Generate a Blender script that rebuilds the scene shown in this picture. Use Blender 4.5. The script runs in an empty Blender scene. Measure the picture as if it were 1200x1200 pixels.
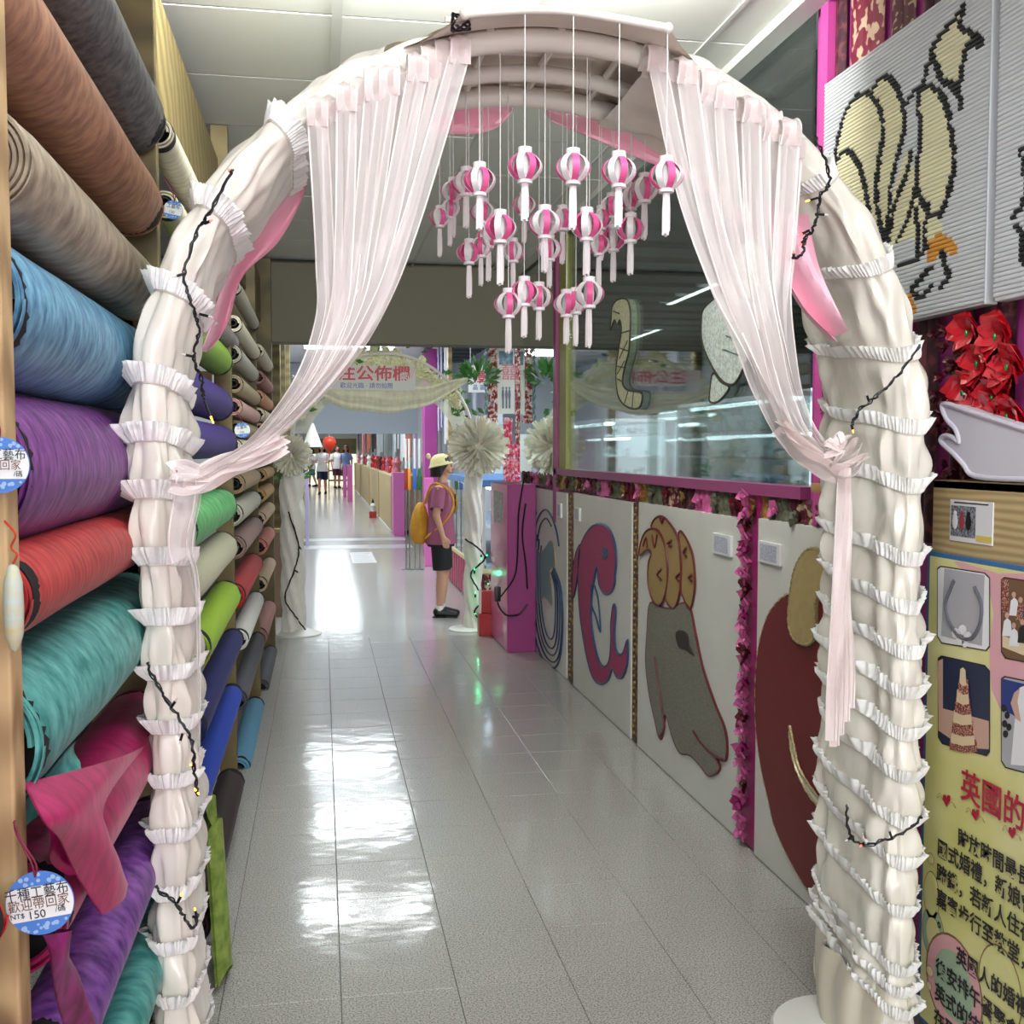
import bpy, bmesh, math, random
from mathutils import Vector, Matrix, noise
sin, cos, pi, sqrt, tan, atan2 = math.sin, math.cos, math.pi, math.sqrt, math.tan, math.atan2
scn = bpy.context.scene
COL = scn.collection
random.seed(7)

# ---------------------------------------------------------------- camera
F = 1250.0
PITCH = math.atan(72.0 / F)
YAW = math.atan(223.0 / F * cos(PITCH))
CAM = Vector((0, 0, 1.41))
fwd = Vector((sin(YAW) * cos(PITCH), cos(YAW) * cos(PITCH), -sin(PITCH)))
rgt = Vector((cos(YAW), -sin(YAW), 0))
upv = rgt.cross(fwd)
cd = bpy.data.cameras.new('camera')
cam = bpy.data.objects.new('camera', cd)
COL.objects.link(cam)
M3 = Matrix((rgt, upv, -fwd)).transposed()
cam.matrix_world = Matrix.Translation(CAM) @ M3.to_4x4()
cd.sensor_width = 36.0
cd.lens = F / 1200.0 * 36.0
cd.clip_start = 0.05
cd.clip_end = 200
scn.camera = cam
# ---------------------------------------------------------------- world, exposure
scn.view_settings.view_transform = 'Standard'
scn.view_settings.look = 'None'
scn.view_settings.gamma = 1.0
scn.view_settings.use_curve_mapping = False
scn.view_settings.exposure = 0.0
w = bpy.data.worlds.new('world')
scn.world = w
w.use_nodes = True
w.node_tree.nodes['Background'].inputs[0].default_value = (0.80, 0.90, 1.0, 1)
w.node_tree.nodes['Background'].inputs[1].default_value = 1.25


def area(name, loc, sx, sy, power, rot=(0, 0, 0), col=(1, 1, 1)):
    l = bpy.data.lights.new(name, 'AREA')
    l.shape = 'RECTANGLE'
    l.size, l.size_y = sx, sy
    l.energy = power
    l.color = col
    o = bpy.data.objects.new(name, l)
    o.location = loc
    o.rotation_euler = rot
    COL.objects.link(o)
    return o


# the fluorescent troffers of the ceiling (fixtures are built below at the same places)
CEIL = 2.75
NEAR_LIGHTS = [(0.36, 1.1), (0.36, -0.9), (0.36, -3.3)]
FAR_LIGHTS = [(0.36, y) for y in (9.5, 11.8, 14.0, 19.0, 22.0, 26.0, 30.0, 35.0, 40.0)]
for (x, y) in NEAR_LIGHTS:
    area('ceiling_lamp', (x, y, CEIL - 0.06), 1.1, 0.5, 20, col=(0.95, 1.0, 0.97))
for (x, y) in FAR_LIGHTS:
    area('ceiling_lamp', (x, y, CEIL - 0.06), 1.1, 0.5, 34, col=(0.90, 0.97, 1.0))
ROOM_LIGHTS = [(2.4, 4.4), (2.9, 8.2), (3.4, 11.2)]
# added fill lamp past the arch, out of view, aimed down the aisle
AISLE_FILL = (0.42, 2.74, 2.675)
l_ = area('aisle_fill', AISLE_FILL, 1.5, 0.07, 56, col=(0.98, 1.0, 0.96))
l_.rotation_euler = Vector((0.02, 1, -0.12)).to_track_quat('-Z', 'Y').to_euler()
# added unseen fill panel behind the viewer, brightens the whole aisle
l_ = area('rear_fill', (0.5, -4.8, 1.5), 3.4, 2.2, 230, col=(0.97, 1.0, 0.98))
l_.rotation_euler = Vector((0, 1, 0.16)).to_track_quat('-Z', 'Y').to_euler()
for (x, y) in ROOM_LIGHTS:
    area('ceiling_lamp', (x, y, CEIL - 0.10), 0.05, 1.2, 60, col=(0.88, 0.98, 1.0))


def W(px, py, X=None, Y=None, Z=None):
    """point of a world plane seen at a place of the 1200 px survey frame"""
    d = fwd * F + rgt * (px - 600.0) + upv * (600.0 - py)
    if X is not None:
        t = (X - CAM.x) / d.x
    elif Y is not None:
        t = (Y - CAM.y) / d.y
    else:
        t = (Z - CAM.z) / d.z
    return CAM + d * t


# ---------------------------------------------------------------- mesh helpers
def V(*a):
    return Vector(a)


ORIG = {}


class MB:
    def __init__(s):
        s.v, s.f, s.m = [], [], []

    def add(s, vs, fs, m=0):
        b = len(s.v)
        s.v += [tuple(p) for p in vs]
        for f in fs:
            s.f.append(tuple(i + b for i in f))
            s.m.append(m)
        return s

    def box(s, lo, hi, m=0):
        x0, y0, z0 = lo
        x1, y1, z1 = hi
        vs = [(x0, y0, z0), (x1, y0, z0), (x1, y1, z0), (x0, y1, z0), (x0, y0, z1), (x1, y0, z1), (x1, y1, z1), (x0, y1, z1)]
        return s.add(vs, [(0, 3, 2, 1), (4, 5, 6, 7), (0, 1, 5, 4), (1, 2, 6, 5), (2, 3, 7, 6), (3, 0, 4, 7)], m)

    def bbox(s, lo, hi, b=0.004, m=0):
        """box with chamfered edges"""
        bm = bmesh.new()
        bmesh.ops.create_cube(bm, size=1)
        for v in bm.verts:
            v.co = Vector([(lo[i] + hi[i]) / 2 + v.co[i] * (hi[i] - lo[i]) for i in range(3)])
        bmesh.ops.bevel(bm, geom=list(bm.edges), offset=b, segments=2, affect='EDGES', profile=0.5)
        bm.verts.index_update()
        s.add([v.co for v in bm.verts], [[v.index for v in f.verts] for f in bm.faces], m)
        bm.free()
        return s

    def tube(s, pts, r, seg=8, m=0, caps=True, closed=False):
        pts = [Vector(p) for p in pts]
        n = len(pts)
        rr = r if isinstance(r, (list, tuple)) else [r] * n
        t0 = (pts[1] - pts[0]).normalized()
        up = Vector((0, 0, 1)) if abs(t0.z) < 0.9 else Vector((1, 0, 0))
        nrm = t0.cross(up).normalized()
        vs = []
        for i in range(n):
            if closed:
                t = (pts[(i + 1) % n] - pts[i - 1])
            else:
                t = pts[min(i + 1, n - 1)] - pts[max(i - 1, 0)]
            if t.length < 1e-9:
                t = t0
            t = t.normalized()
            nrm = (nrm - t * nrm.dot(t))
            if nrm.length < 1e-6:
                nrm = t.orthogonal()
            nrm.normalize()
            b = t.cross(nrm)
            for k in range(seg):
                a = 2 * pi * k / seg
                vs.append(pts[i] + (nrm * cos(a) + b * sin(a)) * rr[i])
        fs = []
        for i in range(n if closed else n - 1):
            j = (i + 1) % n
            for k in range(seg):
                k2 = (k + 1) % seg
                fs.append((i * seg + k, i * seg + k2, j * seg + k2, j * seg + k))
        if caps and not closed:
            fs.append(tuple(range(seg - 1, -1, -1)))
            fs.append(tuple((n - 1) * seg + k for k in range(seg)))
        return s.add(vs, fs, m)

    def lathe(s, prof, seg=16, c=(0, 0, 0), axis='Z', m=0):
        """prof: [(r, h)...] about an axis through c"""
        vs = []
        for (r, h) in prof:
            for k in range(seg):
                a = 2 * pi * k / seg
                x, y = r * cos(a), r * sin(a)
                p = {'Z': (x, y, h), 'Y': (y, h, x), 'X': (h, x, y)}[axis]
                vs.append((p[0] + c[0], p[1] + c[1], p[2] + c[2]))
        n = len(prof)
        fs = []
        for i in range(n - 1):
            for k in range(seg):
                k2 = (k + 1) % seg
                fs.append((i * seg + k, i * seg + k2, (i + 1) * seg + k2, (i + 1) * seg + k))
        if prof[0][0] > 1e-5:
            fs.append(tuple(range(seg - 1, -1, -1)))
        if prof[-1][0] > 1e-5:
            fs.append(tuple((n - 1) * seg + k for k in range(seg)))
        return s.add(vs, fs, m)

    def ball(s, c, r, seg=12, m=0, rot=None):
        if not isinstance(r, (tuple, list)):
            r = (r, r, r)
        rings = max(4, seg // 2)
        vs = []
        for i in range(rings + 1):
            t = pi * i / rings
            for k in range(seg):
                a = 2 * pi * k / seg
                p = Vector((r[0] * sin(t) * cos(a), r[1] * sin(t) * sin(a), r[2] * cos(t)))
                if rot is not None:
                    p = rot @ p
                vs.append(p + Vector(c))
        fs = []
        for i in range(rings):
            for k in range(seg):
                k2 = (k + 1) % seg
                fs.append((i * seg + k, (i + 1) * seg + k, (i + 1) * seg + k2, i * seg + k2))
        return s.add(vs, fs, m)

    def grid(s, fn, nu, nv, m=0, cu=False):
        vs = [fn(i / nu, j / nv) for i in range(nu + 1) for j in range(nv + 1)]
        fs = []
        for i in range(nu):
            for j in range(nv):
                a = i * (nv + 1) + j
                fs.append((a, a + 1, a + nv + 2, a + nv + 1))
        return s.add(vs, fs, m)

    def prism(s, poly, d, m=0):
        """closed planar polygon swept by vector d"""
        n = len(poly)
        d = Vector(d)
        vs = [Vector(p) for p in poly] + [Vector(p) + d for p in poly]
        fs = [tuple(range(n - 1, -1, -1)), tuple(range(n, 2 * n))]
        fs += [(i, (i + 1) % n, n + (i + 1) % n, n + i) for i in range(n)]
        return s.add(vs, fs, m)

    def mesh(s, name, mats, off=None, smooth=True, fix=False):
        me = bpy.data.meshes.new(name)
        vs = s.v if off is None else [(a - off[0], b - off[1], c - off[2]) for a, b, c in s.v]
        me.from_pydata(vs, [], s.f)
        if not isinstance(mats, (list, tuple)):
            mats = [mats]
        for m in mats:
            me.materials.append(m)
        me.polygons.foreach_set('material_index', s.m)
        if fix:
            bm = bmesh.new()
            bm.from_mesh(me)
            bmesh.ops.remove_doubles(bm, verts=bm.verts, dist=1e-5)
            bmesh.ops.recalc_face_normals(bm, faces=bm.faces)
            bm.to_mesh(me)
            bm.free()
        if smooth:
            me.polygons.foreach_set('use_smooth', [True] * len(me.polygons))
            try:
                me.set_sharp_from_angle(angle=math.radians(38))
            except Exception:
                pass
        me.update()
        return me

    def build(s, name, mats, parent=None, smooth=True, fix=False, origin=None):
        if parent is not None:
            off = ORIG.get(parent.name, Vector((0, 0, 0)))
        elif origin is not None:
            off = Vector(origin)
        elif s.v:
            xs = [p[0] for p in s.v]; ys = [p[1] for p in s.v]; zs = [p[2] for p in s.v]
            off = Vector(((min(xs) + max(xs)) / 2, (min(ys) + max(ys)) / 2, min(zs)))
        else:
            off = Vector((0, 0, 0))
        o = bpy.data.objects.new(name, s.mesh(name, mats, off, smooth, fix))
        COL.objects.link(o)
        if parent is not None:
            o.parent = parent
        else:
            o.location = off
        ORIG[o.name] = off
        return o


def tag(o, label=None, cat=None, group=None, kind=None):
    if label: o['label'] = label
    if cat: o['category'] = cat
    if group: o['group'] = group
    if kind: o['kind'] = kind
    return o


def thing(name, label, cat, loc=(0, 0, 0), group=None):
    o = bpy.data.objects.new(name, None)
    o.empty_display_size = 0.05
    COL.objects.link(o)
    o.location = loc
    ORIG[o.name] = Vector(loc)
    return tag(o, label, cat, group)


def copy_tree(o, parent=None):
    c = o.copy()
    COL.objects.link(c)
    if parent is not None:
        c.parent = parent
    for ch in o.children:
        copy_tree(ch, c)
    return c


def instance(mesh, name, parent, loc=(0, 0, 0), rot=(0, 0, 0), sc=(1, 1, 1)):
    """object at world loc sharing mesh data, child of parent (parents are only translated)"""
    o = bpy.data.objects.new(name, mesh)
    COL.objects.link(o)
    off = ORIG.get(parent.name, Vector((0, 0, 0))) if parent is not None else Vector((0, 0, 0))
    o.parent = parent
    o.location = Vector(loc) - off
    o.rotation_euler = rot
    o.scale = sc
    return o


def smoothline(pts, n=8, closed=False):
    """Catmull-Rom"""
    P = [Vector(p) for p in pts]
    m = len(P)
    out = []
    rng = range(m) if closed else range(m - 1)
    for i in rng:
        p0 = P[(i - 1) % m] if closed or i > 0 else P[0]
        p1 = P[i]
        p2 = P[(i + 1) % m]
        p3 = P[(i + 2) % m] if closed or i + 2 < m else P[-1]
        for k in range(n):
            t = k / n
            out.append(0.5 * ((2 * p1) + (p2 - p0) * t + (2 * p0 - 5 * p1 + 4 * p2 - p3) * t * t + (3 * p1 - p0 - 3 * p2 + p3) * t ** 3))
    if not closed:
        out.append(P[-1])
    return out


def text_mesh(body, size, parent, loc, basis, mat, name='lettering', depth=0.0006, align='LEFT', sx=1.0, bold=0.0):
    """flat print: basis = (right, up) world vectors"""
    cu = bpy.data.curves.new(name, 'FONT')
    cu.body = body
    cu.size = size
    cu.extrude = depth
    cu.offset = bold
    cu.align_x = align
    cu.resolution_u = 3
    tmp = bpy.data.objects.new('tmp_text', cu)
    COL.objects.link(tmp)
    bpy.context.view_layer.update()
    me = bpy.data.meshes.new_from_object(tmp.evaluated_get(bpy.context.evaluated_depsgraph_get()))
    bpy.data.objects.remove(tmp)
    bpy.data.curves.remove(cu)
    me.name = name
    R, U = Vector(basis[0]).normalized(), Vector(basis[1]).normalized()
    N = R.cross(U)
    off = ORIG.get(parent.name, Vector((0, 0, 0)))
    L = Vector(loc) - off
    for v in me.vertices:
        c = v.co
        v.co = L + R * c.x * sx + U * c.y + N * c.z
    me.materials.clear()
    me.materials.append(mat)
    o = bpy.data.objects.new(name, me)
    COL.objects.link(o)
    o.parent = parent
    ORIG[o.name] = off
    return o


# ---------------------------------------------------------------- materials
MC = {}


def lin(c):
    return tuple((x / 12.92 if x <= 0.04045 else ((x + 0.055) / 1.055) ** 2.4) for x in [v / 255.0 for v in c[:3]]) + (1,)


def mat(name, col, rough=0.6, spec=0.5, metal=0, emit=0, alpha=1, sheen=0, coat=0, trans=0, var=0, vscale=(30, 30, 30), col2=None, bump=0, bscale=None, bdist=0.002, detail=3, vlo=0.35, vhi=0.65, subs=0, rvar=0):
    """principled with optional noise variation; colours given as sRGB 0-255"""
    if name in MC:
        return MC[name]
    m = bpy.data.materials.new(name)
    m.use_nodes = True
    nt = m.node_tree
    b = nt.nodes['Principled BSDF']
    c = lin(col)
    b.inputs['Base Color'].default_value = c
    b.inputs['Roughness'].default_value = rough
    b.inputs['Specular IOR Level'].default_value = spec
    b.inputs['Metallic'].default_value = metal
    b.inputs['Alpha'].default_value = alpha
    b.inputs['Transmission Weight'].default_value = trans
    b.inputs['Coat Weight'].default_value = coat
    if sheen:
        b.inputs['Sheen Weight'].default_value = sheen
        b.inputs['Sheen Roughness'].default_value = 0.35
        b.inputs['Sheen Tint'].default_value = tuple(min(1, x * 1.2 + 0.25) for x in c[:3]) + (1,)
    if subs:
        b.inputs['Subsurface Weight'].default_value = subs
        b.inputs['Subsurface Radius'].default_value = (0.02, 0.012, 0.008)
    if emit:
        b.inputs['Emission Color'].default_value = c
        b.inputs['Emission Strength'].default_value = emit
    if var or bump:
        tc = nt.nodes.new('ShaderNodeTexCoord')

        def nz(scale):
            mp = nt.nodes.new('ShaderNodeMapping')
            mp.inputs['Scale'].default_value = scale
            nt.links.new(tc.outputs['Object'], mp.inputs[0])
            n = nt.nodes.new('ShaderNodeTexNoise')
            n.inputs['Scale'].default_value = 1.0
            n.inputs['Detail'].default_value = detail
            nt.links.new(mp.outputs[0], n.inputs['Vector'])
            return n
        n = nz(vscale)
        if var:
            r = nt.nodes.new('ShaderNodeValToRGB')
            c2 = lin(col2) if col2 else tuple(min(1, x * (1 + var)) for x in c[:3]) + (1,)
            c1 = c if col2 else tuple(x * (1 - var) for x in c[:3]) + (1,)
            r.color_ramp.elements[0].position = vlo
            r.color_ramp.elements[1].position = vhi
            r.color_ramp.elements[0].color = c1
            r.color_ramp.elements[1].color = c2
            nt.links.new(n.outputs['Fac'], r.inputs[0])
            nt.links.new(r.outputs[0], b.inputs['Base Color'])
        if rvar:
            mr = nt.nodes.new('ShaderNodeMapRange')
            mr.inputs[1].default_value = 0.3
            mr.inputs[2].default_value = 0.7
            mr.inputs[3].default_value = max(0.02, rough - rvar)
            mr.inputs[4].default_value = rough + rvar
            nt.links.new(n.outputs['Fac'], mr.inputs[0])
            nt.links.new(mr.outputs[0], b.inputs['Roughness'])
        if bump:
            nb = nz(bscale) if bscale else n
            bp = nt.nodes.new('ShaderNodeBump')
            bp.inputs['Strength'].default_value = bump
            bp.inputs['Distance'].default_value = bdist
            nt.links.new(nb.outputs['Fac'], bp.inputs['Height'])
            nt.links.new(bp.outputs[0], b.inputs['Normal'])
    MC[name] = m
    return m


def wood(name, col, col2, scale=(3, 3, 3), rough=0.55, dist=6.0, wscale=2.2):
    if name in MC:
        return MC[name]
    m = bpy.data.materials.new(name)
    m.use_nodes = True
    nt = m.node_tree
    b = nt.nodes['Principled BSDF']
    b.inputs['Roughness'].default_value = rough
    tc = nt.nodes.new('ShaderNodeTexCoord')
    mp = nt.nodes.new('ShaderNodeMapping')
    mp.inputs['Scale'].default_value = scale
    nt.links.new(tc.outputs['Object'], mp.inputs[0])
    wv = nt.nodes.new('ShaderNodeTexWave')
    wv.wave_type = 'RINGS'
    wv.inputs['Scale'].default_value = wscale
    wv.inputs['Distortion'].default_value = dist
    wv.inputs['Detail'].default_value = 2
    wv.inputs['Detail Scale'].default_value = 0.8
    nt.links.new(mp.outputs[0], wv.inputs['Vector'])
    r = nt.nodes.new('ShaderNodeValToRGB')
    r.color_ramp.elements[0].color = lin(col)
    r.color_ramp.elements[1].color = lin(col2)
    r.color_ramp.elements[0].position = 0.1
    nt.links.new(wv.outputs['Fac'], r.inputs[0])
    nt.links.new(r.outputs[0], b.inputs['Base Color'])
    MC[name] = m
    return m


def glass_mat(name, fac=0.12, tint=(0.92, 0.97, 0.96), rough=0.0):
    if name in MC:
        return MC[name]
    m = bpy.data.materials.new(name)
    m.use_nodes = True
    nt = m.node_tree
    nt.nodes.remove(nt.nodes['Principled BSDF'])
    out = nt.nodes['Material Output']
    t = nt.nodes.new('ShaderNodeBsdfTransparent')
    t.inputs[0].default_value = tint + (1,)
    g = nt.nodes.new('ShaderNodeBsdfGlossy')
    g.inputs['Roughness'].default_value = rough
    g.inputs[0].default_value = (1, 1, 1, 1)
    fr = nt.nodes.new('ShaderNodeFresnel')
    fr.inputs[0].default_value = 1.5
    ma = nt.nodes.new('ShaderNodeMath')
    ma.operation = 'MULTIPLY_ADD'
    ma.inputs[1].default_value = 0.8
    ma.inputs[2].default_value = fac
    ma.use_clamp = True
    nt.links.new(fr.outputs[0], ma.inputs[0])
    mx = nt.nodes.new('ShaderNodeMixShader')
    nt.links.new(ma.outputs[0], mx.inputs[0])
    nt.links.new(t.outputs[0], mx.inputs[1])
    nt.links.new(g.outputs[0], mx.inputs[2])
    nt.links.new(mx.outputs[0], out.inputs[0])
    MC[name] = m
    return m


m_white = mat('white_paint', (226, 226, 220), 0.45)
m_board = mat('white_board', (214, 214, 208), 0.4, var=0.04, vscale=(3, 3, 3))
m_black = mat('black_plastic', (18, 18, 20), 0.45)
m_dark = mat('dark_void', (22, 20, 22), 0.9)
m_steel = mat('steel', (165, 168, 172), 0.3, metal=0.9)
m_pinkp = mat('pink_paint', (196, 72, 150), 0.35, coat=0.3)
m_magenta = mat('magenta_paint', (150, 52, 118), 0.4)
m_pinkl = mat('light_pink_paint', (232, 120, 196), 0.4)
m_wood = wood('green_stained_wood', (92, 80, 48), (120, 106, 66), scale=(1.5, 1.5, 1.2), dist=9.0, wscale=2.6)
m_wood2 = wood('pale_pine', (196, 174, 128), (164, 140, 96), scale=(4, 1.0, 6), dist=3.0, wscale=3.0)
m_wood3 = wood('post_pine', (190, 162, 116), (150, 122, 82), scale=(8, 8, 0.8), dist=3.0, wscale=3.0)
# ================================================================ SETTING
# floor ---------------------------------------------------------------
def floor_material():
    m = bpy.data.materials.new('speckled_vinyl')
    m.use_nodes = True
    nt = m.node_tree
    b = nt.nodes['Principled BSDF']
    tc = nt.nodes.new('ShaderNodeTexCoord')
    geo = nt.nodes.new('ShaderNodeNewGeometry')
    n1 = nt.nodes.new('ShaderNodeTexNoise')
    n1.inputs['Scale'].default_value = 210
    n1.inputs['Detail'].default_value = 4
    nt.links.new(geo.outputs['Position'], n1.inputs['Vector'])
    r = nt.nodes.new('ShaderNodeValToRGB')
    e = r.color_ramp.elements
    e[0].position = 0.36
    e[0].color = lin((122, 121, 117))
    e[1].position = 0.58
    e[1].color = lin((196, 195, 188))
    nt.links.new(n1.outputs['Fac'], r.inputs[0])
    n2 = nt.nodes.new('ShaderNodeTexNoise')
    n2.inputs['Scale'].default_value = 1.6
    n2.inputs['Detail'].default_value = 3
    nt.links.new(geo.outputs['Position'], n2.inputs['Vector'])
    mr = nt.nodes.new('ShaderNodeMapRange')
    mr.inputs[3].default_value = 0.94
    mr.inputs[4].default_value = 1.05
    nt.links.new(n2.outputs['Fac'], mr.inputs[0])
    mx = nt.nodes.new('ShaderNodeVectorMath')
    mx.operation = 'SCALE'
    nt.links.new(r.outputs[0], mx.inputs[0])
    nt.links.new(mr.outputs[0], mx.inputs['Scale'])
    nt.links.new(mx.outputs[0], b.inputs['Base Color'])
    b.inputs['Roughness'].default_value = 0.45
    b.inputs['Specular IOR Level'].default_value = 0.4
    b.inputs['Coat Weight'].default_value = 0.8
    b.inputs['Coat Roughness'].default_value = 0.11
    n3 = nt.nodes.new('ShaderNodeTexNoise')
    n3.inputs['Scale'].default_value = 9
    n3.inputs['Detail'].default_value = 2
    nt.links.new(geo.outputs['Position'], n3.inputs['Vector'])
    bp = nt.nodes.new('ShaderNodeBump')
    bp.inputs['Strength'].default_value = 0.16
    bp.inputs['Distance'].default_value = 0.01
    nt.links.new(n3.outputs['Fac'], bp.inputs['Height'])
    nt.links.new(bp.outputs[0], b.inputs['Coat Normal'])
    return m


m_floor = floor_material()
m_joint = mat('floor_joint', (116, 114, 108), 0.7)
fl = MB().box((-3.0, -5, -0.12), (6.5, 8.2, -0.004)).build('floor', m_joint, smooth=False, origin=(0, 0, 0))
tag(fl, kind='structure')
# far floor, where joints are too fine to tell apart
MB().box((-3.0, 8.05, -0.11), (6.5, 46, 0.0)).build('floor_sheet', m_floor, fl, smooth=False)
TW = 0.302
tile_me = MB().bbox((-TW / 2 + 0.0009, -TW / 2 + 0.0009, -0.01), (TW / 2 - 0.0009, TW / 2 - 0.0009, 0.0), 0.0012).mesh('tile', m_floor, smooth=False)
for j in range(0, 24):
    for i in range(-2, 6):
        instance(tile_me, 'tile', fl, (0.035 + TW * (i + 0.5), 0.90 + TW * (j + 0.5), random.uniform(-0.0004, 0)))
# the rest of the near floor, out of the way under racks and boards
MB().box((-3.0, -5, -0.02), (0.035 - 2 * TW, 8.05, -0.001)).box((0.035 + 6 * TW, -5, -0.02), (6.5, 8.05, -0.001)).box((0.035 - 2 * TW, -5, -0.02), (0.035 + 6 * TW, 0.9, -0.001)) \
    .box((0.035 - 2 * TW, 0.9 + 24 * TW, -0.02), (0.035 + 6 * TW, 8.05, -0.0005)).build('floor_sheet', m_floor, fl, smooth=False)

# ceiling -------------------------------------------------------------
m_ceil = mat('ceiling_board', (222, 224, 216), 0.85, var=0.02, vscale=(2, 2, 2))
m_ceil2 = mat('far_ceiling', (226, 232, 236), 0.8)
m_tbar = mat('ceiling_grid', (205, 207, 200), 0.5)
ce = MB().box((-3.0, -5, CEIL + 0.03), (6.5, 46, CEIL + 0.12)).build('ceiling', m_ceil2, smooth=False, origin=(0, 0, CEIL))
tag(ce, kind='structure')
pan_me = MB().bbox((-0.296, -0.296, 0.0), (0.296, 0.296, 0.02), 0.003).mesh('panel', m_ceil, smooth=False)
for i in range(-2, 3):
    for j in range(-1, 13):
        y = 0.42 + 0.6 * (j + 0.5)
        if y > 7.85:
            continue
        instance(pan_me, 'panel', ce, (0.06 + 0.6 * (i + 0.5) - 0.0, y, CEIL + random.uniform(0, 0.002)))
for i in range(-1, 3):
    wd = 0.016 if i == 0 else 0.007
    MB().box((0.06 + 0.6 * i - wd, -4.8, CEIL - 0.004), (0.06 + 0.6 * i + wd, 7.9, CEIL + 0.006)).build('grid_bar', m_tbar, ce, smooth=False)
MB().box((-3, -4.9, CEIL + 0.004), (-1.14, 7.9, CEIL + 0.03)).box((1.46, -4.9, CEIL + 0.004), (6.4, 46, CEIL + 0.03)).box((-1.14, -4.9, CEIL + 0.004), (1.86, -0.17, CEIL + 0.03)).build('panel_field', m_ceil, ce, smooth=False)
tr = MB().box((1.40, -4.8, CEIL - 0.03), (1.47, 7.9, CEIL + 0.004)).build('trim_1', m_tbar, smooth=False)
tag(tr, kind='structure')

# grey soffit beam across the aisle -------------------------------------
m_beam = mat('soffit_grey', (122, 118, 102), 0.7)
bz = W(480, 403, Y=7.9).z
bm_ = MB().box((-1.2, 7.9, bz), (1.62, 8.12, CEIL + 0.02)).build('trim_2', m_beam, smooth=False)
tag(bm_, kind='structure')

# walls ----------------------------------------------------------------
m_lwall = mat('left_partition', (150, 150, 146), 0.8)
m_pinkwall = mat('magenta_wall', (170, 62, 138), 0.55)
wl = MB().box((-1.2, -5, 0), (-1.1, 12, CEIL + 0.02)).build('wall_left', m_lwall, smooth=False)
tag(wl, kind='structure')
WX = 1.5
SILL = W(700, 553, X=WX).z
gy0 = W(953, 400, X=WX).y      # near end of the display window
gy1 = W(667, 500, X=WX).y      # far end of the big pane
ym0 = W(655, 500, X=WX).y
ym1 = W(611, 500, X=WX).y      # mirror panel
wr = MB()
wr.box((WX, -5, 0), (WX + 0.08, gy0, CEIL + 0.02))
wr.box((WX, gy0, 0), (WX + 0.08, ym1, SILL))
wr.build('wall_right', m_pinkwall, smooth=False)
tag(bpy.data.objects['wall_right'], kind='structure')

# window frame ---------------------------------------------------------
m_frame = mat('window_magenta', (146, 62, 112), 0.45)
m_olive = mat('olive_trim', (150, 150, 74), 0.5, var=0.1, vscale=(200, 200, 90))
wn = MB()
wn.box((WX - 0.035, ym0, SILL - 0.035), (WX + 0.02, gy0, SILL + 0.004))
wn.build('window_1', m_frame, smooth=False)
win = tag(bpy.data.objects['window_1'], kind='structure')
p0 = W(961, 350, X=WX - 0.03).y
MB().box((WX - 0.03, p0 - 0.022, 1.18), (WX + 0.03, p0 + 0.026, CEIL)).build('window_post', m_pinkp, win, smooth=False)
MB().box((WX - 0.02, W(663, 500, X=WX).y - 0.09, SILL), (WX + 0.02, W(663, 500, X=WX).y + 0.10, CEIL)).build('window_post', m_olive, win, smooth=False)
MB().box((WX - 0.035, ym0 - 0.06, 0.95), (WX + 0.02, ym0 + 0.02, CEIL)).build('window_post', m_frame, win, smooth=False)
MB().box((WX - 0.005, gy0 + 0.02, SILL), (WX + 0.003, gy1, CEIL - 0.0)).build('pane', glass_mat('window_glass', 0.03), win, smooth=False)
m_mirror = mat('mirror', (214, 222, 216), 0.03, metal=1.0)
MB().box((WX - 0.01, ym0 + 0.03, SILL - 0.05), (WX + 0.0, ym1, CEIL)).build('mirror_panel', m_mirror, win, smooth=False)

# showroom beyond the glass ----------------------------------------------
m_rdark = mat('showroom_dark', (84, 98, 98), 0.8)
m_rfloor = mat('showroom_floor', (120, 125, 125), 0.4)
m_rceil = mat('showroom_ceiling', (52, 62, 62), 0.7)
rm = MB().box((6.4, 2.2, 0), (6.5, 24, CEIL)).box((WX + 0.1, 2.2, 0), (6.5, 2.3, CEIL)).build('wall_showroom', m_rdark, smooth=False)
tag(rm, kind='structure')
rc = MB()
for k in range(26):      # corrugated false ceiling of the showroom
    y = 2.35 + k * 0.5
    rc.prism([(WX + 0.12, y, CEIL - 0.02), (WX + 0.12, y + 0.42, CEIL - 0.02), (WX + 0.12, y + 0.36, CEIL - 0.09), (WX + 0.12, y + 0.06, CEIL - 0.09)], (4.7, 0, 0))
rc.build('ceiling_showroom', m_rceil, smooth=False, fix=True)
tag(bpy.data.objects['ceiling_showroom'], kind='structure')
# ================================================================ LEFT RACK OF FABRIC ROLLS
m_core = mat('roll_core', (20, 19, 20), 0.6)
m_tubec = mat('cardboard_core', (92, 78, 66), 0.7)


def velvet(name, c, c2, s=(24, 56, 24), rough=0.5, sheen=0.12):
    return mat(name, c, rough, col2=c2, var=0.5, vscale=s, sheen=sheen, bump=0.35, bdist=0.002, detail=4, vlo=0.33, vhi=0.68)


def felt(name, c, sheen=0.15):
    return mat(name, c, 0.75, var=0.05, vscale=(60, 60, 60), sheen=sheen, bump=0.1, bdist=0.001)


def roll_shape(mid, half, c):
    a, h = math.radians(mid), math.radians(half)
    k = sin(h) / cos(a)
    r = k * c / (1 - k)
    x0 = -(c + r)
    z0 = 1.41 + (c + r) * tan(a)
    return x0, z0, r


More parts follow.
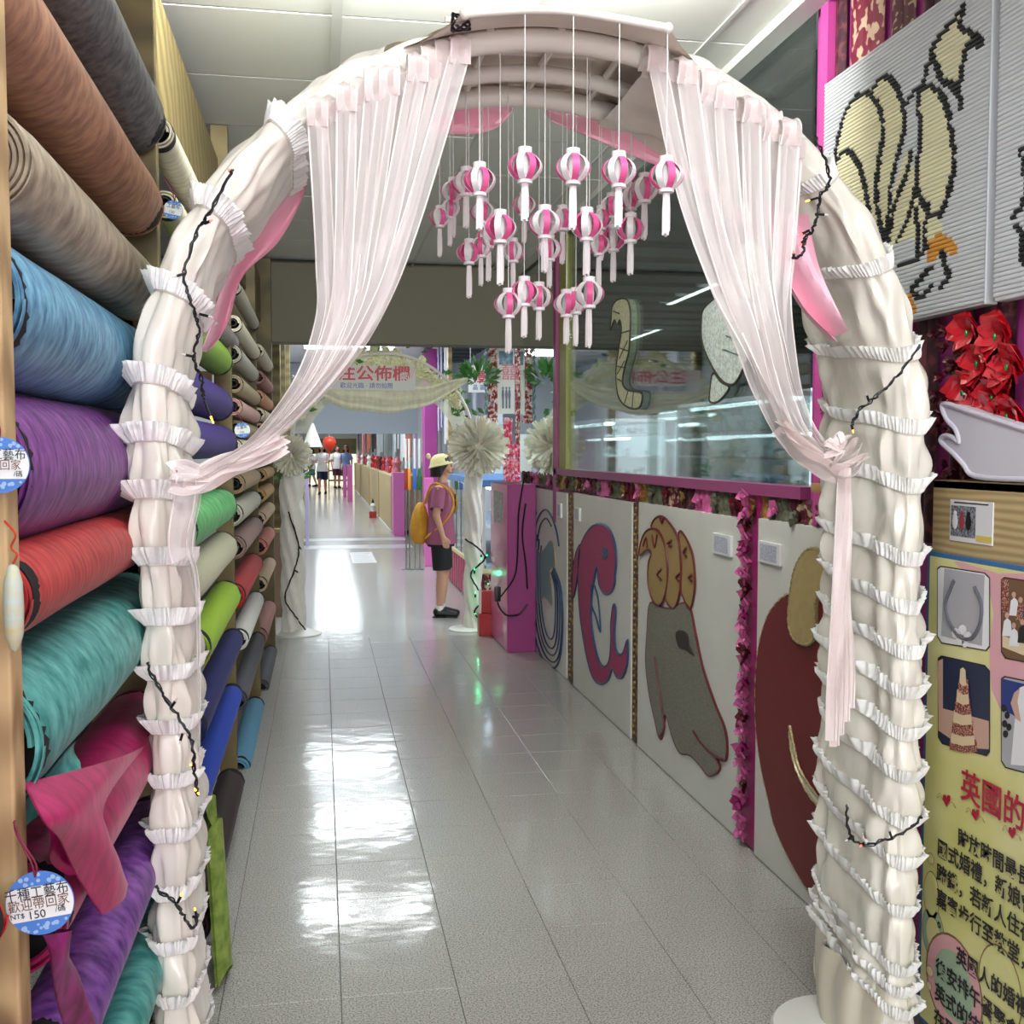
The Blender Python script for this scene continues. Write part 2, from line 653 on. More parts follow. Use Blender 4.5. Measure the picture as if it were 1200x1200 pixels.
def make_roll(label, x0, z0, r, y0, y1, fm, flap=None, core=0.028, group=None, rod=False, inner=None, lump=0.02, seed=0, wound=False):
    t = thing('fabric_roll', label, 'fabric roll', (x0, y0, z0 - r), group)
    rnd = random.Random(seed + int(y0 * 100) + int(z0 * 100))
    N, L = 48, 14
    ph = rnd.uniform(0, 6)

    def rad(a, y):
        return r * (1 + lump * noise.noise(Vector((cos(a) * 1.6 + ph, sin(a) * 1.6, y * 3 + ph))) * 1.6)
    b = MB()
    for i in range(L + 1):
        y = y0 + (y1 - y0) * i / L
        for k in range(N):
            a = 2 * pi * k / N
            rr = rad(a, y)
            if i in (0, L):
                rr -= 0.004
            b.v.append((x0 + rr * cos(a), y, z0 + rr * sin(a)))
    for i in range(L):
        for k in range(N):
            k2 = (k + 1) % N
            b.f.append((i * N + k, (i + 1) * N + k, (i + 1) * N + k2, i * N + k2))
            b.m.append(0)
    # wound layers on both ends: a spiral ridge
    turns = max(3, int((r - core) / 0.0085))
    seg = 40
    for (ye, sg) in ((y0, -1), (y1, 1)):
        base = len(b.v)
        rows = turns * seg if wound else seg * 2
        cin = core if wound else r - 0.004 - 2 * (r - core) / turns
        for i in range(rows + 1):
            a = 2 * pi * i / seg
            rr = cin + (r - 0.004 - cin) * i / rows
            drr = (r - core) / turns
            lip = 0.0035 + 0.003 * noise.noise(Vector((cos(a), sin(a), i * 0.05 + ph)))
            for (q, d) in ((0.0, -0.006), (0.25, lip), (0.75, lip), (1.0, -0.006)):
                rq = min(rr + drr * q, r * 0.995)
                b.v.append((x0 + rq * cos(a), ye + sg * d, z0 + rq * sin(a)))
        for i in range(rows):
            for q in range(3):
                p = base + i * 4 + q
                b.f.append((p, p + 1, p + 5, p + 4) if sg < 0 else (p, p + 4, p + 5, p + 1))
                b.m.append(0)
    b.build('wound_fabric', fm, t)
    if not wound:
        MB().lathe([(core, y0 + 0.03), (r * 0.97, y0 + 0.012), (r * 0.97, y0 + 0.05)], 32, (x0, 0, z0), 'Y').build('hollow_shade', DK, t)  # near-black disc paints the shade inside the hollow roll end
        MB().lathe([(r * 0.97, y1 - 0.05), (r * 0.97, y1 - 0.012), (core, y1 - 0.02)], 32, (x0, 0, z0), 'Y').build('hollow_shade', DK, t)
    cb = MB()
    cb.lathe([(core * 0.78, y0 + 0.05), (core * 0.78, y0 - 0.012), (core, y0 - 0.012), (core, y1 + 0.012), (core * 0.78, y1 + 0.012), (core * 0.78, y1 - 0.05), (0, y1 - 0.05), (0, y0 + 0.05), (core * 0.78, y0 + 0.05)], 20, (x0, 0, z0), 'Y')
    cb.build('core_tube', m_core, t)
    if rod:
        MB().tube([(x0, y0 - 0.16, z0), (x0, y0 + 0.04, z0)], 0.0095, 12).build('rod', m_steel, t)
    if flap:
        fb = MB()
        for (ya, yb, a0, ln, curl) in flap:
            a0 = math.radians(a0)
            th = 0.0016

            def fn(u, v, ya=ya, yb=yb, a0=a0, ln=ln, curl=curl, o=0.0):
                y = ya + (yb - ya) * v
                k = curl(v) if callable(curl) else curl
                s_ = u * ln * (k)
                a = a0
                px_ = x0 + (r + 0.002 + o) * cos(a) + sin(a) * s_
                pz_ = z0 + (r + 0.002 + o) * sin(a) - cos(a) * s_
                px_ += 0.018 * u * sin(v * 7 + ph) + 0.03 * u * u
                pz_ += -0.25 * u * s_
                return (px_, y + 0.02 * u * sin(5 * v), pz_)
            fb.grid(fn, 12, 16)
            n0 = len(fb.v)
            fb.grid(lambda u, v: fn(u, v, o=-th), 12, 16)
        fb.build('loose_end', inner or fm, t)
    return t


DK = mat('roll_hollow_shade', (16, 14, 16), 0.9)
G1 = 'fabric rolls of the nearest full bay'
cols = {
    'charcoal': velvet('charcoal_chenille', (52, 52, 58), (112, 110, 110), (50, 50, 30)),
    'brown': velvet('rust_brown_velvet', (120, 76, 54), (176, 126, 92), (22, 50, 30)),
    'beige': velvet('taupe_crushed_velvet', (118, 104, 84), (186, 172, 148), (14, 30, 22)),
    'blue': velvet('turquoise_blue_velvet', (44, 104, 146), (122, 184, 208), (18, 60, 26)),
    'purple': velvet('purple_velvet', (82, 26, 100), (142, 76, 156), (16, 70, 24)),
    'red': velvet('red_velvet', (150, 22, 28), (204, 70, 64), (20, 90, 20)),
    'teal': velvet('teal_velvet', (34, 124, 118), (104, 184, 176), (16, 36, 26)),
    'magenta': velvet('magenta_velvet', (150, 6, 74), (192, 26, 106), (20, 40, 20), rough=0.4, sheen=0.3),
    'violet': velvet('violet_crushed_velvet', (78, 30, 112), (146, 90, 178), (26, 40, 26)),
    'olive': velvet('olive_crushed_velvet', (98, 108, 44), (164, 172, 96), (50, 60, 50)),
}
bay1 = [  # label, mid, half, aisle offset, y0, y1, material, loose end
    ('charcoal tweed fabric roll at the top of the rack beside the wooden post', 60.6, 5.6, 0.36, 1.05, 2.72, 'charcoal', None),
    ('rust brown velvet roll below the charcoal tweed roll', 53.0, 6.0, 0.36, 1.25, 2.66, 'brown', None),
    ('taupe crushed velvet roll with its wound end facing out', 40.9, 7.2, 0.36, 1.48, 2.62, 'beige', None),
    ('turquoise blue velvet roll above the purple roll', 22.3, 11.4, 0.37, 1.46, 2.60, 'blue', None),
    ('bright purple velvet roll beside the round blue price tag', -3.0, 13.6, 0.37, 1.47, 2.60, 'purple', None),
    ('red velvet roll with its black core showing on a steel rod', -24.0, 7.6, 0.36, 1.42, 2.60, 'red', None),
    ('teal velvet roll with a loose end curling open', -40.0, 9.6, 0.35, 1.42, 2.58, 'teal', [(1.42, 1.70, -40, 0.10, lambda v: 1.0 - v * 0.7)]),
    ('magenta velvet roll with a pointed loose end hanging down', -56.0, 6.1, 0.345, 1.50, 2.56, 'magenta', None),
    ('violet crushed velvet roll under the magenta loose end', -65.2, 3.6, 0.335, 1.50, 2.54, 'violet', None),
    ('teal velvet roll low on the rack beneath the violet roll', -70.5, 2.4, 0.325, 1.5, 2.52, 'teal', None),
    ('olive crushed velvet roll lowest beside the ruffled arch foot', -74.6, 1.9, 0.32, 1.5, 2.5, 'olive', None),
]
for i, (lb, mid, half, c, y0, y1, mt, fp) in enumerate(bay1):
    x0, z0, r = roll_shape(mid, half, c)
    make_roll(lb, x0, z0, r, y0, y1, cols[mt], fp, core=min(0.034, r * 0.4), group=G1, rod=True, seed=i, wound=(mt == 'beige'))

G2 = 'fabric rolls of the bay behind the arch leg'
f_lime = felt('lime_felt', (134, 166, 40))
f_lime2 = felt('lime_green_felt', (118, 158, 34))
f_indigo = felt('indigo_felt', (42, 16, 104))
f_green = velvet('green_velvet', (44, 130, 66), (112, 190, 118), (14, 40, 14))
f_cream = felt('stone_felt', (176, 172, 148))
f_navy = felt('navy_felt', (10, 18, 84))
f_blue = felt('royal_blue_felt', (12, 54, 160))
f_brown = felt('dark_brown_felt', (42, 26, 20))
f_greyp = velvet('grey_mauve_chenille', (110, 100, 104), (160, 150, 150), (12, 80, 12))
f_cream2 = velvet('cream_crushed_velvet', (170, 164, 144), (206, 200, 182), (12, 40, 12))
bay2 = [
    ('pale cream velvet roll up behind the taupe roll', 63.5, 2.6, 0.36, 2.86, 4.4, f_cream2),
    ('stone coloured roll under the pale cream roll', 58.4, 2.8, 0.36, 2.95, 4.5, f_cream),
    ('grey mauve chenille roll with dark open core', 50.5, 3.6, 0.35, 3.9, 4.9, f_greyp),
    ('lime green felt roll beside the pink swag', 41.5, 6.2, 0.35, 2.95, 4.5, f_lime2),
    ('upper indigo felt roll behind the arch leg', 24.0, 8.5, 0.35, 2.95, 4.5, f_indigo),
    ('lower indigo felt roll above the green velvet roll', 5.0, 9.0, 0.34, 2.95, 4.55, f_indigo),
    ('green velvet roll below the gathered pink ribbons', -28.5, 8.5, 0.33, 2.95, 4.35, f_green),
    ('stone grey felt roll between the green and lime rolls', -44.0, 6.6, 0.33, 2.95, 4.35, f_cream),
    ('lime felt roll with open green end below the stone roll', -56.4, 5.0, 0.32, 3.15, 4.35, f_lime),
    ('navy blue felt roll below the lime felt roll', -64.6, 3.0, 0.315, 2.95, 4.4, f_navy),
    ('royal blue felt roll between navy and brown rolls', -69.5, 2.4, 0.315, 2.95, 4.3, f_blue),
    ('dark brown felt roll lowest of the bay near the floor', -74.3, 2.3, 0.31, 2.95, 4.25, f_brown),
]
for i, (lb, mid, half, c, y0, y1, fm) in enumerate(bay2):
    x0, z0, r = roll_shape(mid, half, c)
    make_roll(lb, x0, z0, r, y0, y1, fm, None, core=min(0.03, r * 0.4), group=G2, seed=30 + i)
# cloth hanging out near the arch foot
gb = MB()
gb.grid(lambda u, v: (-0.298 + 0.03 * sin(v * 6) + 0.02 * u, 2.78 + 0.30 * v, 0.42 - 0.40 * u + 0.03 * sin(v * 9)), 10, 14)
gb.grid(lambda u, v: (-0.305 + 0.03 * sin(v * 6) + 0.02 * u, 2.78 + 0.30 * v, 0.42 - 0.40 * u + 0.03 * sin(v * 9)), 10, 14)
o = gb.build('fabric_length', velvet('moss_green_velvet', (104, 132, 44), (152, 178, 84), (30, 30, 30)))
tag(o, 'moss green velvet length hanging to the floor behind the arch foot', 'fabric')

f = {'tan': felt('tan_felt', (150, 128, 98)), 'khaki': felt('khaki_felt', (168, 152, 118)), 'mauve': felt('mauve_felt', (140, 112, 106)),
     'red': felt('red_felt', (164, 30, 34)), 'white': felt('white_felt', (212, 210, 206)), 'grey': felt('pale_grey_felt', (170, 166, 152)),
     'salmon': felt('salmon_felt', (206, 128, 116)), 'sand': felt('sand_felt', (206, 182, 152)), 'rose': felt('dusty_rose_felt', (172, 120, 112)),
     'sky': felt('sky_blue_felt', (90, 150, 184)), 'cream': felt('cream_felt', (226, 216, 190)), 'orange': felt('pale_orange_felt', (222, 158, 120)),
     'pinkish': felt('floral_pink_felt', (202, 158, 150)), 'dgrey': felt('dark_grey_felt', (74, 74, 80)), 'ochre': felt('ochre_felt', (186, 146, 92))}
G3 = 'fabric rolls of the third bay along the rack'
bay3 = [('pale grey', 'grey', 62.5, 2.4), ('cream', 'cream', 56, 3.2), ('pale grey', 'grey', 48, 4.2), ('stone', 'khaki', 38, 4.8), ('floral pink', 'pinkish', 27, 5.2), ('tan', 'tan', 15, 5.4),
        ('cream', 'cream', 2, 6.0), ('dark tan', 'tan', -21, 6.4), ('pale grey', 'grey', -35.5, 6.2), ('mauve', 'mauve', -48, 5.2), ('deep red', 'red', -58.4, 4.4),
        ('white', 'white', -66, 2.9), ('dark grey', 'dgrey', -71, 2.2), ('sky blue', 'sky', -75, 2.1)]
POSW = ['topmost', 'second', 'third', 'fourth', 'fifth', 'sixth', 'seventh', 'eighth', 'ninth', 'tenth', 'eleventh', 'twelfth', 'thirteenth', 'lowest']
for i, (nm, k, mid, half) in enumerate(bay3):
    x0, z0, r = roll_shape(mid, half, 0.33 if mid > -55 else 0.325)
    make_roll(f'{nm} felt roll, {POSW[i]} of the rack bay past the lime rolls', x0, z0, r, 4.72 + 0.08 * sin(i * 3), 6.12 + 0.1 * sin(i * 2.3), f[k], None, core=min(0.028, r * 0.4), group=G3, seed=60 + i)
G4 = 'fabric rolls of the farthest bay before the second arch'
bay4 = [('cream', 'cream', 58, 3.4), ('dusty rose', 'rose', 50, 4), ('pale orange', 'orange', 41, 4.6), ('cream', 'cream', 31, 5), ('sand', 'sand', 20, 5.2), ('orange', 'orange', 8, 5.6), ('cream', 'cream', -6, 6),
        ('ochre', 'ochre', -22, 5.6), ('khaki', 'ochre', -36, 5.4), ('sand', 'sand', -47.5, 4.6), ('salmon', 'salmon', -57, 4), ('sand', 'sand', -65, 2.9), ('dusty rose', 'rose', -71, 2.6), ('dark grey', 'dgrey', -75.4, 1.8)]
for i, (nm, k, mid, half) in enumerate(bay4):
    x0, z0, r = roll_shape(mid, half, 0.32)
    make_roll(f'{nm} roll, {POSW[i]} of the farthest rack bay by the white column', x0, z0, r, 6.35 + 0.06 * sin(i * 2), 7.55 + 0.08 * sin(i * 3.1), f[k], None, core=min(0.026, r * 0.4), group=G4, seed=90 + i)

# ends of the rolls of the bay beside the camera
G0 = 'roll ends sticking out of the bay beside the viewer'
bay0 = [('brown and black roll end at the top left edge', 57.5, 3.2, 0.37, 1.06, cols['brown']),
        ('dark rose chenille roll end left of the blue roll', 30.5, 6.0, 0.375, 1.285, velvet('rose_chenille', (120, 40, 56), (166, 84, 96), (60, 60, 60))),
        ('red towelling roll end low by the wooden post', -42.0, 4.8, 0.372, 1.275, velvet('red_towelling', (150, 16, 26), (208, 52, 56), (80, 80, 80))),
        ('bright red felt roll end left of the hanging price tag', -53.2, 3.4, 0.36, 1.28, felt('bright_red_felt', (220, 34, 32))),
        ('white fabric roll end at the bottom left corner', -60.6, 2.2, 0.355, 1.28, felt('white_plush', (228, 224, 212)))]
for i, (lb, mid, half, c, y1, fm) in enumerate(bay0):
    x0, z0, r = roll_shape(mid, half, c)
    make_roll(lb, x0, z0, r, 0.35, y1, fm, None, core=min(0.022, r * 0.4), group=G0, seed=120 + i)

# rack frame: uprights, rails and back
rk = thing('roll_rack', 'long wooden rack with square posts that carries the fabric rolls', 'rack', (-0.6, 1.35, 0))
MB().bbox((-0.42, 1.325, 0), (-0.362, 1.375, 2.02), 0.004).build('post', m_wood3, rk, smooth=False)
for (xa, xb, ya, yb, z1) in ((-0.57, -0.39, 2.76, 2.80, CEIL), (-0.44, -0.37, 4.62, 4.67, CEIL), (-0.50, -0.36, 6.22, 6.27, CEIL), (-0.50, -0.34, 7.72, 7.80, CEIL)):
    MB().bbox((xa, ya, 0), (xb, yb, z1), 0.003).build('post', m_wood, rk, smooth=False)
zb0, zb1 = 1.41 + 0.41 * 2.2, 1.41 + 0.41 * 2.93
MB().bbox((-0.44, 2.80, zb0), (-0.41, 4.62, zb1), 0.003).build('rail', m_wood, rk, smooth=False)
MB().bbox((-0.44, 4.67, zb0), (-0.41, 7.72, zb1), 0.003).build('rail', m_wood, rk, smooth=False)
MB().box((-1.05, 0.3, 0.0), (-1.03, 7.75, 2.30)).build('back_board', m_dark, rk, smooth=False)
for y in (2.78, 4.64, 6.25, 7.76):
    for z in (0.5, 1.1, 1.7):
        MB().bbox((-1.03, y - 0.02, z), (-0.45, y + 0.02, z + 0.04), 0.002).build('arm', m_wood3, rk, smooth=False)
for z in (0.45, 0.8, 1.16, 1.42, 1.7, 1.95):
    MB().tube([(-1.03, 1.35, z), (-0.42, 1.35, z)], 0.009, 10).build('arm', m_steel, rk)

# round price tags
m_tagblue = mat('tag_blue', (70, 126, 206), 0.5)
m_tagwhite = mat('tag_white', (226, 232, 232), 0.5)
m_taglace = mat('tag_lace_blue', (150, 186, 226), 0.5)
m_ink = mat('ink', (40, 36, 40), 0.6)
m_inkb = mat('brown_ink', (120, 84, 60), 0.6)
m_cordp = mat('maroon_cord', (120, 30, 60), 0.6)


def price_tag(label, px, py, rad, Y, rows, lo=0, tilt=0.05):
    c = W(px, py, Y=Y)
    R = rad * (c - CAM).dot(fwd) / F
    t = thing('price_tag', label, 'price tag', (c.x, c.y, c.z - R), 'round blue price tags')
    rt, up = Vector((cos(tilt), 0, sin(tilt))), Vector((-sin(tilt), 0, cos(tilt)))

    def P(u, v, d):
        return c + rt * (u * R) + up * (v * R) + Vector((0, -1, 0)) * d
    n = 40
    MB().prism([P(cos(2 * pi * k / n), sin(2 * pi * k / n), -0.001) for k in range(n)], (0, -0.002, 0)).build('disc', m_tagblue, t, smooth=False)
    n = 16
    a0, a1 = math.radians(-30), math.radians(34)
    poly = [P(0.985 * cos(a0 + (a1 - a0) * k / n), 0.985 * sin(a0 + (a1 - a0) * k / n), 0.0013) for k in range(n + 1)]
    poly += [P(-0.985 * cos(a1 + (a0 - a1) * k / n), 0.985 * sin(a1 + (a0 - a1) * k / n), 0.0013) for k in range(n + 1)]
    MB().prism(poly, (0, -0.0005, 0)).build('label_field', m_tagwhite, t, smooth=False)
    lc = MB()
    rnd = random.Random(5)
    for s in (1, -1):
        for k in range(26):
            a = rnd.uniform(0.25, pi - 0.25)
            q = rnd.uniform(0.66, 0.93)
            cx, cy = q * cos(a), s * q * abs(sin(a))
            if abs(cy) < 0.58:
                continue
            rr = rnd.uniform(0.04, 0.08)
            lc.prism([P(cx + rr * cos(2 * pi * j / 7), cy + rr * sin(2 * pi * j / 7), 0.0015 + 0.00002 * k) for j in range(7)], (0, -0.0003, 0))
    lc.build('lace_print', m_taglace, t, smooth=False)['kind'] = 'stuff'
    for (txt, u, v, sz, mm, sx) in rows:
        text_mesh(txt, R * sz, t, P(u, v, 0.0024), (rt, up), mm, depth=0.0002, sx=sx)
    # cord
    top = P(0, 0.86, 0.003)
    MB().tube(smoothline([top, top + Vector((-0.004, -0.002, 0.02)), top + Vector((-0.022, 0.01, 0.05)), top + Vector((-0.026, 0.02, 0.062))], 6), 0.0012, 6).build('cord', m_cordp, t)
    MB().tube(smoothline([top, top + Vector((0.002, -0.003, 0.016)), top + Vector((-0.012, -0.005, 0.045)), top + Vector((-0.026, 0.015, 0.062))], 6), 0.0012, 6).build('cord', m_cordp, t)
    return t


price_tag('round blue and white price tag reading 150 on the lower post', 47, 1058, 38, 1.30,
          [('千種工藝布', -0.98, 0.22, 0.44, m_ink, 0.86), ('歡迎帶回家', -0.92, -0.12, 0.40, m_inkb, 0.9), ('NT$', -0.9, -0.36, 0.22, m_ink, 1), ('150', -0.4, -0.44, 0.36, m_ink, 1), ('/碼', 0.42, -0.34, 0.24, m_ink, 1)], tilt=0.12)
price_tag('round blue price tag beside the purple roll, cut by the left edge', 0, 545, 33, 1.31,
          [('千種工藝布', -1.08, 0.22, 0.44, m_ink, 0.9), ('歡迎帶回家', -1.08, -0.14, 0.40, m_inkb, 0.9), ('NT$ 150', -0.95, -0.42, 0.26, m_ink, 1), ('/碼', 0.46, -0.40, 0.24, m_ink, 1)], tilt=0.0)
price_tag('small blue price tag on the charcoal roll end near the wooden post', 203, 246, 11, 2.70,
          [('工藝布', -0.7, 0.18, 0.45, m_ink, 1), ('150', -0.4, -0.4, 0.4, m_ink, 1)], tilt=-0.2)
price_tag('small round tag on the floral pink roll below the indigo roll', 284, 504, 9, 4.66,
          [('工藝布', -0.7, 0.18, 0.45, m_ink, 1), ('150', -0.4, -0.4, 0.4, m_ink, 1)], tilt=0.1)
# narrow edge-on tag with red wire
c = W(16, 712, Y=1.31)
t = thing('hanging_tag', 'narrow cream tag hung edge-on by red wire on the post', 'tag', (c.x, c.y, c.z - 0.05))
MB().lathe([(0.0, -0.052), (0.006, -0.047), (0.0105, -0.03), (0.0115, 0), (0.0105, 0.03), (0.006, 0.047), (0, 0.052)], 14, c).build('disc', mat('tag_cream', (190, 180, 134), 0.5, col2=(176, 196, 190), var=0.5, vscale=(20, 20, 60)), t)
MB().tube(smoothline([c + Vector((0, 0, 0.05)), c + Vector((0.006, -0.004, 0.062)), c + Vector((-0.002, 0.004, 0.07)), c + Vector((0.004, 0, 0.085)), c + Vector((-0.01, 0.01, 0.1))], 6), 0.0014, 6).build('wire', mat('red_wire', (190, 60, 40), 0.4), t)


def loose(parent_label, name, mm, L, R, X, wob=0.006):
    """loose cloth end hanging from a roll, between two edge lines"""
    par = [o for o in COL.objects if o.get('label') == parent_label][0]
    A = smoothline([W(x, y, X=xx) for (x, y, xx) in L], 8)
    B = smoothline([W(x, y, X=xx) for (x, y, xx) in R], 8)

    def fn(u, v, o=0):
        k = u * (len(A) - 1)
        i = min(len(A) - 2, int(k))
        a = A[i].lerp(A[i + 1], k - i)
        b = B[i].lerp(B[i + 1], k - i)
        p = a.lerp(b, v)
        p.x += 0.018 * sin(pi * v) * (1 - u * 0.5) + wob * sin(u * 7 + v * 4) + o
        return p
    MB().grid(fn, 24, 14).grid(lambda u, v: fn(u, v, -0.002), 24, 14).build(name, mm, par)


loose(bay1[7][0], 'loose_end', cols['magenta'], [(28, 918, -0.37), (45, 962, -0.335), (74, 985, -0.33), (98, 1030, -0.33), (117, 1072, -0.33)],
      [(176, 872, -0.355), (128, 935, -0.325), (122, 975, -0.32), (140, 1010, -0.32), (155, 1036, -0.32)], -0.34)
loose(bay1[7][0], 'folded_back', cols['magenta'], [(50, 960, -0.36), (62, 1000, -0.355), (78, 1026, -0.35)], [(98, 985, -0.345), (92, 1010, -0.345), (82, 1024, -0.345)], -0.35)
loose(bay1[8][0], 'loose_end', velvet('plum_velvet', (92, 14, 62), (140, 40, 110)), [(52, 1096, -0.34), (58, 1140, -0.335), (82, 1200, -0.33), (100, 1240, -0.33)],
      [(70, 1088, -0.335), (86, 1130, -0.33), (98, 1180, -0.325), (125, 1240, -0.325)], -0.33)
# ================================================================ THE NEAR ARCH
ACX, AZ, AR = 0.473, 1.44, 0.80
AY0, AY1 = 2.13, 2.52
AYM, AYH = (AY0 + AY1) / 2, (AY1 - AY0) / 2
m_satin = mat('ivory_satin', (236, 231, 219), 0.27, spec=0.6, sheen=0.3, bump=0.45, vscale=(9, 9, 9), bscale=(16, 16, 9), bdist=0.012, var=0.03, detail=2, subs=0.08)
m_lace = mat('white_lace', (250, 249, 246), 0.7, sheen=0.4, bump=0.3, vscale=(90, 90, 90), bdist=0.002, var=0.04, subs=0.15)
m_pipe = mat('white_pipe', (232, 226, 216), 0.4)


def arch_pt(s):
    """s: 0 right foot .. 1 left foot; returns centre point (X, Z), outward normal and length fraction"""
    Lc, La = AZ, pi * AR
    T = 2 * Lc + La
    d = s * T
    if d < Lc:
        return (ACX + AR, d), (1, 0)
    if d < Lc + La:
        a = (d - Lc) / AR
        return (ACX + AR * cos(a), AZ + AR * sin(a)), (cos(a), sin(a))
    return (ACX - AR, AZ - (d - Lc - La)), (-1, 0)


TOT = 2 * AZ + pi * AR
arch = thing('wedding_arch', 'large ivory satin wedding arch with ruffled lace bands spanning the aisle', 'arch', (ACX, AYM, 0))


def sat_surface(s, th, bands, side, phase):
    (cx, cz), (nx, nz) = arch_pt(s)
    d = s * TOT
    # distance to nearest bands -> puff
    puff = 0.0
    tilt = 0.035 if side == 'R' else -0.02
    dd = d - tilt * cos(th)
    for b0, b1 in zip(bands[:-1], bands[1:]):
        if b0 <= dd < b1:
            q = (dd - b0) / (b1 - b0)
            puff = sin(pi * q) ** 0.75
    fold = noise.noise(Vector((cos(th) * 3.0 + phase, sin(th) * 3.0, d * 7)))
    fold2 = noise.noise(Vector((cos(th) * 3.5 + phase + d * 5, sin(th) * 3.5 - d * 3, d * 9 + 9)))
    fold3 = sin(th * 15 + 3 * fold + d * 5) * (1 - puff * 0.75)
    tx = (0.040 if side == 'R' else 0.040) + (0.006 if side == 'R' else 0.008) * puff + 0.020 * fold * (0.3 + puff) + 0.014 * fold2 * (0.4 + puff) + 0.0007 * fold3
    ty = AYH - 0.004 + 0.006 * puff + 0.014 * fold * puff + 0.008 * fold2 + 0.0007 * fold3
    if side == 'L':
        slim = max(0.0, min(1.0, (1.35 - d) / 0.5))
        tx *= 1 - 0.14 * slim
        ty *= 1 - 0.2 * slim
    e = 0.62
    c_, s_ = cos(th), sin(th)
    u = math.copysign(abs(c_) ** e, c_) * ty      # along Y
    n = math.copysign(abs(s_) ** e, s_) * tx      # along outward normal
    return Vector((cx + nx * n, AYM + u, cz + nz * n))


def lean(z):
    """the left leg stands slightly inward at its foot"""
    return 0.020 * max(0.0, min(1.0, (1.35 - z) / 0.5))


# band distances measured along the arch from each foot
right_px = [1098, 1040, 985, 938, 885, 838, 790, 745, 694, 640, 558, 462, 374, 305]
rb = []
for y in right_px:
    p = W(1040, y, X=ACX + AR)
    rb.append(max(0.03, p.z))
rb = [0.17, 0.22, 0.27] + [b for b in rb if b > 0.30]
rb = sorted(set(round(b, 3) for b in rb if b < AZ - 0.02))
arc_r = [AZ + AR * a for a in (0.05, 0.25, 0.50, 0.78)]
RB = [0.0] + rb + arc_r
RB = sorted(RB)
arc_end_r = AZ + AR * 1.33
left_z = [0.16, 0.27, 0.38, 0.49, 0.61, 0.72, 0.83, 0.94, 1.05, 1.17, 1.30, 1.41]
LB = [0.0] + left_z + [AZ + AR * a for a in (0.10, 0.32, 0.54, 0.80)]
arc_end_l = AZ + AR * 1.27

for side, bands, end in (('R', RB, arc_end_r), ('L', LB, arc_end_l)):
    bl = bands + [end, end + 0.12]
    N, M = 84, int(end / 0.011)

    def fn(u, v, side=side, bl=bl, end=end):
        d = 0.02 + (end - 0.02) * u
        th = 2 * pi * v
        if side == 'R':
            return sat_surface(d / TOT, th, bl, side, 3.3)
        # left: measured from the left foot -> mirror
        p = sat_surface(d / TOT, th, bl, side, 8.1)
        return Vector((2 * ACX - p.x + lean(p.z), p.y, p.z))
    MB().grid(fn, M, N).build('satin_wrap', m_satin, arch, fix=True)
    # ruffled lace bands
    for bi, b0 in enumerate(bands):
        if b0 < 0.05:
            continue
        rb_ = MB()
        S = 400
        tilt = 0.035 if side == 'R' else -0.02
        wd = 0.036 if side == 'R' else 0.036
        if side == 'L' and b0 > 1.0:
            wd = 0.040
        ph = bi * 1.7

        def rf(u, v, b0=b0, side=side, bl=bl, tilt=tilt, wd=wd, ph=ph):
            th = 2 * pi * v
            q = u
            dd = b0 + tilt * cos(th) + wd * q
            p = sat_surface((b0 + tilt * cos(th) + wd * q * 0.9) / TOT, th, bl, side, 3.3 if side == 'R' else 8.1)
            (cx, cz), (nx, nz) = arch_pt(dd / TOT)
            (c0x, c0z), (n0x, n0z) = arch_pt((b0 + tilt * cos(th)) / TOT)
            e = 0.62
            c_, s_ = cos(th), sin(th)
            uy = math.copysign(abs(c_) ** e, c_)
            un = math.copysign(abs(s_) ** e, s_)
            wild = max(0.0, un) ** 3 * ((0.034 if b0 > 1.0 else 0.014) if side == 'L' else 0.012) * q * (0.5 + 0.9 * abs(noise.noise(Vector((ph, 1.7, side == 'L')))))
            wv = wild + sin(th * 60 + ph) * 0.0032 * (0.35 + q) + sin(th * 17 + ph * 2) * 0.003 * q * q + 0.006 * q * noise.noise(Vector((th * 9, ph, q * 4)))
            fl = 0.005 + 0.003 * q + wv + 0.010 * q * abs(c_) ** 8 * (0.6 + 0.8 * noise.noise(Vector((ph, th, 3.3))))
            along = wd * q * 0.85
            tx_, tz_ = -n0z, n0x
            x = p.x + n0x * un * fl
            z = p.z + n0z * un * fl
            if side == 'R' or True:
                pass
            y = p.y + uy * fl
            if side == 'L':
                x = 2 * ACX - x + lean(z)
            return Vector((x, y, z))
        rb_.grid(rf, 4, S)
        # gathered seam cord
        pts = []
        for k in range(64):
            th = 2 * pi * k / 64
            p = sat_surface((b0 + tilt * cos(th)) / TOT, th, bl, side, 3.3 if side == 'R' else 8.1)
            pts.append(Vector((p.x if side == 'R' else 2 * ACX - p.x + lean(p.z), p.y, p.z)))
        o = rb_.build('lace_ruffle', m_lace, arch, fix=False)
        MB().tube(pts, 0.004, 6, closed=True).build('seam_cord', m_satin, o)

# hoops in view at the top, crossbars and the canopy cloth between them
for yy, rr in ((AY0 + 0.02, 0.016), (AYM + 0.02, 0.012), (AY1 - 0.02, 0.016)):
    pts = []
    for k in range(31):
        a = 1.18 + (1.98 - 1.18) * k / 30
        pts.append((ACX + (AR - 0.005) * cos(a), yy, AZ + (AR - 0.005) * sin(a)))
    MB().tube(pts, rr * 1.5, 12).build('hoop_pipe', m_pipe, arch)
m_canopy = mat('canopy_cloth', (232, 222, 208), 0.6, bump=0.3, vscale=(14, 14, 14), bdist=0.006, var=0.04)


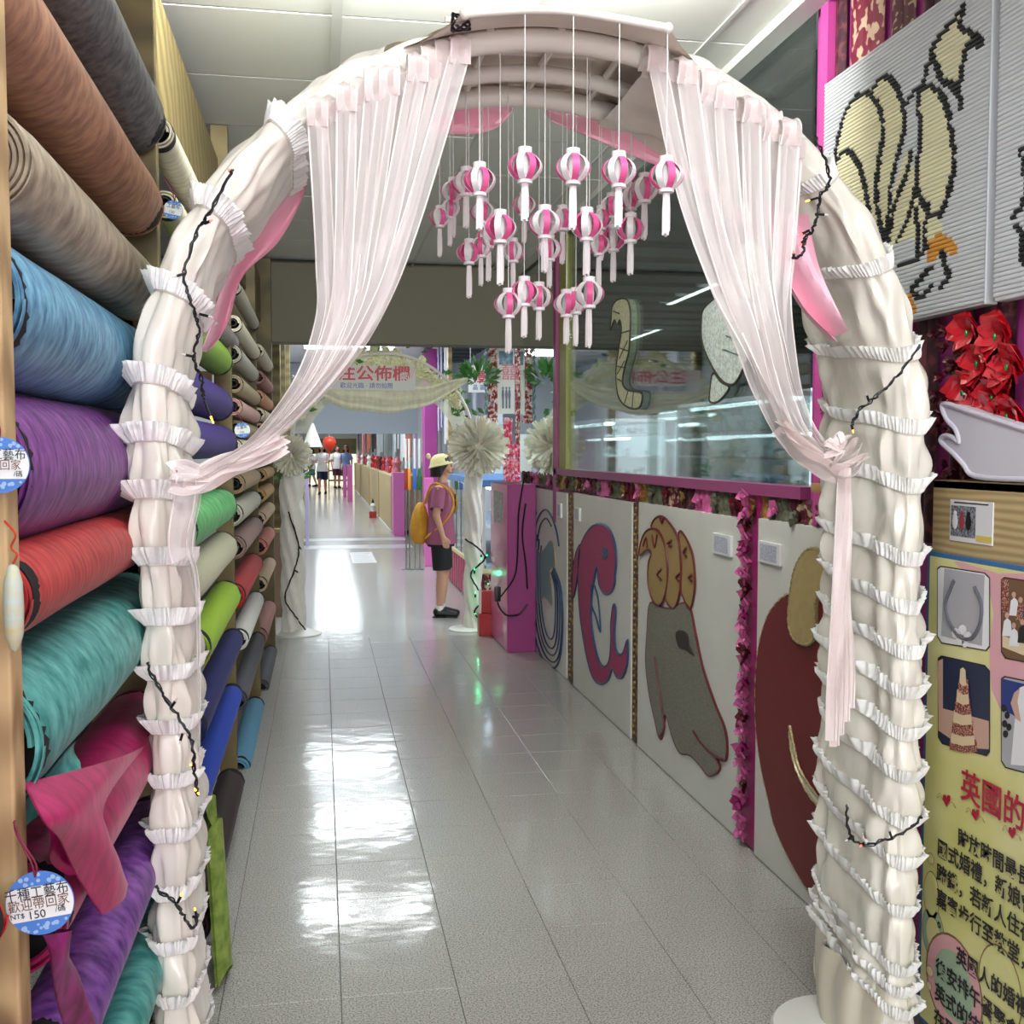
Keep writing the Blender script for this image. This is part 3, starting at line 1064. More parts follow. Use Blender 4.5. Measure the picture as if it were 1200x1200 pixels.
def cano(u, v):
    a = 1.15 + (2.0 - 1.15) * u
    r = AR + 0.022 + 0.004 * sin(u * 40) + 0.01 * sin(pi * v)
    return (ACX + r * cos(a), AY0 + (AY1 - AY0) * v, AZ + r * sin(a))


MB().grid(cano, 40, 10).grid(lambda u, v: Vector(cano(u, v)) + Vector((0, 0, 0.004)), 40, 10).build('canopy_cloth', m_canopy, arch)
for k in range(5):
    a = 1.2 + 0.18 * k
    MB().tube([(ACX + (AR + 0.01) * cos(a), AY0, AZ + (AR + 0.01) * sin(a)), (ACX + (AR + 0.01) * cos(a), AY1, AZ + (AR + 0.01) * sin(a))], 0.008, 8).build('crossbar', m_pipe, arch)
# foot disc of the right leg and the gathered satin skirt
fx, fy = ACX + AR, AYM
MB().lathe([(0.0, 0.0), (0.165, 0.0), (0.168, 0.006), (0.160, 0.016), (0.03, 0.022), (0, 0.022)], 40, (fx - 0.05, fy, 0.0)).build('foot_disc', m_white, arch)
MB().lathe([(0.0, 0.0), (0.15, 0.0), (0.152, 0.006), (0.146, 0.014), (0.03, 0.02), (0, 0.02)], 40, (ACX - AR + 0.06, fy, 0.0)).build('foot_disc', m_white, arch)
m_satin2 = mat('cream_satin', (214, 206, 188), 0.22, spec=0.7, bump=0.3, vscale=(7, 7, 5), bdist=0.01, var=0.03)


def skirt(u, v):
    th = 2 * pi * v
    z = 0.005 + 0.19 * u
    k = 1 + 0.10 * sin(th * 9 + 2 * sin(z * 12)) * (0.4 + u) + 0.08 * sin(pi * u)
    rx, ry = (0.062 + 0.02 * (1 - u)) * k, (AYH - 0.02) * (0.82 + 0.18 * u) * k
    return (fx + rx * cos(th), fy + ry * sin(th), z)


MB().grid(skirt, 24, 90).build('satin_skirt', m_satin2, arch, fix=True)

# rack of rods over the arch front that the lanterns hang from
ZR = 2.255
lr = thing('lantern_rack', 'white cloth-covered rod rack fixed across the top of the arch', 'rack', (0.5, 2.0, ZR))
fl_ = W(545, 16, Y=1.99)
fr_ = W(783, 33, Y=1.99)
fm_ = W(655, 12, Y=1.99)
front = smoothline([fl_, fm_, fr_], 12)
MB().tube(front, 0.0085, 10).build('front_rod', m_pipe, lr)
for q in (fl_, fr_):
    MB().ball(q, 0.011, 12).build('rod_cap', m_pipe, lr)
n_ = len(front)


def apron(u, v):
    k = min(n_ - 1, int(u * (n_ - 1)))
    k2 = min(n_ - 1, k + 1)
    ff = u * (n_ - 1) - k
    p = front[k].lerp(front[k2], ff)
    a = 1.98 + (1.18 - 1.98) * u
    q = Vector((ACX + (AR + 0.02) * cos(a), AY0 + 0.02, AZ + (AR + 0.02) * sin(a)))
    r = p.lerp(q, v)
    r.z -= 0.010 * sin(pi * v)
    return r


MB().grid(apron, 30, 8).grid(lambda u, v: apron(u, v) + Vector((0, 0, 0.003)), 30, 8).build('apron_cloth', m_canopy, lr)
ROWS = (1.99, 2.16, 2.32, 2.47, 2.60)
m_string = mat('white_string', (236, 236, 232), 0.6)
for y in ROWS[1:]:
    pts = []
    for k in range(13):
        x = 0.25 + 0.44 * k / 12
        pts.append((x, y, ZR + 0.0 + 0.05 * (1 - ((x - 0.5) / 0.4) ** 2) * 0.3))
    MB().tube(pts, 0.007, 8).build('rod', m_pipe, lr)

# ---------------------------------------------------------------- paper lanterns
m_lw = mat('lantern_white', (240, 236, 238), 0.5)
m_lp = mat('lantern_pink', (234, 96, 156), 0.45)
m_tass = mat('tassel_white', (232, 226, 226), 0.8, bump=0.5, vscale=(300, 300, 8), bdist=0.003)


def lant_meshes():
    ms = {}
    ms['cap_t'] = MB().lathe([(0.0105, 0.020), (0.0135, 0.020), (0.0135, 0.036), (0.0105, 0.036), (0.0105, 0.022), (0, 0.022)], 18).mesh('cap', m_lw)
    ms['cap_b'] = MB().lathe([(0.0, -0.031), (0.0145, -0.031), (0.0145, -0.021), (0.010, -0.019), (0, -0.019)], 18).mesh('cap', m_lw)
    for nm, mm in (('w', m_lw), ('p', m_lp)):
        b = MB()
        n = 10
        rows = []
        for i in range(n + 1):
            q = i / n
            z = 0.026 - 0.052 * q
            r = 0.012 + 0.021 * sin(pi * q) ** 0.8
            hw = 0.0065
            rows.append((r, z, hw))
        for (r, z, hw) in rows:
            for (s, dr) in ((-1, 0), (1, 0), (1, -0.0012), (-1, -0.0012)):
                b.v.append((r + dr, s * hw, z))
        for i in range(n):
            for k in range(4):
                k2 = (k + 1) % 4
                b.f.append((i * 4 + k, i * 4 + k2, (i + 1) * 4 + k2, (i + 1) * 4 + k))
                b.m.append(0)
        ms[nm] = b.mesh('paper_strip', mm)
    ms['tube'] = MB().lathe([(0.0095, -0.022), (0.012, 0), (0.0095, 0.024)], 14).mesh('inner_tube', m_lw)
    tb = MB()
    rnd = random.Random(3)
    for k in range(9):
        a = 2 * pi * k / 9
        r0 = 0.0042 if k else 0
        tb.tube([(r0 * cos(a), r0 * sin(a), -0.03), (1.3 * r0 * cos(a), 1.3 * r0 * sin(a), -0.06), (1.2 * r0 * cos(a) + rnd.uniform(-.001, .001), 1.2 * r0 * sin(a), -0.098 + rnd.uniform(-.006, .004))], 0.0026, 5)
    ms['tassel'] = tb.mesh('tassel', m_tass)
    return ms


LM = lant_meshes()
LZ = [  # zoomed survey (x, y, width) of each lantern's body
    (455, 130, 135), (660, 135, 135), (855, 148, 135), (1058, 168, 135), (262, 188, 125), (205, 198, 110), (150, 235, 98), (136, 308, 84), (92, 345, 82),
    (965, 225, 112), (908, 262, 100), (452, 292, 88), (275, 322, 96), (350, 390, 125), (300, 428, 92), (268, 470, 88), (217, 495, 96), (405, 490, 92),
    (540, 370, 125), (560, 480, 98), (615, 352, 96), (718, 380, 125), (780, 352, 92), (825, 300, 98), (905, 395, 112), (832, 438, 100), (770, 460, 92),
    (452, 665, 112), (385, 715, 112), (515, 685, 106), (728, 670, 118), (672, 705, 100), (632, 715, 104)]
ROWW = ['front row', 'second row', 'third row', 'fourth row', 'back row']
tier = lambda y: 'uppermost tier' if y < 210 else 'upper middle tier' if y < 330 else 'middle tier' if y < 420 else 'lower middle tier' if y < 560 else 'lowest tier'
order = sorted(range(len(LZ)), key=lambda i: LZ[i][0])
for i, (zx, zy, wd) in enumerate(LZ):
    px, py = 490 + zx / 3.636, 160 + zy / 3.636
    want = 2.0 * 135.0 / wd
    Y = min(ROWS, key=lambda q: abs(q - want))
    c = W(px, py, Y=Y)
    D = (c - CAM).dot(fwd)
    sc = (wd / 3.636) * D / F / 0.060
    rk_ = 1 + sorted([q for q in range(len(LZ)) if tier(LZ[q][1]) == tier(zy)], key=lambda q: LZ[q][0]).index(i)
    ordn = ['first', 'second', 'third', 'fourth', 'fifth', 'sixth', 'seventh', 'eighth', 'ninth', 'tenth', 'eleventh'][rk_ - 1]
    t = thing('paper_lantern', f'pink and white paper lantern, {ordn} from the left in the {tier(zy)}', 'lantern', (c.x, c.y, c.z), 'pink and white paper lanterns under the arch')
    rz = random.uniform(-0.5, 0.5)
    t.rotation_euler = (0, 0, 0)
    for nm in ('cap_t', 'cap_b'):
        instance(LM[nm], 'cap', t, c, (0, 0, 0), (sc, sc, sc))
    instance(LM['tube'], 'inner_tube', t, c, (0, 0, 0), (sc, sc, sc))
    for k in range(8):
        instance(LM['p' if k % 2 == 0 else 'w'], 'paper_strip', t, c, (0, 0, rz - pi / 2 + k * pi / 4), (sc, sc, sc))
    instance(LM['tassel'], 'tassel', t, c, (0, 0, rz), (sc, sc, sc * random.uniform(0.95, 1.2)))
    ztop = front[min(range(n_), key=lambda q: abs(front[q].x - c.x))].z if Y == ROWS[0] else ZR + 0.015 * (1 - ((c.x - 0.5) / 0.4) ** 2)
    sb = MB().tube([(c.x, c.y, c.z - 0.02 * sc), (c.x, c.y, ztop)], 0.0010, 5)
    sb.build('string', m_string, t)

# ---------------------------------------------------------------- organza ribbon curtains
m_org = mat('organza', (238, 230, 228), 0.35, alpha=0.46, spec=0.5, sheen=0.5, bump=0.3, vscale=(40, 40, 6), bdist=0.002)
m_orgedge = mat('organza_edge', (244, 234, 230), 0.3, alpha=0.85, sheen=0.4)
m_orgpink = mat('organza_band', (238, 222, 219), 0.35, alpha=0.8, sheen=0.5, bump=0.5, vscale=(12, 12, 60), bdist=0.004)


def ribbon(b, pts, w, ang, across=Vector((1, 0, 0))):
    """thin ribbon with selvedges; ang(s) turns its width about the run"""
    n = len(pts)
    base = len(b.v)
    for i, p in enumerate(pts):
        s = i / (n - 1)
        t = (pts[min(i + 1, n - 1)] - pts[max(i - 1, 0)]).normalized()
        ac = (across - t * across.dot(t)).normalized()
        dp = t.cross(ac)
        a = ang(s)
        ww = w(s) if callable(w) else w
        d = ac * cos(a) + dp * sin(a)
        for k in (-0.5, -0.42, -0.1, 0.18, 0.42, 0.5):
            q = p + d * (ww * k) + dp * (0.004 * cos(k * 9 + s * 6))
            b.v.append(tuple(q))
    for i in range(n - 1):
        for k in range(5):
            p = base + i * 6 + k
            b.f.append((p, p + 1, p + 7, p + 6))
            b.m.append(1 if k in (0, 4) else 0)


def curtain(root, A, B, n, y_off, gather, width, tops):
    A3 = smoothline([W(x, y, Y=yy) for (x, y, yy) in A], 10)
    B3 = smoothline([W(x, y, Y=yy) for (x, y, yy) in B], 10)
    for i in range(n):
        q = i / (n - 1)
        jit = random.uniform(-0.02, 0.02)
        pts = []
        for k in range(len(A3)):
            s = k / (len(A3) - 1)
            qq = min(1, max(0, q + jit * sin(pi * s)))
            p = A3[k].lerp(B3[k], qq)
            p.y += 0.02 * sin(i * 2.4) * (1 - s) + 0.012 * sin(i * 1.7) * s - y_off
            pts.append(p)
        # short loop folded over the arch
        b = MB()
        ph = random.uniform(-0.5, 0.5)
        tw = random.choice((-1, 1)) * random.uniform(1.15, 1.5)
        k0 = random.uniform(0.35, 0.7)
        ribbon(b, pts, lambda s: width * (1 - 0.25 * s), lambda s: ph * 0.5 + tw * (1 / (1 + math.exp(-14 * (s - k0)))) * (1 - 0.5 * max(0, s - 0.8) / 0.2))
        b.build('ribbon', (m_org, m_orgedge), root)
        tp = pts[0]
        lb = MB()
        loop = [tp + Vector((0, 0.0, -0.02)), tp + Vector((0, -0.012, 0.012)), tp + Vector((0, 0.0, 0.034 + 0.012 * sin(i * 5))), tp + Vector((0, 0.03, 0.036)), tp + Vector((0, 0.06, 0.0))]
        ribbon(lb, smoothline(loop, 5), width, lambda s: 0.1 * sin(i))
        lb.build('folded_top', (m_orgpink, m_orgedge), root)
    return A3, B3


YF = 2.085
lc = thing('ribbon_curtain', 'sheer pinkish white ribbon curtain swept to the left arch leg', 'curtain', (0.0, YF, 1.4), 'sheer ribbon curtains on the arch')
curtain(lc, [(372, 135, YF), (377, 220, YF), (381, 310, YF), (380, 375, YF), (352, 450, YF), (290, 525, YF), (238, 556, YF - 0.01)],
        [(538, 66, YF), (512, 160, YF), (482, 260, YF), (450, 345, YF), (405, 425, YF), (335, 500, YF), (238, 562, YF - 0.01)], 11, 0.0, None, 0.040, None)
gp = smoothline([W(330, 516, Y=YF - 0.02), W(290, 540, Y=YF - 0.03), W(250, 556, Y=YF - 0.03), W(222, 562, Y=YF - 0.03), W(200, 562, Y=YF - 0.02)], 8)
gb = MB()
for k in range(5):
    off = Vector((0, 0.008 * k - 0.01, 0.007 * (k - 2)))
    ribbon(gb, [p + off * (1 + 0.5 * sin(0.35 * i + k)) for i, p in enumerate(gp)], 0.045, lambda s, k=k: pi / 2 * 0.7 + 0.5 * sin(k * 2 + 4 * s), Vector((0, 0, 1)))
gb.build('tie_band', (m_orgpink, m_orgedge), lc)
tl = smoothline([W(232, 560, Y=YF - 0.03), W(229, 590, Y=YF - 0.03), W(222, 640, Y=YF - 0.03), W(232, 700, Y=YF - 0.02), W(234, 900, Y=YF - 0.02)], 8)
tb = MB()
ribbon(tb, tl, 0.024, lambda s: 0.4 + 1.0 * s)
ribbon(tb, [p + Vector((-0.02, -0.005, 0)) for p in tl[:20]], 0.04, lambda s: 0.3 - 1.2 * s)
tb.build('ribbon_tail', (m_org, m_orgedge), lc)

rc_ = thing('ribbon_curtain', 'sheer pinkish white ribbon curtain swept to the right arch leg', 'curtain', (1.0, YF, 1.4), 'sheer ribbon curtains on the arch')
curtain(rc_, [(770, 72, YF), (800, 215, YF), (835, 320, YF), (868, 395, YF), (892, 460, YF), (925, 520, YF), (985, 550, YF)],
        [(936, 170, YF), (926, 290, YF), (920, 350, YF), (925, 420, YF), (938, 475, YF), (958, 515, YF), (985, 543, YF)], 12, 0.0, None, 0.044, None)
gp = smoothline([W(915, 500, Y=YF - 0.02), W(940, 528, Y=YF - 0.03), W(968, 545, Y=YF - 0.03), W(992, 545, Y=YF - 0.03), W(1010, 535, Y=YF - 0.01)], 8)
gb = MB()
for k in range(5):
    off = Vector((0, 0.008 * k - 0.01, 0.009 * (k - 2)))
    ribbon(gb, [p + off * (1 + 0.5 * sin(0.35 * i + k)) for i, p in enumerate(gp)], 0.05, lambda s, k=k: pi / 2 * 0.7 + 0.5 * sin(k * 2 + 4 * s), Vector((0, 0, 1)))
kn = W(978, 532, Y=YF - 0.04)
for k in range(5):
    a = 0.8 + k * 0.9
    lp = [kn + Vector((0.03 * sin(t_) * cos(a), -0.012 * (1 + cos(t_)), 0.03 * sin(t_) * sin(a) + 0.01)) for t_ in [j * pi / 10 for j in range(11)]]
    ribbon(gb, lp, 0.022, lambda s: 0.6, Vector((0, 0, 1)))
gb.build('tie_band', (m_orgpink, m_orgedge), rc_)
tb = MB()
for k, (x1, y1) in enumerate(((974, 868), (978, 875), (984, 862), (990, 846), (995, 830))):
    tl = smoothline([W(990, 548, Y=YF - 0.04 + 0.01 * k), W(988 + k, 600, Y=YF - 0.04 + 0.01 * k), W(982 + 2 * k, 700, Y=YF - 0.04 + 0.008 * k), W(x1 + 1, y1 - 60, Y=YF - 0.04 + 0.006 * k), W(x1, y1, Y=YF - 0.04 + 0.006 * k)], 8)
    ribbon(tb, tl, 0.026, lambda s, k=k: 0.15 + 0.3 * sin(k + 3 * s))
tb.build('ribbon_tail', (m_orgpink, m_orgedge), rc_)

# ---------------------------------------------------------------- pink cloth swags
m_pinkcloth = mat('pink_chiffon', (250, 190, 208), 0.5, sheen=0.3, bump=0.4, vscale=(10, 10, 10), bdist=0.01, var=0.05, subs=0.1)


def cloth(name, label, L, R, Yd, n=26, m=10, wob=0.02, group='pink chiffon swags inside the arch'):
    A = smoothline([W(x, y, Y=Yd) for (x, y) in L], 8)
    B = smoothline([W(x, y, Y=Yd + 0.06) for (x, y) in R], 8)

    def fn(u, v, o=0):
        k = u * (len(A) - 1)
        i = min(len(A) - 2, int(k))
        a = A[i].lerp(A[i + 1], k - i)
        b = B[i].lerp(B[i + 1], k - i)
        p = a.lerp(b, v)
        p.y += wob * sin(v * pi * 2.5 + u * 4) + 0.03 * sin(pi * v) + o
        return p
    g = MB().grid(fn, n * 2, m).grid(lambda u, v: fn(u, v, 0.003), n * 2, m)
    o = g.build(name, m_pinkcloth)
    tag(o, label, 'cloth', group)
    return o


cloth('pink_swag', 'pink chiffon swag hanging inside the left curve of the arch', [(375, 165), (330, 215), (285, 262), (262, 325), (240, 400), (232, 412)], [(368, 185), (352, 235), (325, 285), (285, 325), (268, 380), (248, 408)], 2.46)
cloth('pink_swag', 'rose pink swag at the top left under the arch canopy', [(606, 100), (575, 100), (540, 104), (500, 120)], [(602, 128), (580, 150), (548, 160), (505, 158)], 2.64)
cloth('pink_swag', 'long rose pink swag from the arch top down to the right', [(618, 104), (680, 112), (750, 128), (830, 165), (880, 215), (925, 275)], [(650, 140), (700, 162), (745, 184), (805, 212), (850, 245), (895, 300)], 2.64)
cloth('pink_swag', 'light pink chiffon point hanging at the right curve of the arch', [(948, 250), (962, 300), (976, 345), (990, 388)], [(900, 235), (912, 300), (938, 362), (978, 402)], 2.09)
cloth('pink_cloth_tuft', 'pink cloth tuft tied behind the top left of the arch', [(548, 22), (525, 32), (505, 44)], [(545, 38), (528, 44), (507, 50)], 2.35, n=8, m=5, wob=0.01)

# ---------------------------------------------------------------- fairy lights
m_wire = mat('black_wire', (16, 17, 20), 0.4)
m_bulbr = mat('bulb_red', (255, 70, 60), 0.3, emit=6)
m_bulba = mat('bulb_amber', (255, 170, 60), 0.3, emit=5)
m_bulbg = mat('bulb_green', (60, 240, 130), 0.3, emit=4)
m_bulbo = mat('bulb_clear', (226, 210, 210), 0.2)


def fairy(label, pts, Yd, bulbs, r=0.0032, group='fairy light strings', stub=True, X=None):
    r = r if r > 0.004 else 0.0025
    P = []
    for (x, y) in pts:
        P.append(W(x, y, Y=Yd) if X is None else W(x, y, X=X))
    ln = smoothline(P, 8)
    t = thing('fairy_lights', label, 'string lights', ln[-1], group)
    b = MB()
    ln2 = [p + Vector((0.0025 * sin(i * 1.9), 0.0015 * cos(i * 2.3), 0.002 * cos(i * 1.3))) for i, p in enumerate(ln)]
    b.tube(ln2, r, 6)
    ln3 = [p + Vector((0.003 * sin(i * 0.9 + 2), 0.004 * cos(i * 1.1), 0.003 * cos(i * 0.8))) for i, p in enumerate(ln)]
    b.tube(ln3, r * 0.6, 6)
    b.build('wire', m_wire, t)
    for (x, y, dx, dy, mm) in bulbs:
        a = W(x, y, Y=Yd) if X is None else W(x, y, X=X)
        e = W(x + dx, y + dy, Y=Yd - 0.01) if X is None else W(x + dx, y + dy, X=X - 0.01)
        s = MB().tube([a, a.lerp(e, 0.7)], r * 1.1, 6).build('socket', m_wire, t)
        MB().tube([a.lerp(e, 0.7), e], [r * 0.9, r * 0.5], 6).build('bulb', mm, s)
    return t


YW = 2.05
fairy('black fairy light string down the upper left arch', [(272, 200), (245, 250), (232, 270), (216, 320), (224, 355), (233, 385), (227, 418), (236, 445), (238, 468)], YW,
      [(272, 203, -5, -5, m_bulbr), (240, 262, 9, -4, m_bulbr), (234, 368, 15, 4, m_bulbo), (227, 418, -14, -3, m_bulbo), (218, 320, -16, 5, m_bulbo), (240, 470, 10, 26, m_bulba)])
fairy('black fairy light string on the lower left arch leg', [(172, 778), (190, 812), (212, 845), (225, 870), (228, 905), (232, 932)], YW,
      [(200, 830, 8, -12, m_bulbo), (214, 860, -4, 12, m_bulbo), (226, 898, -3, -2, m_bulba), (230, 925, 3, 6, m_bulba), (232, 932, -4, -8, m_bulba)])
fairy('short black fairy light end near the left arch foot', [(182, 1040), (205, 1058), (218, 1078), (226, 1088), (232, 1070)], YW,
      [(208, 1058, 6, -12, m_bulba), (230, 1072, -2, -8, m_bulba), (226, 1074, 10, 3, m_bulbo)])
fairy('tangle of black fairy wire with red bulbs on the upper right arch', [(955, 160), (968, 190), (972, 215), (962, 228), (958, 250), (952, 270), (944, 278), (940, 298), (928, 303)], YW,
      [(958, 232, -14, 4, m_bulba), (955, 251, 16, 1, m_bulbo), (948, 270, -12, 6, m_bulbr), (944, 280, -8, 8, m_bulbr), (930, 302, 0, -8, m_bulbr)])
fairy('black fairy wire slanting across the right arch leg', [(1078, 405), (1052, 440), (1030, 462), (1008, 480), (998, 498)], YW,
      [(1018, 470, -3, -10, m_bulbo), (998, 498, 2, 9, m_bulba)])
fairy('black fairy wire looped low around the right arch leg', [(992, 945), (995, 975), (1010, 990), (1035, 985), (1060, 975), (1080, 958)], YW,
      [(1000, 980, -10, 6, m_bulbo), (1045, 982, -4, -12, m_bulbo), (1012, 988, -4, 4, m_bulbr)])
# clump of wire on top
cl = thing('wire_clump', 'coiled black wire clump at the top left end of the rack', 'wire', W(541, 30, Y=2.02))
b = MB()
c = W(540, 27, Y=2.02)
for k in range(5):
    b.tube([c + Vector((0.017 * cos(a + k), 0.008 * sin(a * 2 + k), 0.014 * sin(a))) for a in [j * 2 * pi / 18 for j in range(18)]], 0.0022, 5, closed=True)
b.build('coil', m_wire, cl)
# ================================================================ RIGHT WALL
BX = WX - 0.03     # face of the white display boards


def Rg(pts, ox=560, oy=550, sc=3.0, X=None):
    """survey crop coordinates -> (points on a wall plane)"""
    return [W(ox + x / sc, oy + y / sc, X=BX if X is None else X) for (x, y) in pts]


def applique(parent, name, pts, mm, th=0.006, sm=4, lift=0.0):
    P = smoothline(pts, sm, closed=True) if sm else pts
    P = [p + Vector((-lift, 0, 0)) for p in P]
    return MB().prism(P, (-th, 0, 0)).build(name, mm, parent, smooth=False, fix=True)


def cord(parent, pts, mm, r=0.005, closed=True, sm=4, name='cord_outline', lift=0.004, twist=False):
    P = smoothline(pts, sm, closed=closed)
    P = [p + Vector((-lift, 0, 0)) for p in P]
    rr = [r * (1 + (0.28 * sin(i * 2.1) if twist else 0.06 * sin(i))) for i in range(len(P))]
    return MB().tube(P, rr, 6, closed=closed).build(name, mm, parent)


def board(label, x_far, x_near, top_far, top_near):
    ya, yb = W(x_far, 650, X=BX).y, W(x_near, 650, X=BX).y
    t = thing('display_board', label, 'display board', (WX - 0.015, (ya + yb) / 2, 0), 'white display boards leaning along the right wall')
    zt = (W(x_far, top_far, X=BX).z + W(x_near, top_near, X=BX).z) / 2
    MB().bbox((BX, yb, 0.004), (WX - 0.002, ya, zt), 0.002).build('board', m_board, t, smooth=False)
    return t, ya, yb, zt


m_cblue = mat('blue_bead_cord', (44, 72, 108), 0.4, var=0.4, vscale=(300, 300, 300), bump=0.6, bdist=0.002)
m_cnavy = mat('navy_bead_cord', (26, 30, 58), 0.4, var=0.3, vscale=(300, 300, 300))
m_cred = mat('dark_red_cord', (96, 26, 34), 0.5, var=0.3, vscale=(250, 250, 250))
m_cgold = mat('gold_twist_cord', (176, 160, 118), 0.35, metal=0.4, var=0.3, vscale=(200, 200, 200))
m_teal = mat('teal_sequin', (98, 144, 148), 0.4, var=0.15, vscale=(120, 120, 120))
m_rose = mat('rose_felt', (166, 62, 104), 0.8, var=0.05, vscale=(60, 60, 60))
m_ywool = mat('mustard_fabric', (160, 134, 84), 0.75, var=0.08, vscale=(90, 90, 90))
m_greyglit = mat('grey_glitter', (120, 118, 106), 0.5, var=0.3, vscale=(160, 160, 160), bump=0.5, bdist=0.002)
m_dkred = mat('dark_red_velvet', (104, 18, 24), 0.6, sheen=0.3, var=0.08, vscale=(6, 6, 6))
m_khaki = mat('khaki_velvet', (166, 146, 96), 0.6, sheen=0.3, var=0.06, vscale=(40, 40, 40))
m_card = mat('card_white', (222, 222, 224), 0.4)
m_cardp = mat('card_print', (150, 156, 182), 0.5, col2=(206, 204, 214), var=0.5, vscale=(60, 200, 200), detail=2)


def card(parent, px0, py0, px1, py1, X=None):
    X = BX if X is None else X
    a, b_ = W(px0, py0, X=X), W(px1, py1, X=X)
    lo = (X - 0.012, min(a.y, b_.y), min(a.z, b_.z))
    hi = (X, max(a.y, b_.y), max(a.z, b_.z))
    k = MB().bbox(lo, hi, 0.0015).build('note_card', m_card, parent, smooth=False)
    dy, dz = (hi[1] - lo[1]) * 0.12, (hi[2] - lo[2]) * 0.12
    MB().box((X - 0.0128, lo[1] + dy, lo[2] + dz), (X - 0.0119, hi[1] - dy, hi[2] - dz)).build('printed_field', m_cardp, k, smooth=False)
    return k


# board 1: blue cord rings
t, *_ = board('white board with rings of dark blue cord, farthest beside the pink cabinet', 621, 664, 572, 577)
P1 = [(208, 152), (192, 200), (185, 280), (186, 380), (190, 480), (200, 570), (222, 650), (250, 692), (276, 694), (293, 650), (300, 560), (300, 470), (290, 400), (268, 345)]
cord(t, Rg(P1), m_cblue, 0.007, closed=False)
for k, (sx, sy) in enumerate(((0.88, 0.93), (0.74, 0.85), (0.60, 0.77), (0.46, 0.66))):
    cx_, cy_ = 246, 400
    cord(t, Rg([(cx_ + (x - cx_) * sx + 4, cy_ + (y - cy_) * sy) for (x, y) in P1[1:]]), m_cblue if k % 2 else m_cnavy, 0.0055, closed=False)
cord(t, Rg([(198, 260), (205, 200), (222, 155), (242, 142), (262, 168), (278, 215), (287, 270)]), m_cblue, 0.006, closed=False)
cord(t, Rg([(212, 250), (222, 195), (242, 172), (260, 200)]), m_cnavy, 0.005, closed=False)
applique(t, 'teal_patch', Rg([(205, 285), (222, 292), (240, 275), (258, 250), (270, 275), (272, 340), (256, 352), (262, 420), (262, 478), (236, 448), (212, 470), (205, 400)]), m_teal)
cord(t, Rg([(205, 285), (222, 292), (240, 275), (258, 250), (270, 275), (272, 340), (256, 352), (262, 420), (262, 478), (236, 448), (212, 470), (205, 400)]), m_cgold, 0.004)
card(t, 655, 589, 659, 607)

# board 2: rose felt curl
t, *_ = board('white board with a curled rose pink felt figure outlined in navy', 672, 740, 578, 588)
body = [(360, 285), (380, 232), (405, 200), (435, 192), (465, 212), (484, 260), (490, 320), (486, 370), (484, 402), (470, 432), (448, 437), (430, 405), (422, 340), (414, 380), (404, 440), (402, 520), (410, 600), (428, 672), (448, 694), (466, 670), (472, 600), (472, 540), (480, 476), (488, 500), (484, 570), (490, 640), (512, 648), (530, 600), (529, 680), (512, 728), (492, 730), (476, 700), (462, 738), (435, 754), (408, 732), (388, 665), (372, 580), (360, 480), (356, 370)]
applique(t, 'felt_figure', Rg(body), m_rose)
cord(t, Rg(body), m_cblue, 0.0065)
fin = [(362, 265), (346, 300), (336, 370), (336, 452), (348, 410), (358, 330)]
applique(t, 'felt_fin', Rg(fin), m_rose)
cord(t, Rg(fin), m_cnavy, 0.005)
fin2 = [(406, 400), (402, 470), (418, 520), (433, 572), (430, 500), (422, 440)]
cord(t, Rg(fin2), m_cblue, 0.005)
applique(t, 'felt_spot', Rg([(441, 296), (447, 272), (457, 278), (461, 298), (455, 314), (445, 316)]), m_cblue, th=0.004, lift=0.006)
card(t, 675, 594, 681, 611)

# board 3: grey glitter gourd with mustard heads
t, *_ = board('white board with a grey glitter shape topped by three mustard lobes', 748, 867, 589, 606)
g = [(610, 470), (650, 486), (690, 488), (726, 470), (752, 495), (770, 580), (796, 700), (836, 820), (872, 910), (881, 980), (873, 1024), (842, 1012), (856, 1045), (842, 1068), (815, 1076), (786, 1040), (750, 1004), (715, 996), (690, 945), (664, 860), (655, 925), (643, 945), (624, 870), (604, 770), (595, 670), (600, 560)]
applique(t, 'glitter_body', Rg(g), m_greyglit, th=0.008)
cord(t, Rg(g), m_cred, 0.0055)
A = [(575, 302), (584, 245), (606, 212), (636, 214), (662, 258), (674, 330), (672, 410), (656, 468), (636, 476), (618, 450), (606, 390), (608, 330), (618, 295), (602, 282)]
Bb = [(616, 205), (630, 172), (655, 166), (682, 192), (708, 240), (720, 330), (718, 420), (700, 484), (678, 478), (668, 440), (676, 350), (664, 262), (640, 214)]
Cc = [(712, 222), (735, 240), (760, 300), (768, 380), (765, 440), (750, 492), (728, 452), (720, 420), (722, 330)]
for k, q in enumerate((Cc, Bb, A)):
    applique(t, 'mustard_lobe', Rg(q), m_ywool, th=0.006, lift=0.002 * k)
    cord(t, Rg(q), m_cred, 0.005, lift=0.006 + 0.002 * k)
for q in ([(655, 350), (640, 370), (655, 390)], [(720, 365), (706, 380), (720, 395)], [(762, 370), (750, 382), (762, 394)], [(590, 270), (600, 240), (606, 275)], [(622, 230), (630, 275), (640, 230)], [(690, 250), (676, 262), (690, 270)], [(742, 275), (732, 292), (742, 306)], [(650, 170), (656, 190), (662, 172)]):
    cord(t, Rg(q), m_cred, 0.0045, closed=False, lift=0.012)
applique(t, 'dark_spot', Rg([(704, 580), (720, 565), (745, 580), (752, 620), (768, 655), (740, 635), (715, 625)]), mat('dark_umber_felt', (52, 42, 38), 0.8), th=0.004, lift=0.008)
cord(t, Rg([(630, 660), (640, 740), (655, 850), (662, 910), (645, 940)]), m_cred, 0.005, closed=False, lift=0.009)
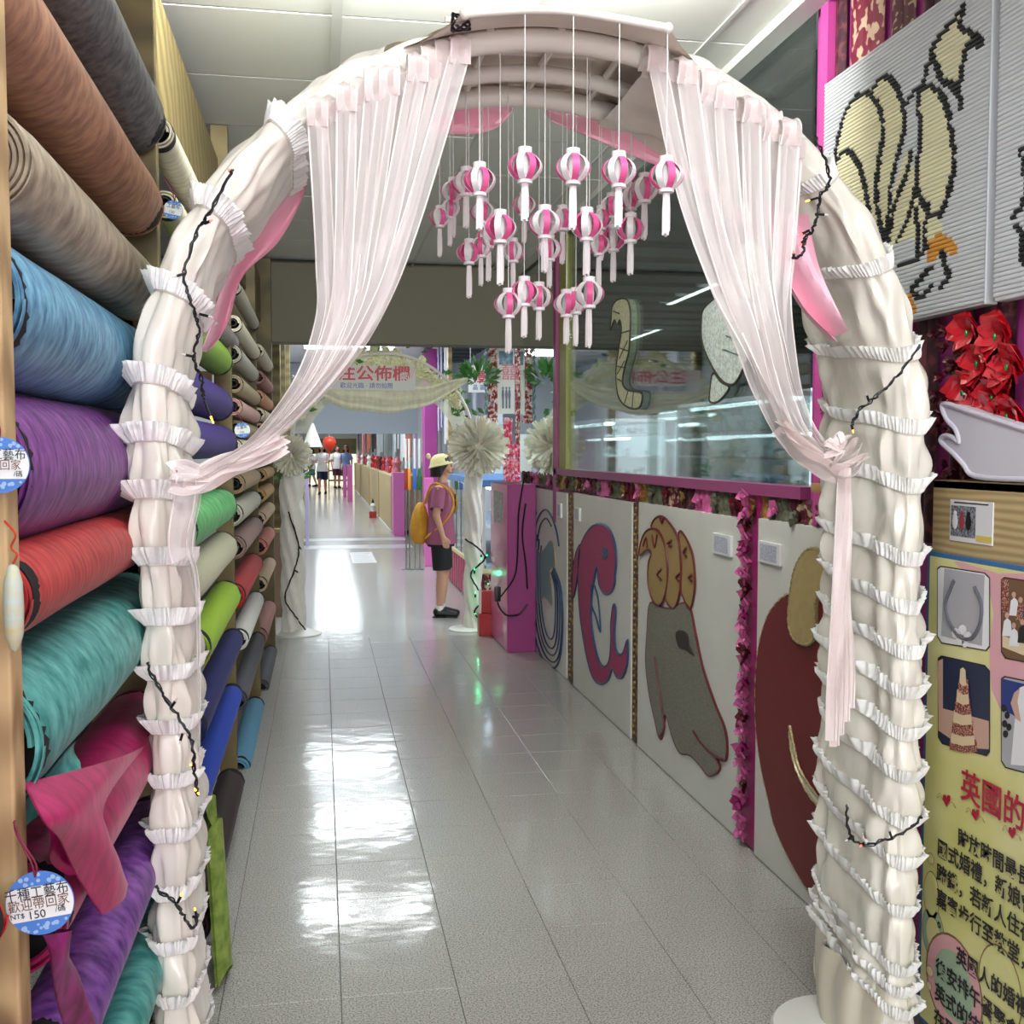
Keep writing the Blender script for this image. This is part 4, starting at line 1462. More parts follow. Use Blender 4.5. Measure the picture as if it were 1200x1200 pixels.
cord(t, Rg([(765, 920), (790, 960), (830, 1000), (870, 1020)]), m_cred, 0.005, closed=False, lift=0.009)
card(t, 838, 624, 859, 653)

# board 4: dark red form
t, ya4, yb4, _z = board('white board with a huge dark red velvet form and khaki hook, nearest the arch', 888, 1030, 609, 627)
R4 = lambda pts: Rg(pts, 840, 560, 2.1429)
red = [(195, 292), (158, 312), (130, 355), (110, 430), (103, 520), (104, 620), (116, 720), (136, 810), (150, 870), (180, 940), (225, 1020), (275, 1085), (305, 1112), (360, 1100), (420, 1000), (450, 800), (450, 560), (420, 380), (350, 320), (290, 310), (268, 305), (240, 330)]
applique(t, 'velvet_form', R4(red), m_dkred, th=0.010)
cord(t, R4(red), m_cgold, 0.007, twist=True, sm=8)
hk = [(222, 205), (240, 182), (265, 177), (290, 190), (300, 235), (292, 275), (275, 285), (264, 310), (262, 370), (256, 408), (235, 418), (208, 402), (195, 360), (200, 290), (208, 240)]
applique(t, 'khaki_hook', R4(hk), m_khaki, th=0.014, lift=0.008)
cord(t, R4(hk), m_cgold, 0.005, twist=True, sm=8, lift=0.02)
cr = [(193, 622), (198, 690), (222, 760), (262, 820), (325, 862), (300, 838), (255, 790), (218, 730), (203, 670)]
applique(t, 'pale_crescent', R4(cr), m_board, th=0.004, lift=0.009)
cord(t, R4(cr), m_cgold, 0.005, twist=True, sm=8, lift=0.013)
cord(t, R4([(306, 850), (312, 905), (325, 975)]), m_cgold, 0.006, closed=False, twist=True, sm=8, lift=0.012)
card(t, 892, 633, 917, 664)

# strips between boards -------------------------------------------------
m_bowp = mat('pink_ribbon', (196, 92, 148), 0.45, sheen=0.3, var=0.12, vscale=(30, 30, 30))
m_bowm = mat('magenta_ribbon', (150, 30, 100), 0.45, var=0.1, vscale=(30, 30, 30))
m_bowd = mat('dark_red_ribbon', (92, 14, 34), 0.35, var=0.2, vscale=(30, 30, 30))
m_gold = mat('gold_ribbon', (170, 130, 70), 0.35, metal=0.6, var=0.3, vscale=(60, 60, 60))
m_oliver = mat('olive_ribbon', (92, 92, 74), 0.6, var=0.3, vscale=(60, 60, 60))
m_foilred = mat('red_foil_ribbon', (190, 18, 34), 0.22, spec=0.8, coat=0.5, var=0.25, vscale=(20, 20, 20), bump=0.5, bscale=(25, 25, 25), bdist=0.006)
m_foilgreen = mat('green_foil', (40, 160, 80), 0.25, metal=0.5)
m_floral = mat('floral_dark_red', (84, 16, 38), 0.55, col2=(176, 150, 118), var=0.5, vscale=(38, 38, 38), vlo=0.56, vhi=0.60, detail=1)
m_floral2 = mat('floral_plum', (58, 18, 34), 0.55, col2=(104, 50, 56), var=0.5, vscale=(36, 36, 36), vlo=0.50, vhi=0.60, detail=2)
m_floralr = mat('floral_rose', (120, 18, 50), 0.5, col2=(206, 176, 150), var=0.5, vscale=(30, 30, 30), vlo=0.52, vhi=0.56, detail=1)


def bow_mesh(name, mm, rnd, w=0.05, h=0.07, d=0.03):
    """one crumpled ribbon knot: several bent loops; faces -X, centred on the origin"""
    b = MB()
    for k in range(5):
        a0 = rnd.uniform(0, 2 * pi)
        L = rnd.uniform(0.6, 1.0)
        tw = rnd.uniform(-1, 1)
        wd = rnd.uniform(0.35, 0.55) * w
        n = 6
        pr = []
        for i in range(n + 1):
            s = i / n
            ang = a0 + tw * s
            rr = sin(pi * s) * L
            y, z = cos(ang) * rr * w * 0.62, sin(ang) * rr * h * 0.62
            x = -d * (0.15 + 0.75 * sin(pi * s * 0.9 + 0.2)) + rnd.uniform(-0.004, 0.004)
            dn = Vector((0.3, -sin(ang), cos(ang))).normalized() * wd * 0.5
            pr.append((Vector((x, y, z)) + dn, Vector((x - 0.004, y, z)) - dn))
        base = len(b.v)
        for (p, q) in pr:
            b.v += [tuple(p), tuple(q)]
        for i in range(n):
            b.f.append((base + 2 * i, base + 2 * i + 1, base + 2 * i + 3, base + 2 * i + 2))
            b.m.append(0)
    b.ball((-d * 0.7, 0, 0), (0.010, 0.009, 0.012), 8)
    return b.mesh(name, mm, smooth=False)


rb_ = random.Random(11)
BOWS = {k: [bow_mesh('bow', m, rb_) for _ in range(4)] for k, m in (('pink', m_bowp), ('mag', m_bowm), ('dark', m_bowd), ('gold', m_gold), ('olive', m_oliver), ('foil', m_foilred))}

# pink bow strip between boards 3 and 4
ya, yb = W(869, 700, X=BX).y, W(886, 700, X=BX).y
zt = W(877, 570, X=BX).z
t = thing('bow_garland', 'tall garland of crumpled pink ribbon bows between two white boards', 'garland', (WX - 0.02, (ya + yb) / 2, 0))
MB().box((WX - 0.022, yb, 0.01), (WX - 0.004, ya, zt)).build('backing_strip', m_bowm, t, smooth=False)
z = 0.05
k = 0
while z < zt:
    kk = ('pink', 'pink', 'mag', 'pink', 'dark')[k % 5]
    big = 1.5 if k in (2, 6) else 1.05
    instance(rb_.choice(BOWS[kk]), 'bow', t, (WX - 0.022, (ya + yb) / 2 + (0.02 if k in (2, 6) else 0) + rb_.uniform(-0.006, 0.006), z), (rb_.uniform(-0.4, 0.4), 0, 0), (1.2, 1.3 * big, 1.1))
    z += 0.046
    k += 1
# dark beaded strips between boards 1|2 and 2|3
m_beadg = mat('gold_bead', (196, 160, 84), 0.3, metal=0.7)
m_strip = mat('dark_floral_strip', (66, 26, 26), 0.5, col2=(150, 116, 70), var=0.5, vscale=(40, 40, 40), vlo=0.5, vhi=0.62)
for (xa, xb, nm) in ((665.5, 671, 'dark beaded ribbon strip between the blue ring board and the rose figure board'), (741.5, 747, 'dark beaded ribbon strip between the rose figure board and the glitter board')):
    ya, yb = W(xa, 650, X=BX).y, W(xb, 650, X=BX).y
    t = thing('beaded_strip', nm, 'ribbon', (WX - 0.02, (ya + yb) / 2, 0), 'dark beaded strips between boards')
    MB().box((WX - 0.028, yb, 0.01), (WX - 0.006, ya, 1.16)).build('strip', m_strip, t, smooth=False)
    bb = MB()
    for i in range(36):
        bb.ball((WX - 0.031, (ya + yb) / 2 + 0.012 * sin(i * 2.1), 0.05 + i * 0.031), 0.0075, 6)
    bb.build('bead_row', m_beadg, t)

# row of ribbon hanks under the window sill ------------------------------
ztop, zbot = SILL - 0.037, 1.165
xs = list(range(612, 985, 0 or 13))
kinds = [('plum', m_floral2), ('olive', m_oliver), ('dark red', m_bowd), ('rose', m_bowp), ('floral', m_floral), ('gold', m_gold), ('dark olive', m_oliver)]
t = thing('ribbon_rail', 'row of patterned ribbon hanks pinned under the window sill above the boards', 'ribbon display', (WX - 0.02, 4.5, 1.165))
x = 612.0
k = 0
while x < 990:
    wd = 9 + (x - 612) * 0.055
    ya, yb = W(x, 560, X=WX - 0.01).y, W(x + wd, 560, X=WX - 0.01).y
    kn, km = kinds[(k * 3) % 7]
    n = 9
    b = MB()
    b.grid(lambda u, v: (WX - 0.006 - 0.012 * abs(sin(v * pi * 3)) - 0.004 * sin(u * 9 + k), ya + (yb - ya) * (0.03 + 0.94 * v), zbot + (ztop - zbot) * u + 0.004 * sin(v * 9)), 6, 12)
    b.build('ribbon_hank', km, t, smooth=False)
    instance(rb_.choice(BOWS[('olive', 'dark', 'gold', 'pink')[k % 4]]), 'bow', t, (WX - 0.012, (ya + yb) / 2, (ztop + zbot) / 2), (rb_.uniform(-0.6, 0.6), 0, 0), (0.8, min(1.3, (ya - yb) / 0.06), 1.0))
    x += wd
    k += 1

# wall cloth strips around the mosaics (near part of the wall) ------------
t = thing('floral_cloth_strips', 'dark red floral fabric strips on the magenta wall behind the mosaic panels', 'wall cloth', (WX - 0.01, 2.4, 1.2))
pxs = [(966, 992, m_floral2), (994, 1036, m_floralr), (1041, 1072, m_floral), (1078, 1108, m_floral2), (1120, 1150, m_floral), (1156, 1199, m_floral2)]
for (xa, xb, mm) in pxs:
    ya, yb = W(xa, 300, X=WX).y, W(xb, 300, X=WX).y
    MB().grid(lambda u, v: (WX - 0.004 - 0.01 * abs(sin(v * 7)), ya + (yb - ya) * v, 1.18 + (CEIL - 1.19) * u), 4, 14).build('cloth_strip', mm, t)
ya, yb = 2.3, 0.9
for i in range(5):
    MB().grid(lambda u, v: (WX - 0.004 - 0.01 * abs(sin(v * 7)), 1.95 - i * 0.24 + (-0.2) * v, 1.18 + (CEIL - 1.19) * u), 4, 14).build('cloth_strip', (m_floral, m_floral2)[i % 2], t)
# dark floral heads as raised blooms below the mosaic
m_plumb = mat('plum_bloom', (110, 24, 52), 0.5, var=0.25, vscale=(60, 60, 60))
for i in range(36):
    x = random.uniform(1096, 1138)
    y = random.uniform(378, 560)
    p = W(x, y, X=WX - 0.015)
    instance(rb_.choice(BOWS['dark']), 'bloom', t, p, (random.uniform(0, 6), 0, 0), (0.7, 0.55, 0.45))
for i in range(20):
    p = W(random.uniform(968, 990), random.uniform(380, 620), X=WX - 0.015)
    instance(rb_.choice(BOWS['dark']), 'bloom', t, p, (random.uniform(0, 6), 0, 0), (0.7, 0.55, 0.45))

# big red foil bows
for i, (x, y) in enumerate(((1148, 392), (1182, 396), (1143, 462), (1178, 468), (1196, 432), (1196, 490), (1160, 428), (1168, 488))):
    p = W(x, y, X=WX - 0.01)
    nm = ('upper left', 'upper right', 'middle left', 'middle', 'right edge', 'lowest right', 'central', 'lower')[i]
    t = thing('foil_bow', f'crumpled red foil ribbon bow, {nm} one of the cluster below the mosaics', 'bow', p, 'red foil bows on the right wall')
    b = MB()
    rnd = random.Random(40 + i)
    for k in range(9):
        a0 = k * pi / 4.5 + rnd.uniform(-0.4, 0.4)
        L = rnd.uniform(0.042, 0.06)
        wd = rnd.uniform(0.034, 0.048)
        n = 7
        base = len(b.v)
        for j in range(n + 1):
            s = j / n
            rr = sin(pi * s) * L
            ang = a0 + 0.5 * s
            q = p + Vector((-0.012 - 0.03 * sin(pi * min(1, s * 1.1)) - rnd.uniform(0, 0.006), cos(ang) * rr, sin(ang) * rr))
            dn = Vector((rnd.uniform(0.2, 0.6), -sin(ang), cos(ang))).normalized() * wd * 0.5
            b.v += [tuple(q + dn), tuple(q - dn)]
        for j in range(n):
            b.f.append((base + 2 * j, base + 2 * j + 1, base + 2 * j + 3, base + 2 * j + 2))
            b.m.append(0)
    b.build('ribbon_loops', m_foilred, t, smooth=False)
    MB().ball(p + Vector((-0.035, 0, 0.002)), (0.003, 0.005, 0.008), 8).build('green_center', m_foilgreen, t, smooth=False)

# ---------------------------------------------------------------- needlework mosaics
m_can = mat('canvas_white', (206, 208, 212), 0.6)
m_canc = mat('canvas_cream', (226, 220, 188), 0.6)
m_cank = mat('canvas_black', (28, 30, 34), 0.6)
m_cano = mat('canvas_orange', (206, 146, 62), 0.6)


def mosaic(label, x_far, x_near, py_tf, py_bf, fills, lines, cells=0.0105, zt=None, zb=None):
    X = WX - 0.045
    ya = W(x_far, 200, X=X).y
    yb = W(x_near, 200, X=X).y if x_near else ya - 0.62
    zt = zt or W(x_far, py_tf, X=X).z
    zb = zb or W(x_far + 80, py_bf, X=X).z
    t = thing('needlework_panel', label, 'wall art', (WX - 0.03, (ya + yb) / 2, zb), 'white ribbed needlework panels')
    MB().bbox((X, yb, zb), (WX - 0.012, ya, zt), 0.003).build('backing', m_can, t, smooth=False)
    nc, nr = int((ya - yb) / cells), int((zt - zb) / cells)
    gridc = [[0] * nc for _ in range(nr)]

    def tc(p):
        q = W(900 + p[0] / 3.157, p[1] / 3.157, X=X)
        return ((ya - q.y) / cells, (zt - q.z) / cells)
    for (poly, m) in fills:
        P = [tc(p) for p in poly]
        for r in range(nr):
            yy = r + 0.5
            xsn = []
            for i in range(len(P)):
                (x1, y1), (x2, y2) = P[i], P[(i + 1) % len(P)]
                if (y1 <= yy) != (y2 <= yy):
                    xsn.append(x1 + (yy - y1) / (y2 - y1) * (x2 - x1))
            xsn.sort()
            for a, b_ in zip(xsn[::2], xsn[1::2]):
                for c in range(max(0, int(a)), min(nc, int(b_) + 1)):
                    gridc[r][c] = m
    for (poly, m) in lines:
        P = [tc(p) for p in [(v.x, v.y) for v in smoothline([(a, b_, 0) for a, b_ in poly], 6)]]
        for (x1, y1), (x2, y2) in zip(P[:-1], P[1:]):
            n = int(max(abs(x2 - x1), abs(y2 - y1)) * 2) + 1
            for k in range(n + 1):
                c, r = int(x1 + (x2 - x1) * k / n), int(y1 + (y2 - y1) * k / n)
                if 0 <= c < nc and 0 <= r < nr:
                    gridc[r][c] = m
                    if k % 3 == 0 and c + 1 < nc:
                        gridc[r][c + 1] = m
    b = MB()
    for r in range(nr):
        z1, z0 = zt - r * cells, zt - (r + 1) * cells
        c = 0
        while c < nc:
            m = gridc[r][c]
            e = c
            while e < nc and gridc[r][e] == m:
                e += 1
            y1, y0 = ya - c * cells, ya - e * cells
            bk = 0.004 if m == 2 else 0.0035
            prof = [(X, z1), (X - bk, z1 - cells * 0.25), (X - bk, z1 - cells * 0.7), (X, z0)]
            base = len(b.v)
            for (xx, zz) in prof:
                b.v += [(xx, y1, zz), (xx, y0, zz)]
            for k in range(3):
                b.f.append((base + 2 * k, base + 2 * k + 1, base + 2 * k + 3, base + 2 * k + 2))
                b.m.append(m)
            c = e
    o = b.build('stitching', (m_can, m_canc, m_cank, m_cano), t, smooth=False)
    tag(o, kind='stuff')
    return t


pet1 = [(245, 610), (262, 500), (290, 410), (335, 352), (380, 352), (412, 400), (425, 490), (408, 600), (398, 700), (410, 800), (430, 900), (380, 860), (360, 700), (330, 600), (290, 560)]
pet2 = [(390, 330), (415, 295), (445, 285), (475, 320), (498, 390), (505, 470), (490, 540), (465, 640), (448, 760), (440, 905), (415, 830), (402, 700), (412, 600), (428, 490), (412, 390)]
pet3 = [(560, 330), (600, 318), (640, 350), (668, 430), (684, 540), (684, 640), (668, 720), (640, 780), (605, 800), (575, 760), (553, 690), (552, 600), (566, 520), (560, 430)]
pet0 = [(236, 625), (270, 575), (305, 562), (340, 610), (362, 690), (378, 800), (400, 870), (330, 760), (270, 700)]
leaf = [(600, 190), (640, 130), (690, 70), (720, 30), (712, 100), (752, 120), (790, 160), (740, 170), (722, 230), (715, 290), (690, 320), (640, 290), (620, 240)]
stem = [(430, 905), (480, 900), (530, 880), (590, 900), (640, 870), (640, 830), (560, 700), (520, 560), (490, 640), (455, 760)]
bract = [(590, 900), (640, 860), (690, 890), (705, 940), (650, 930), (600, 975)]
mosaic('white ribbed needlework panel with cream plume petals outlined in black', 966, 1158, 100, 375,
       [(stem, 1), (pet0, 1), (pet1, 1), (pet2, 1), (pet3, 1), (leaf, 1), (bract, 3)],
       [(pet1, 2), (pet2, 2), (pet3 + [pet3[0]], 2), (pet0, 2), (leaf + [leaf[0]], 2),
        ([(530, 560), (510, 650), (470, 760), (445, 900)], 2), ([(545, 690), (525, 790), (480, 890)], 2), ([(545, 780), (555, 860), (550, 940)], 2), ([(590, 760), (580, 900)], 2),
        ([(485, 985), (540, 970), (590, 910)], 2), ([(640, 930), (655, 980), (665, 1030), (640, 1060)], 2), ([(600, 990), (560, 1040), (530, 1080), (570, 1100), (610, 1050)], 2),
        ([(520, 1090), (545, 1160)], 3), ([(590, 240), (575, 330)], 2), ([(660, 300), (700, 340), (715, 400)], 2), ([(540, 340), (500, 400)], 2), ([(640, 800), (665, 720), (682, 640)], 2)], zb=1.735)
X_ = WX - 0.045
mosaic('second white ribbed needlework panel cut by the right picture edge', 1169, None, 0, 355,
       [([(960, 900), (1100, 600), (1300, 500), (1400, 900), (1200, 1100)], 1)],
       [([(905, 800), (940, 760), (960, 700), (1000, 640), (1100, 560)], 2), ([(915, 830), (940, 870), (935, 940), (980, 1000), (1100, 1050)], 2), ([(940, 560), (960, 720)], 2)], zt=2.52, zb=1.735)

# small grey notice behind the right leg
c0, c1 = W(966, 398, X=WX - 0.02), W(997, 462, X=WX - 0.02)
t = thing('wall_notice', 'small grey notice with a round mark on the magenta wall behind the arch leg', 'notice', (WX - 0.02, c0.y, c1.z))
MB().bbox((WX - 0.02, c1.y, c1.z), (WX - 0.012, c0.y, c0.z + 0.015), 0.001).build('sheet', mat('notice_grey', (186, 188, 190), 0.5), t, smooth=False)
cc = W(972, 421, X=WX - 0.022)
MB().tube([cc + Vector((0, 0.018 * cos(a), 0.022 * sin(a))) for a in [k * pi / 8 for k in range(1, 12)]], 0.0035, 6).build('round_mark', m_black, t)
MB().tube([cc + Vector((0, 0.03 * cos(a), 0.034 * sin(a))) for a in [k * pi / 8 for k in range(9, 15)]], 0.002, 6).build('round_mark', m_tagblue, t)
bb = MB()
for k in range(4):
    bb.box((WX - 0.0208, c1.y + 0.01, c1.z + 0.012 + 0.008 * k), (WX - 0.0198, c0.y - 0.012 - 0.006 * (k % 2), c1.z + 0.015 + 0.008 * k))
bb.build('print_line', mat('grey_print', (130, 132, 138), 0.6), t, smooth=False)

# ---------------------------------------------------------------- pine stand, cards, poster, foam hand
SX = 1.40
sy0 = W(1093, 600, X=SX).y
zst = W(1093, 562, X=SX).z
zpl = W(1090, 641, X=SX).z
st = thing('pine_stand', 'pale pine display stand behind the yellow poster at right', 'stand', (SX + 0.04, sy0 - 0.4, 0))
MB().bbox((SX, 0.9, zpl - 0.03), (SX + 0.025, sy0, zst), 0.002).build('front_board', m_wood2, st, smooth=False)
MB().bbox((SX, 0.9, zst - 0.02), (WX - 0.005, sy0, zst + 0.0), 0.002).build('top_board', m_wood2, st, smooth=False)
MB().bbox((SX + 0.01, sy0 - 0.05, 0), (SX + 0.045, sy0 - 0.005, zst - 0.02), 0.002).build('leg', m_wood3, st, smooth=False)
MB().bbox((SX + 0.01, 0.95, 0), (SX + 0.045, 1.0, zst - 0.02), 0.002).build('leg', m_wood3, st, smooth=False)
# photo card
a, b_ = W(1115, 585, X=SX), W(1164, 640, X=SX)
t = thing('photo_card', 'small white card with a figure photo taped on the pine stand', 'card', (SX, (a.y + b_.y) / 2, b_.z))
MB().bbox((SX - 0.003, b_.y, b_.z), (SX, a.y, a.z), 0.0008).build('card', m_card, t, smooth=False)
hw = (a.y - b_.y)
hh = (a.z - b_.z)
MB().box((SX - 0.0034, a.y - hw * 0.62, b_.z + hh * 0.12), (SX - 0.0029, a.y - hw * 0.03, b_.z + hh * 0.86)).build('photo', mat('card_photo', (150, 156, 166), 0.5, col2=(60, 60, 66), var=0.5, vscale=(200, 200, 200)), t, smooth=False)
for k, cx in enumerate((0.14, 0.3, 0.46)):
    ctr = Vector((SX - 0.004, a.y - hw * cx, b_.z + hh * 0.48))
    m = MB().ball(ctr + Vector((0, 0, hh * 0.2)), (0.0006, hw * 0.045, hh * 0.06), 8).ball(ctr, (0.0006, hw * 0.07, hh * 0.2), 8)
    m.build('printed_figure', (m_card, mat('card_red', (150, 60, 70), 0.5), m_black)[k], t)
MB().box((SX - 0.0036, b_.y + 0.001, b_.z + hh * 0.06), (SX - 0.0031, b_.y + hw * 0.36, b_.z + hh * 0.2)).build('sticker', mat('sticker_yellow', (214, 190, 90), 0.5), t, smooth=False)
MB().box((SX - 0.0036, a.y - hw * 0.9, b_.z + hh * 0.92), (SX - 0.0031, a.y - hw * 0.1, b_.z + hh * 0.95)).build('print_line', m_ink, t, smooth=False)

# poster
PX = SX - 0.012
py0 = W(1086, 700, X=PX).y
pz1 = W(1086, 645, X=PX).z
PH, PWD = 1.12, 0.62
po = thing('poster', 'tall yellow poster with blue border, four wedding photos and Chinese text', 'poster', (PX, py0 - PWD / 2, pz1 - PH))
m_pob = mat('poster_border', (58, 110, 160), 0.5, var=0.12, vscale=(200, 200, 200))
m_poy = mat('poster_yellow', (216, 214, 134), 0.5, col2=(232, 226, 170), var=0.5, vscale=(4, 4, 4))
m_pop = mat('poster_pink', (228, 172, 180), 0.5)
m_pog = mat('poster_green', (164, 188, 160), 0.5)
MB().bbox((PX, py0 - PWD, pz1 - PH), (PX + 0.008, py0, pz1), 0.001).build('border', m_pob, po, smooth=False)
bw = 0.011


def pp(u, v, d=0.0):
    """poster coordinates: u to the right, v down from the top left corner, metres"""
    return Vector((PX - d, py0 - u, pz1 - v))


MB().box((PX - 0.0006, py0 - PWD + bw, pz1 - PH + bw), (PX + 0.001, py0 - bw, pz1 - bw)).build('field', m_poy, po, smooth=False)


def fuv(px, py):
    q = W(px, py, X=PX)
    return (py0 - q.y, pz1 - q.z)


def flat(name, pts, mm, lvl, sm=0):
    P = [pp(u, v, 0.0006 + 0.0003 * lvl) for (u, v) in pts]
    if sm:
        P = smoothline(P, sm, closed=True)
    return MB().prism(P, (-0.0002, 0, 0)).build(name, mm, po, smooth=False)


def fpx(name, pts, mm, lvl, sm=0):
    return flat(name, [fuv(*p) for p in pts], mm, lvl, sm)


fpx('pink_field', [(1118, 658), (1170, 672), (1260, 694), (1260, 900), (1172, 830), (1160, 765), (1162, 700)], m_pop, 0, 3)
# ring ornaments lower left
m_pol = mat('poster_line', (140, 110, 70), 0.5)


def ring(px, py, rx, ry, mm, lvl, inner=0.62, im=None):
    c = fuv(px, py)
    e = fuv(px + rx, py)
    r = abs(e[0] - c[0])
    r2 = abs(fuv(px, py + ry)[1] - c[1])
    n = 28
    U0 = bw + 0.001
    f_ = lambda k, q: (max(U0, c[0] + r * q * cos(2 * pi * k / n)), c[1] + r2 * q * sin(2 * pi * k / n))
    flat('ring_print', [f_(k, 1.05) for k in range(n)], m_pol, lvl)
    flat('ring_print', [f_(k, 1.0) for k in range(n)], mm, lvl + 1)
    flat('ring_print', [f_(k, inner) for k in range(n)], im or m_poy, lvl + 2)


ring(1094, 1094, 13, 30, m_pog, 1)
ring(1092, 1050, 9, 28, m_poy, 1, 0.8)
ring(1118, 1155, 34, 56, m_pop, 4, 0.72, m_pog)
ring(1172, 1160, 26, 50, m_poy, 1, 0.8)
for (x, y, r_) in ((1092, 1006, 4), (1091, 1138, 4), (1090, 1155, 3)):
    ring(x, y, r_, r_ * 1.6, m_pop, 7, 0.8)

m_phg = mat('photo_grey', (176, 176, 182), 0.5)
m_phw = mat('photo_white', (236, 236, 240), 0.5)
m_phn = mat('photo_navy', (34, 44, 74), 0.5)
m_phb = mat('photo_black', (30, 26, 28), 0.5)
m_phred = mat('photo_red', (150, 34, 36), 0.5)
m_phc = mat('photo_cream', (226, 206, 170), 0.5)
m_phblue = mat('photo_blue', (32, 56, 128), 0.5)
m_phsteel = mat('photo_steel', (96, 96, 104), 0.5)
m_phskin = mat('photo_skin', (206, 168, 150), 0.5)


def rrect(x0, y0, x1, y1, dy):
    """photo frame: corners in survey pixels, the right side lowered by perspective dy"""
    pts = [(x0 + 1, y0 + 3), (x0 + 5, y0), (x1 - 6, y0 + dy * 0.8), (x1, y0 + dy + 4), (x1, y1 + dy * 1.3 - 5), (x1 - 4, y1 + dy * 1.3), (x0 + 6, y1 + 4), (x0 + 1, y1 - 4)]
    return pts


f1 = rrect(1098, 663, 1161, 750, 10)
fpx('photo_edge', f1, m_phb, 4)
cx, cy = 1129, 712
sh = lambda P, k: [(cx + (x - cx) * k, cy + (y - cy) * k) for x, y in P]
fpx('photo_print', sh(f1, 0.97), m_phw, 5)
fpx('photo_print', [(1108, 666), (1155, 674), (1152, 757), (1104, 745)], m_phg, 6)
hs = smoothline([(1120, 680, 0), (1116, 690, 0), (1110, 708, 0), (1114, 728, 0), (1126, 745, 0), (1140, 748, 0), (1150, 732, 0), (1152, 708, 0), (1144, 688, 0)], 6)
P = [pp(*fuv(p.x, p.y), 0.004) for p in hs]
MB().tube(P, [0.0042 + 0.001 * (abs(i - len(P) / 2) / len(P)) for i in range(len(P))], 6).build('horseshoe_print', m_phsteel, po)
for (x, y, r_) in ((1122, 742, 5), (1130, 738, 5), (1136, 746, 5), (1127, 750, 5), (1133, 754, 4)):
    ring_pts = [(x + r_ * cos(k), y + r_ * 1.2 * sin(k)) for k in [j * 2 * pi / 10 for j in range(10)]]
    fpx('flower_print', ring_pts, m_phw, 12)
f2 = rrect(1099, 768, 1161, 868, 14)
fpx('photo_edge', f2, m_phb, 4)
cx, cy = 1130, 826
fpx('photo_print', sh(f2, 0.965), m_phn, 5)
fpx('photo_print', [(1100, 775), (1106, 772), (1106, 830), (1160, 845), (1160, 878), (1130, 876), (1101, 856)], m_phskin, 6)
m_phred = mat('cake_rose', (122, 40, 40), 0.6, col2=(214, 176, 150), var=0.5, vscale=(300, 300, 300), vlo=0.5, vhi=0.6)
tiers = [(1128, 782, 1134, 796, m_phc), (1126, 794, 1137, 806, m_phred), (1124, 806, 1137, 818, m_phc), (1122, 816, 1139, 830, m_phred), (1120, 830, 1140, 842, m_phc), (1118, 842, 1142, 855, m_phred), (1117, 852, 1143, 866, m_phc), (1115, 864, 1146, 874, m_phred)]
for k, (x0, y0, x1, y1, mm) in enumerate(tiers):
    y1 += 4
    fpx('cake_tier_print', [(x0, y0 + 2), ((x0 + x1) / 2, y0), (x1, y0 + 3), (x1 + 1, y1 + 3), ((x0 + x1) / 2, y1 + 4), (x0 - 1, y1)], mm, 16 - k)
f3 = rrect(1173, 676, 1246, 768, 12)
fpx('photo_edge', f3, m_phb, 4)
cx, cy = 1210, 728
fpx('photo_print', sh(f3, 0.97), mat('photo_brown', (120, 84, 60), 0.5), 5)
fpx('photo_print', [(1175, 678), (1183, 680), (1183, 720), (1175, 716)], m_phred, 6)
fpx('photo_print', [(1176, 758), (1176, 745), (1246, 765), (1246, 786)], m_phc, 6)
for k, (x, y, mm) in enumerate(((1190, 706, m_phw), (1198, 712, m_phred), (1206, 708, m_phblue), (1182, 730, m_phw), (1190, 742, m_phw), (1200, 738, m_phb), (1214, 722, m_phw), (1222, 740, m_phred))):
    fpx('figure_print', [(x - 4, y - 2), (x, y - 6), (x + 4, y - 2), (x + 6, y + 16), (x - 6, y + 15)], mm, 7 + k * 0.3)
    fpx('figure_print', [(x + 2.6 * cos(j), y - 9 + 3.6 * sin(j)) for j in [q * 2 * pi / 8 for q in range(8)]], m_phskin, 10)
f4 = rrect(1173, 792, 1246, 896, 16)
fpx('photo_edge', f4, m_phb, 4)
cx, cy = 1210, 852
fpx('photo_print', sh(f4, 0.97), m_phg, 5)
fpx('photo_print', [(1175, 795), (1246, 812), (1246, 860), (1192, 840), (1175, 830)], m_phblue, 6)
fpx('dress_print', [(1196, 806), (1210, 800), (1222, 830), (1232, 900), (1186, 896), (1190, 850)], m_phw, 7)
fpx('arm_print', [(1190, 812), (1197, 806), (1194, 822), (1198, 846), (1192, 842), (1186, 824)], m_phskin, 8)
for (x, y) in ((1178, 830), (1182, 838), (1179, 848), (1184, 852), (1180, 860)):
    fpx('bouquet_print', [(x + 3.2 * cos(j), y + 4.5 * sin(j)) for j in [q * 2 * pi / 8 for q in range(8)]], m_phw if (int(y) % 2) else m_phb, 9)

# lettering
m_title = mat('title_red', (178, 24, 60), 0.5)
RT, UP = Vector((0, -1, 0)), Vector((0, 0, 1))


def pline(txt, px, py_base, px2, py2_base, size_px, mm, bold=0.002, sx=1.0, n=None, name='lettering'):
    u0, v0 = fuv(px, py_base)
    size = abs(fuv(px, py_base)[1] - fuv(px, py_base - size_px)[1])
    return text_mesh(txt, size, po, pp(u0, v0, 0.0042), (RT, UP), mm, depth=0.0001, bold=bold, sx=sx, name=name)


def pu(px):
    return fuv(px, 900)[0]


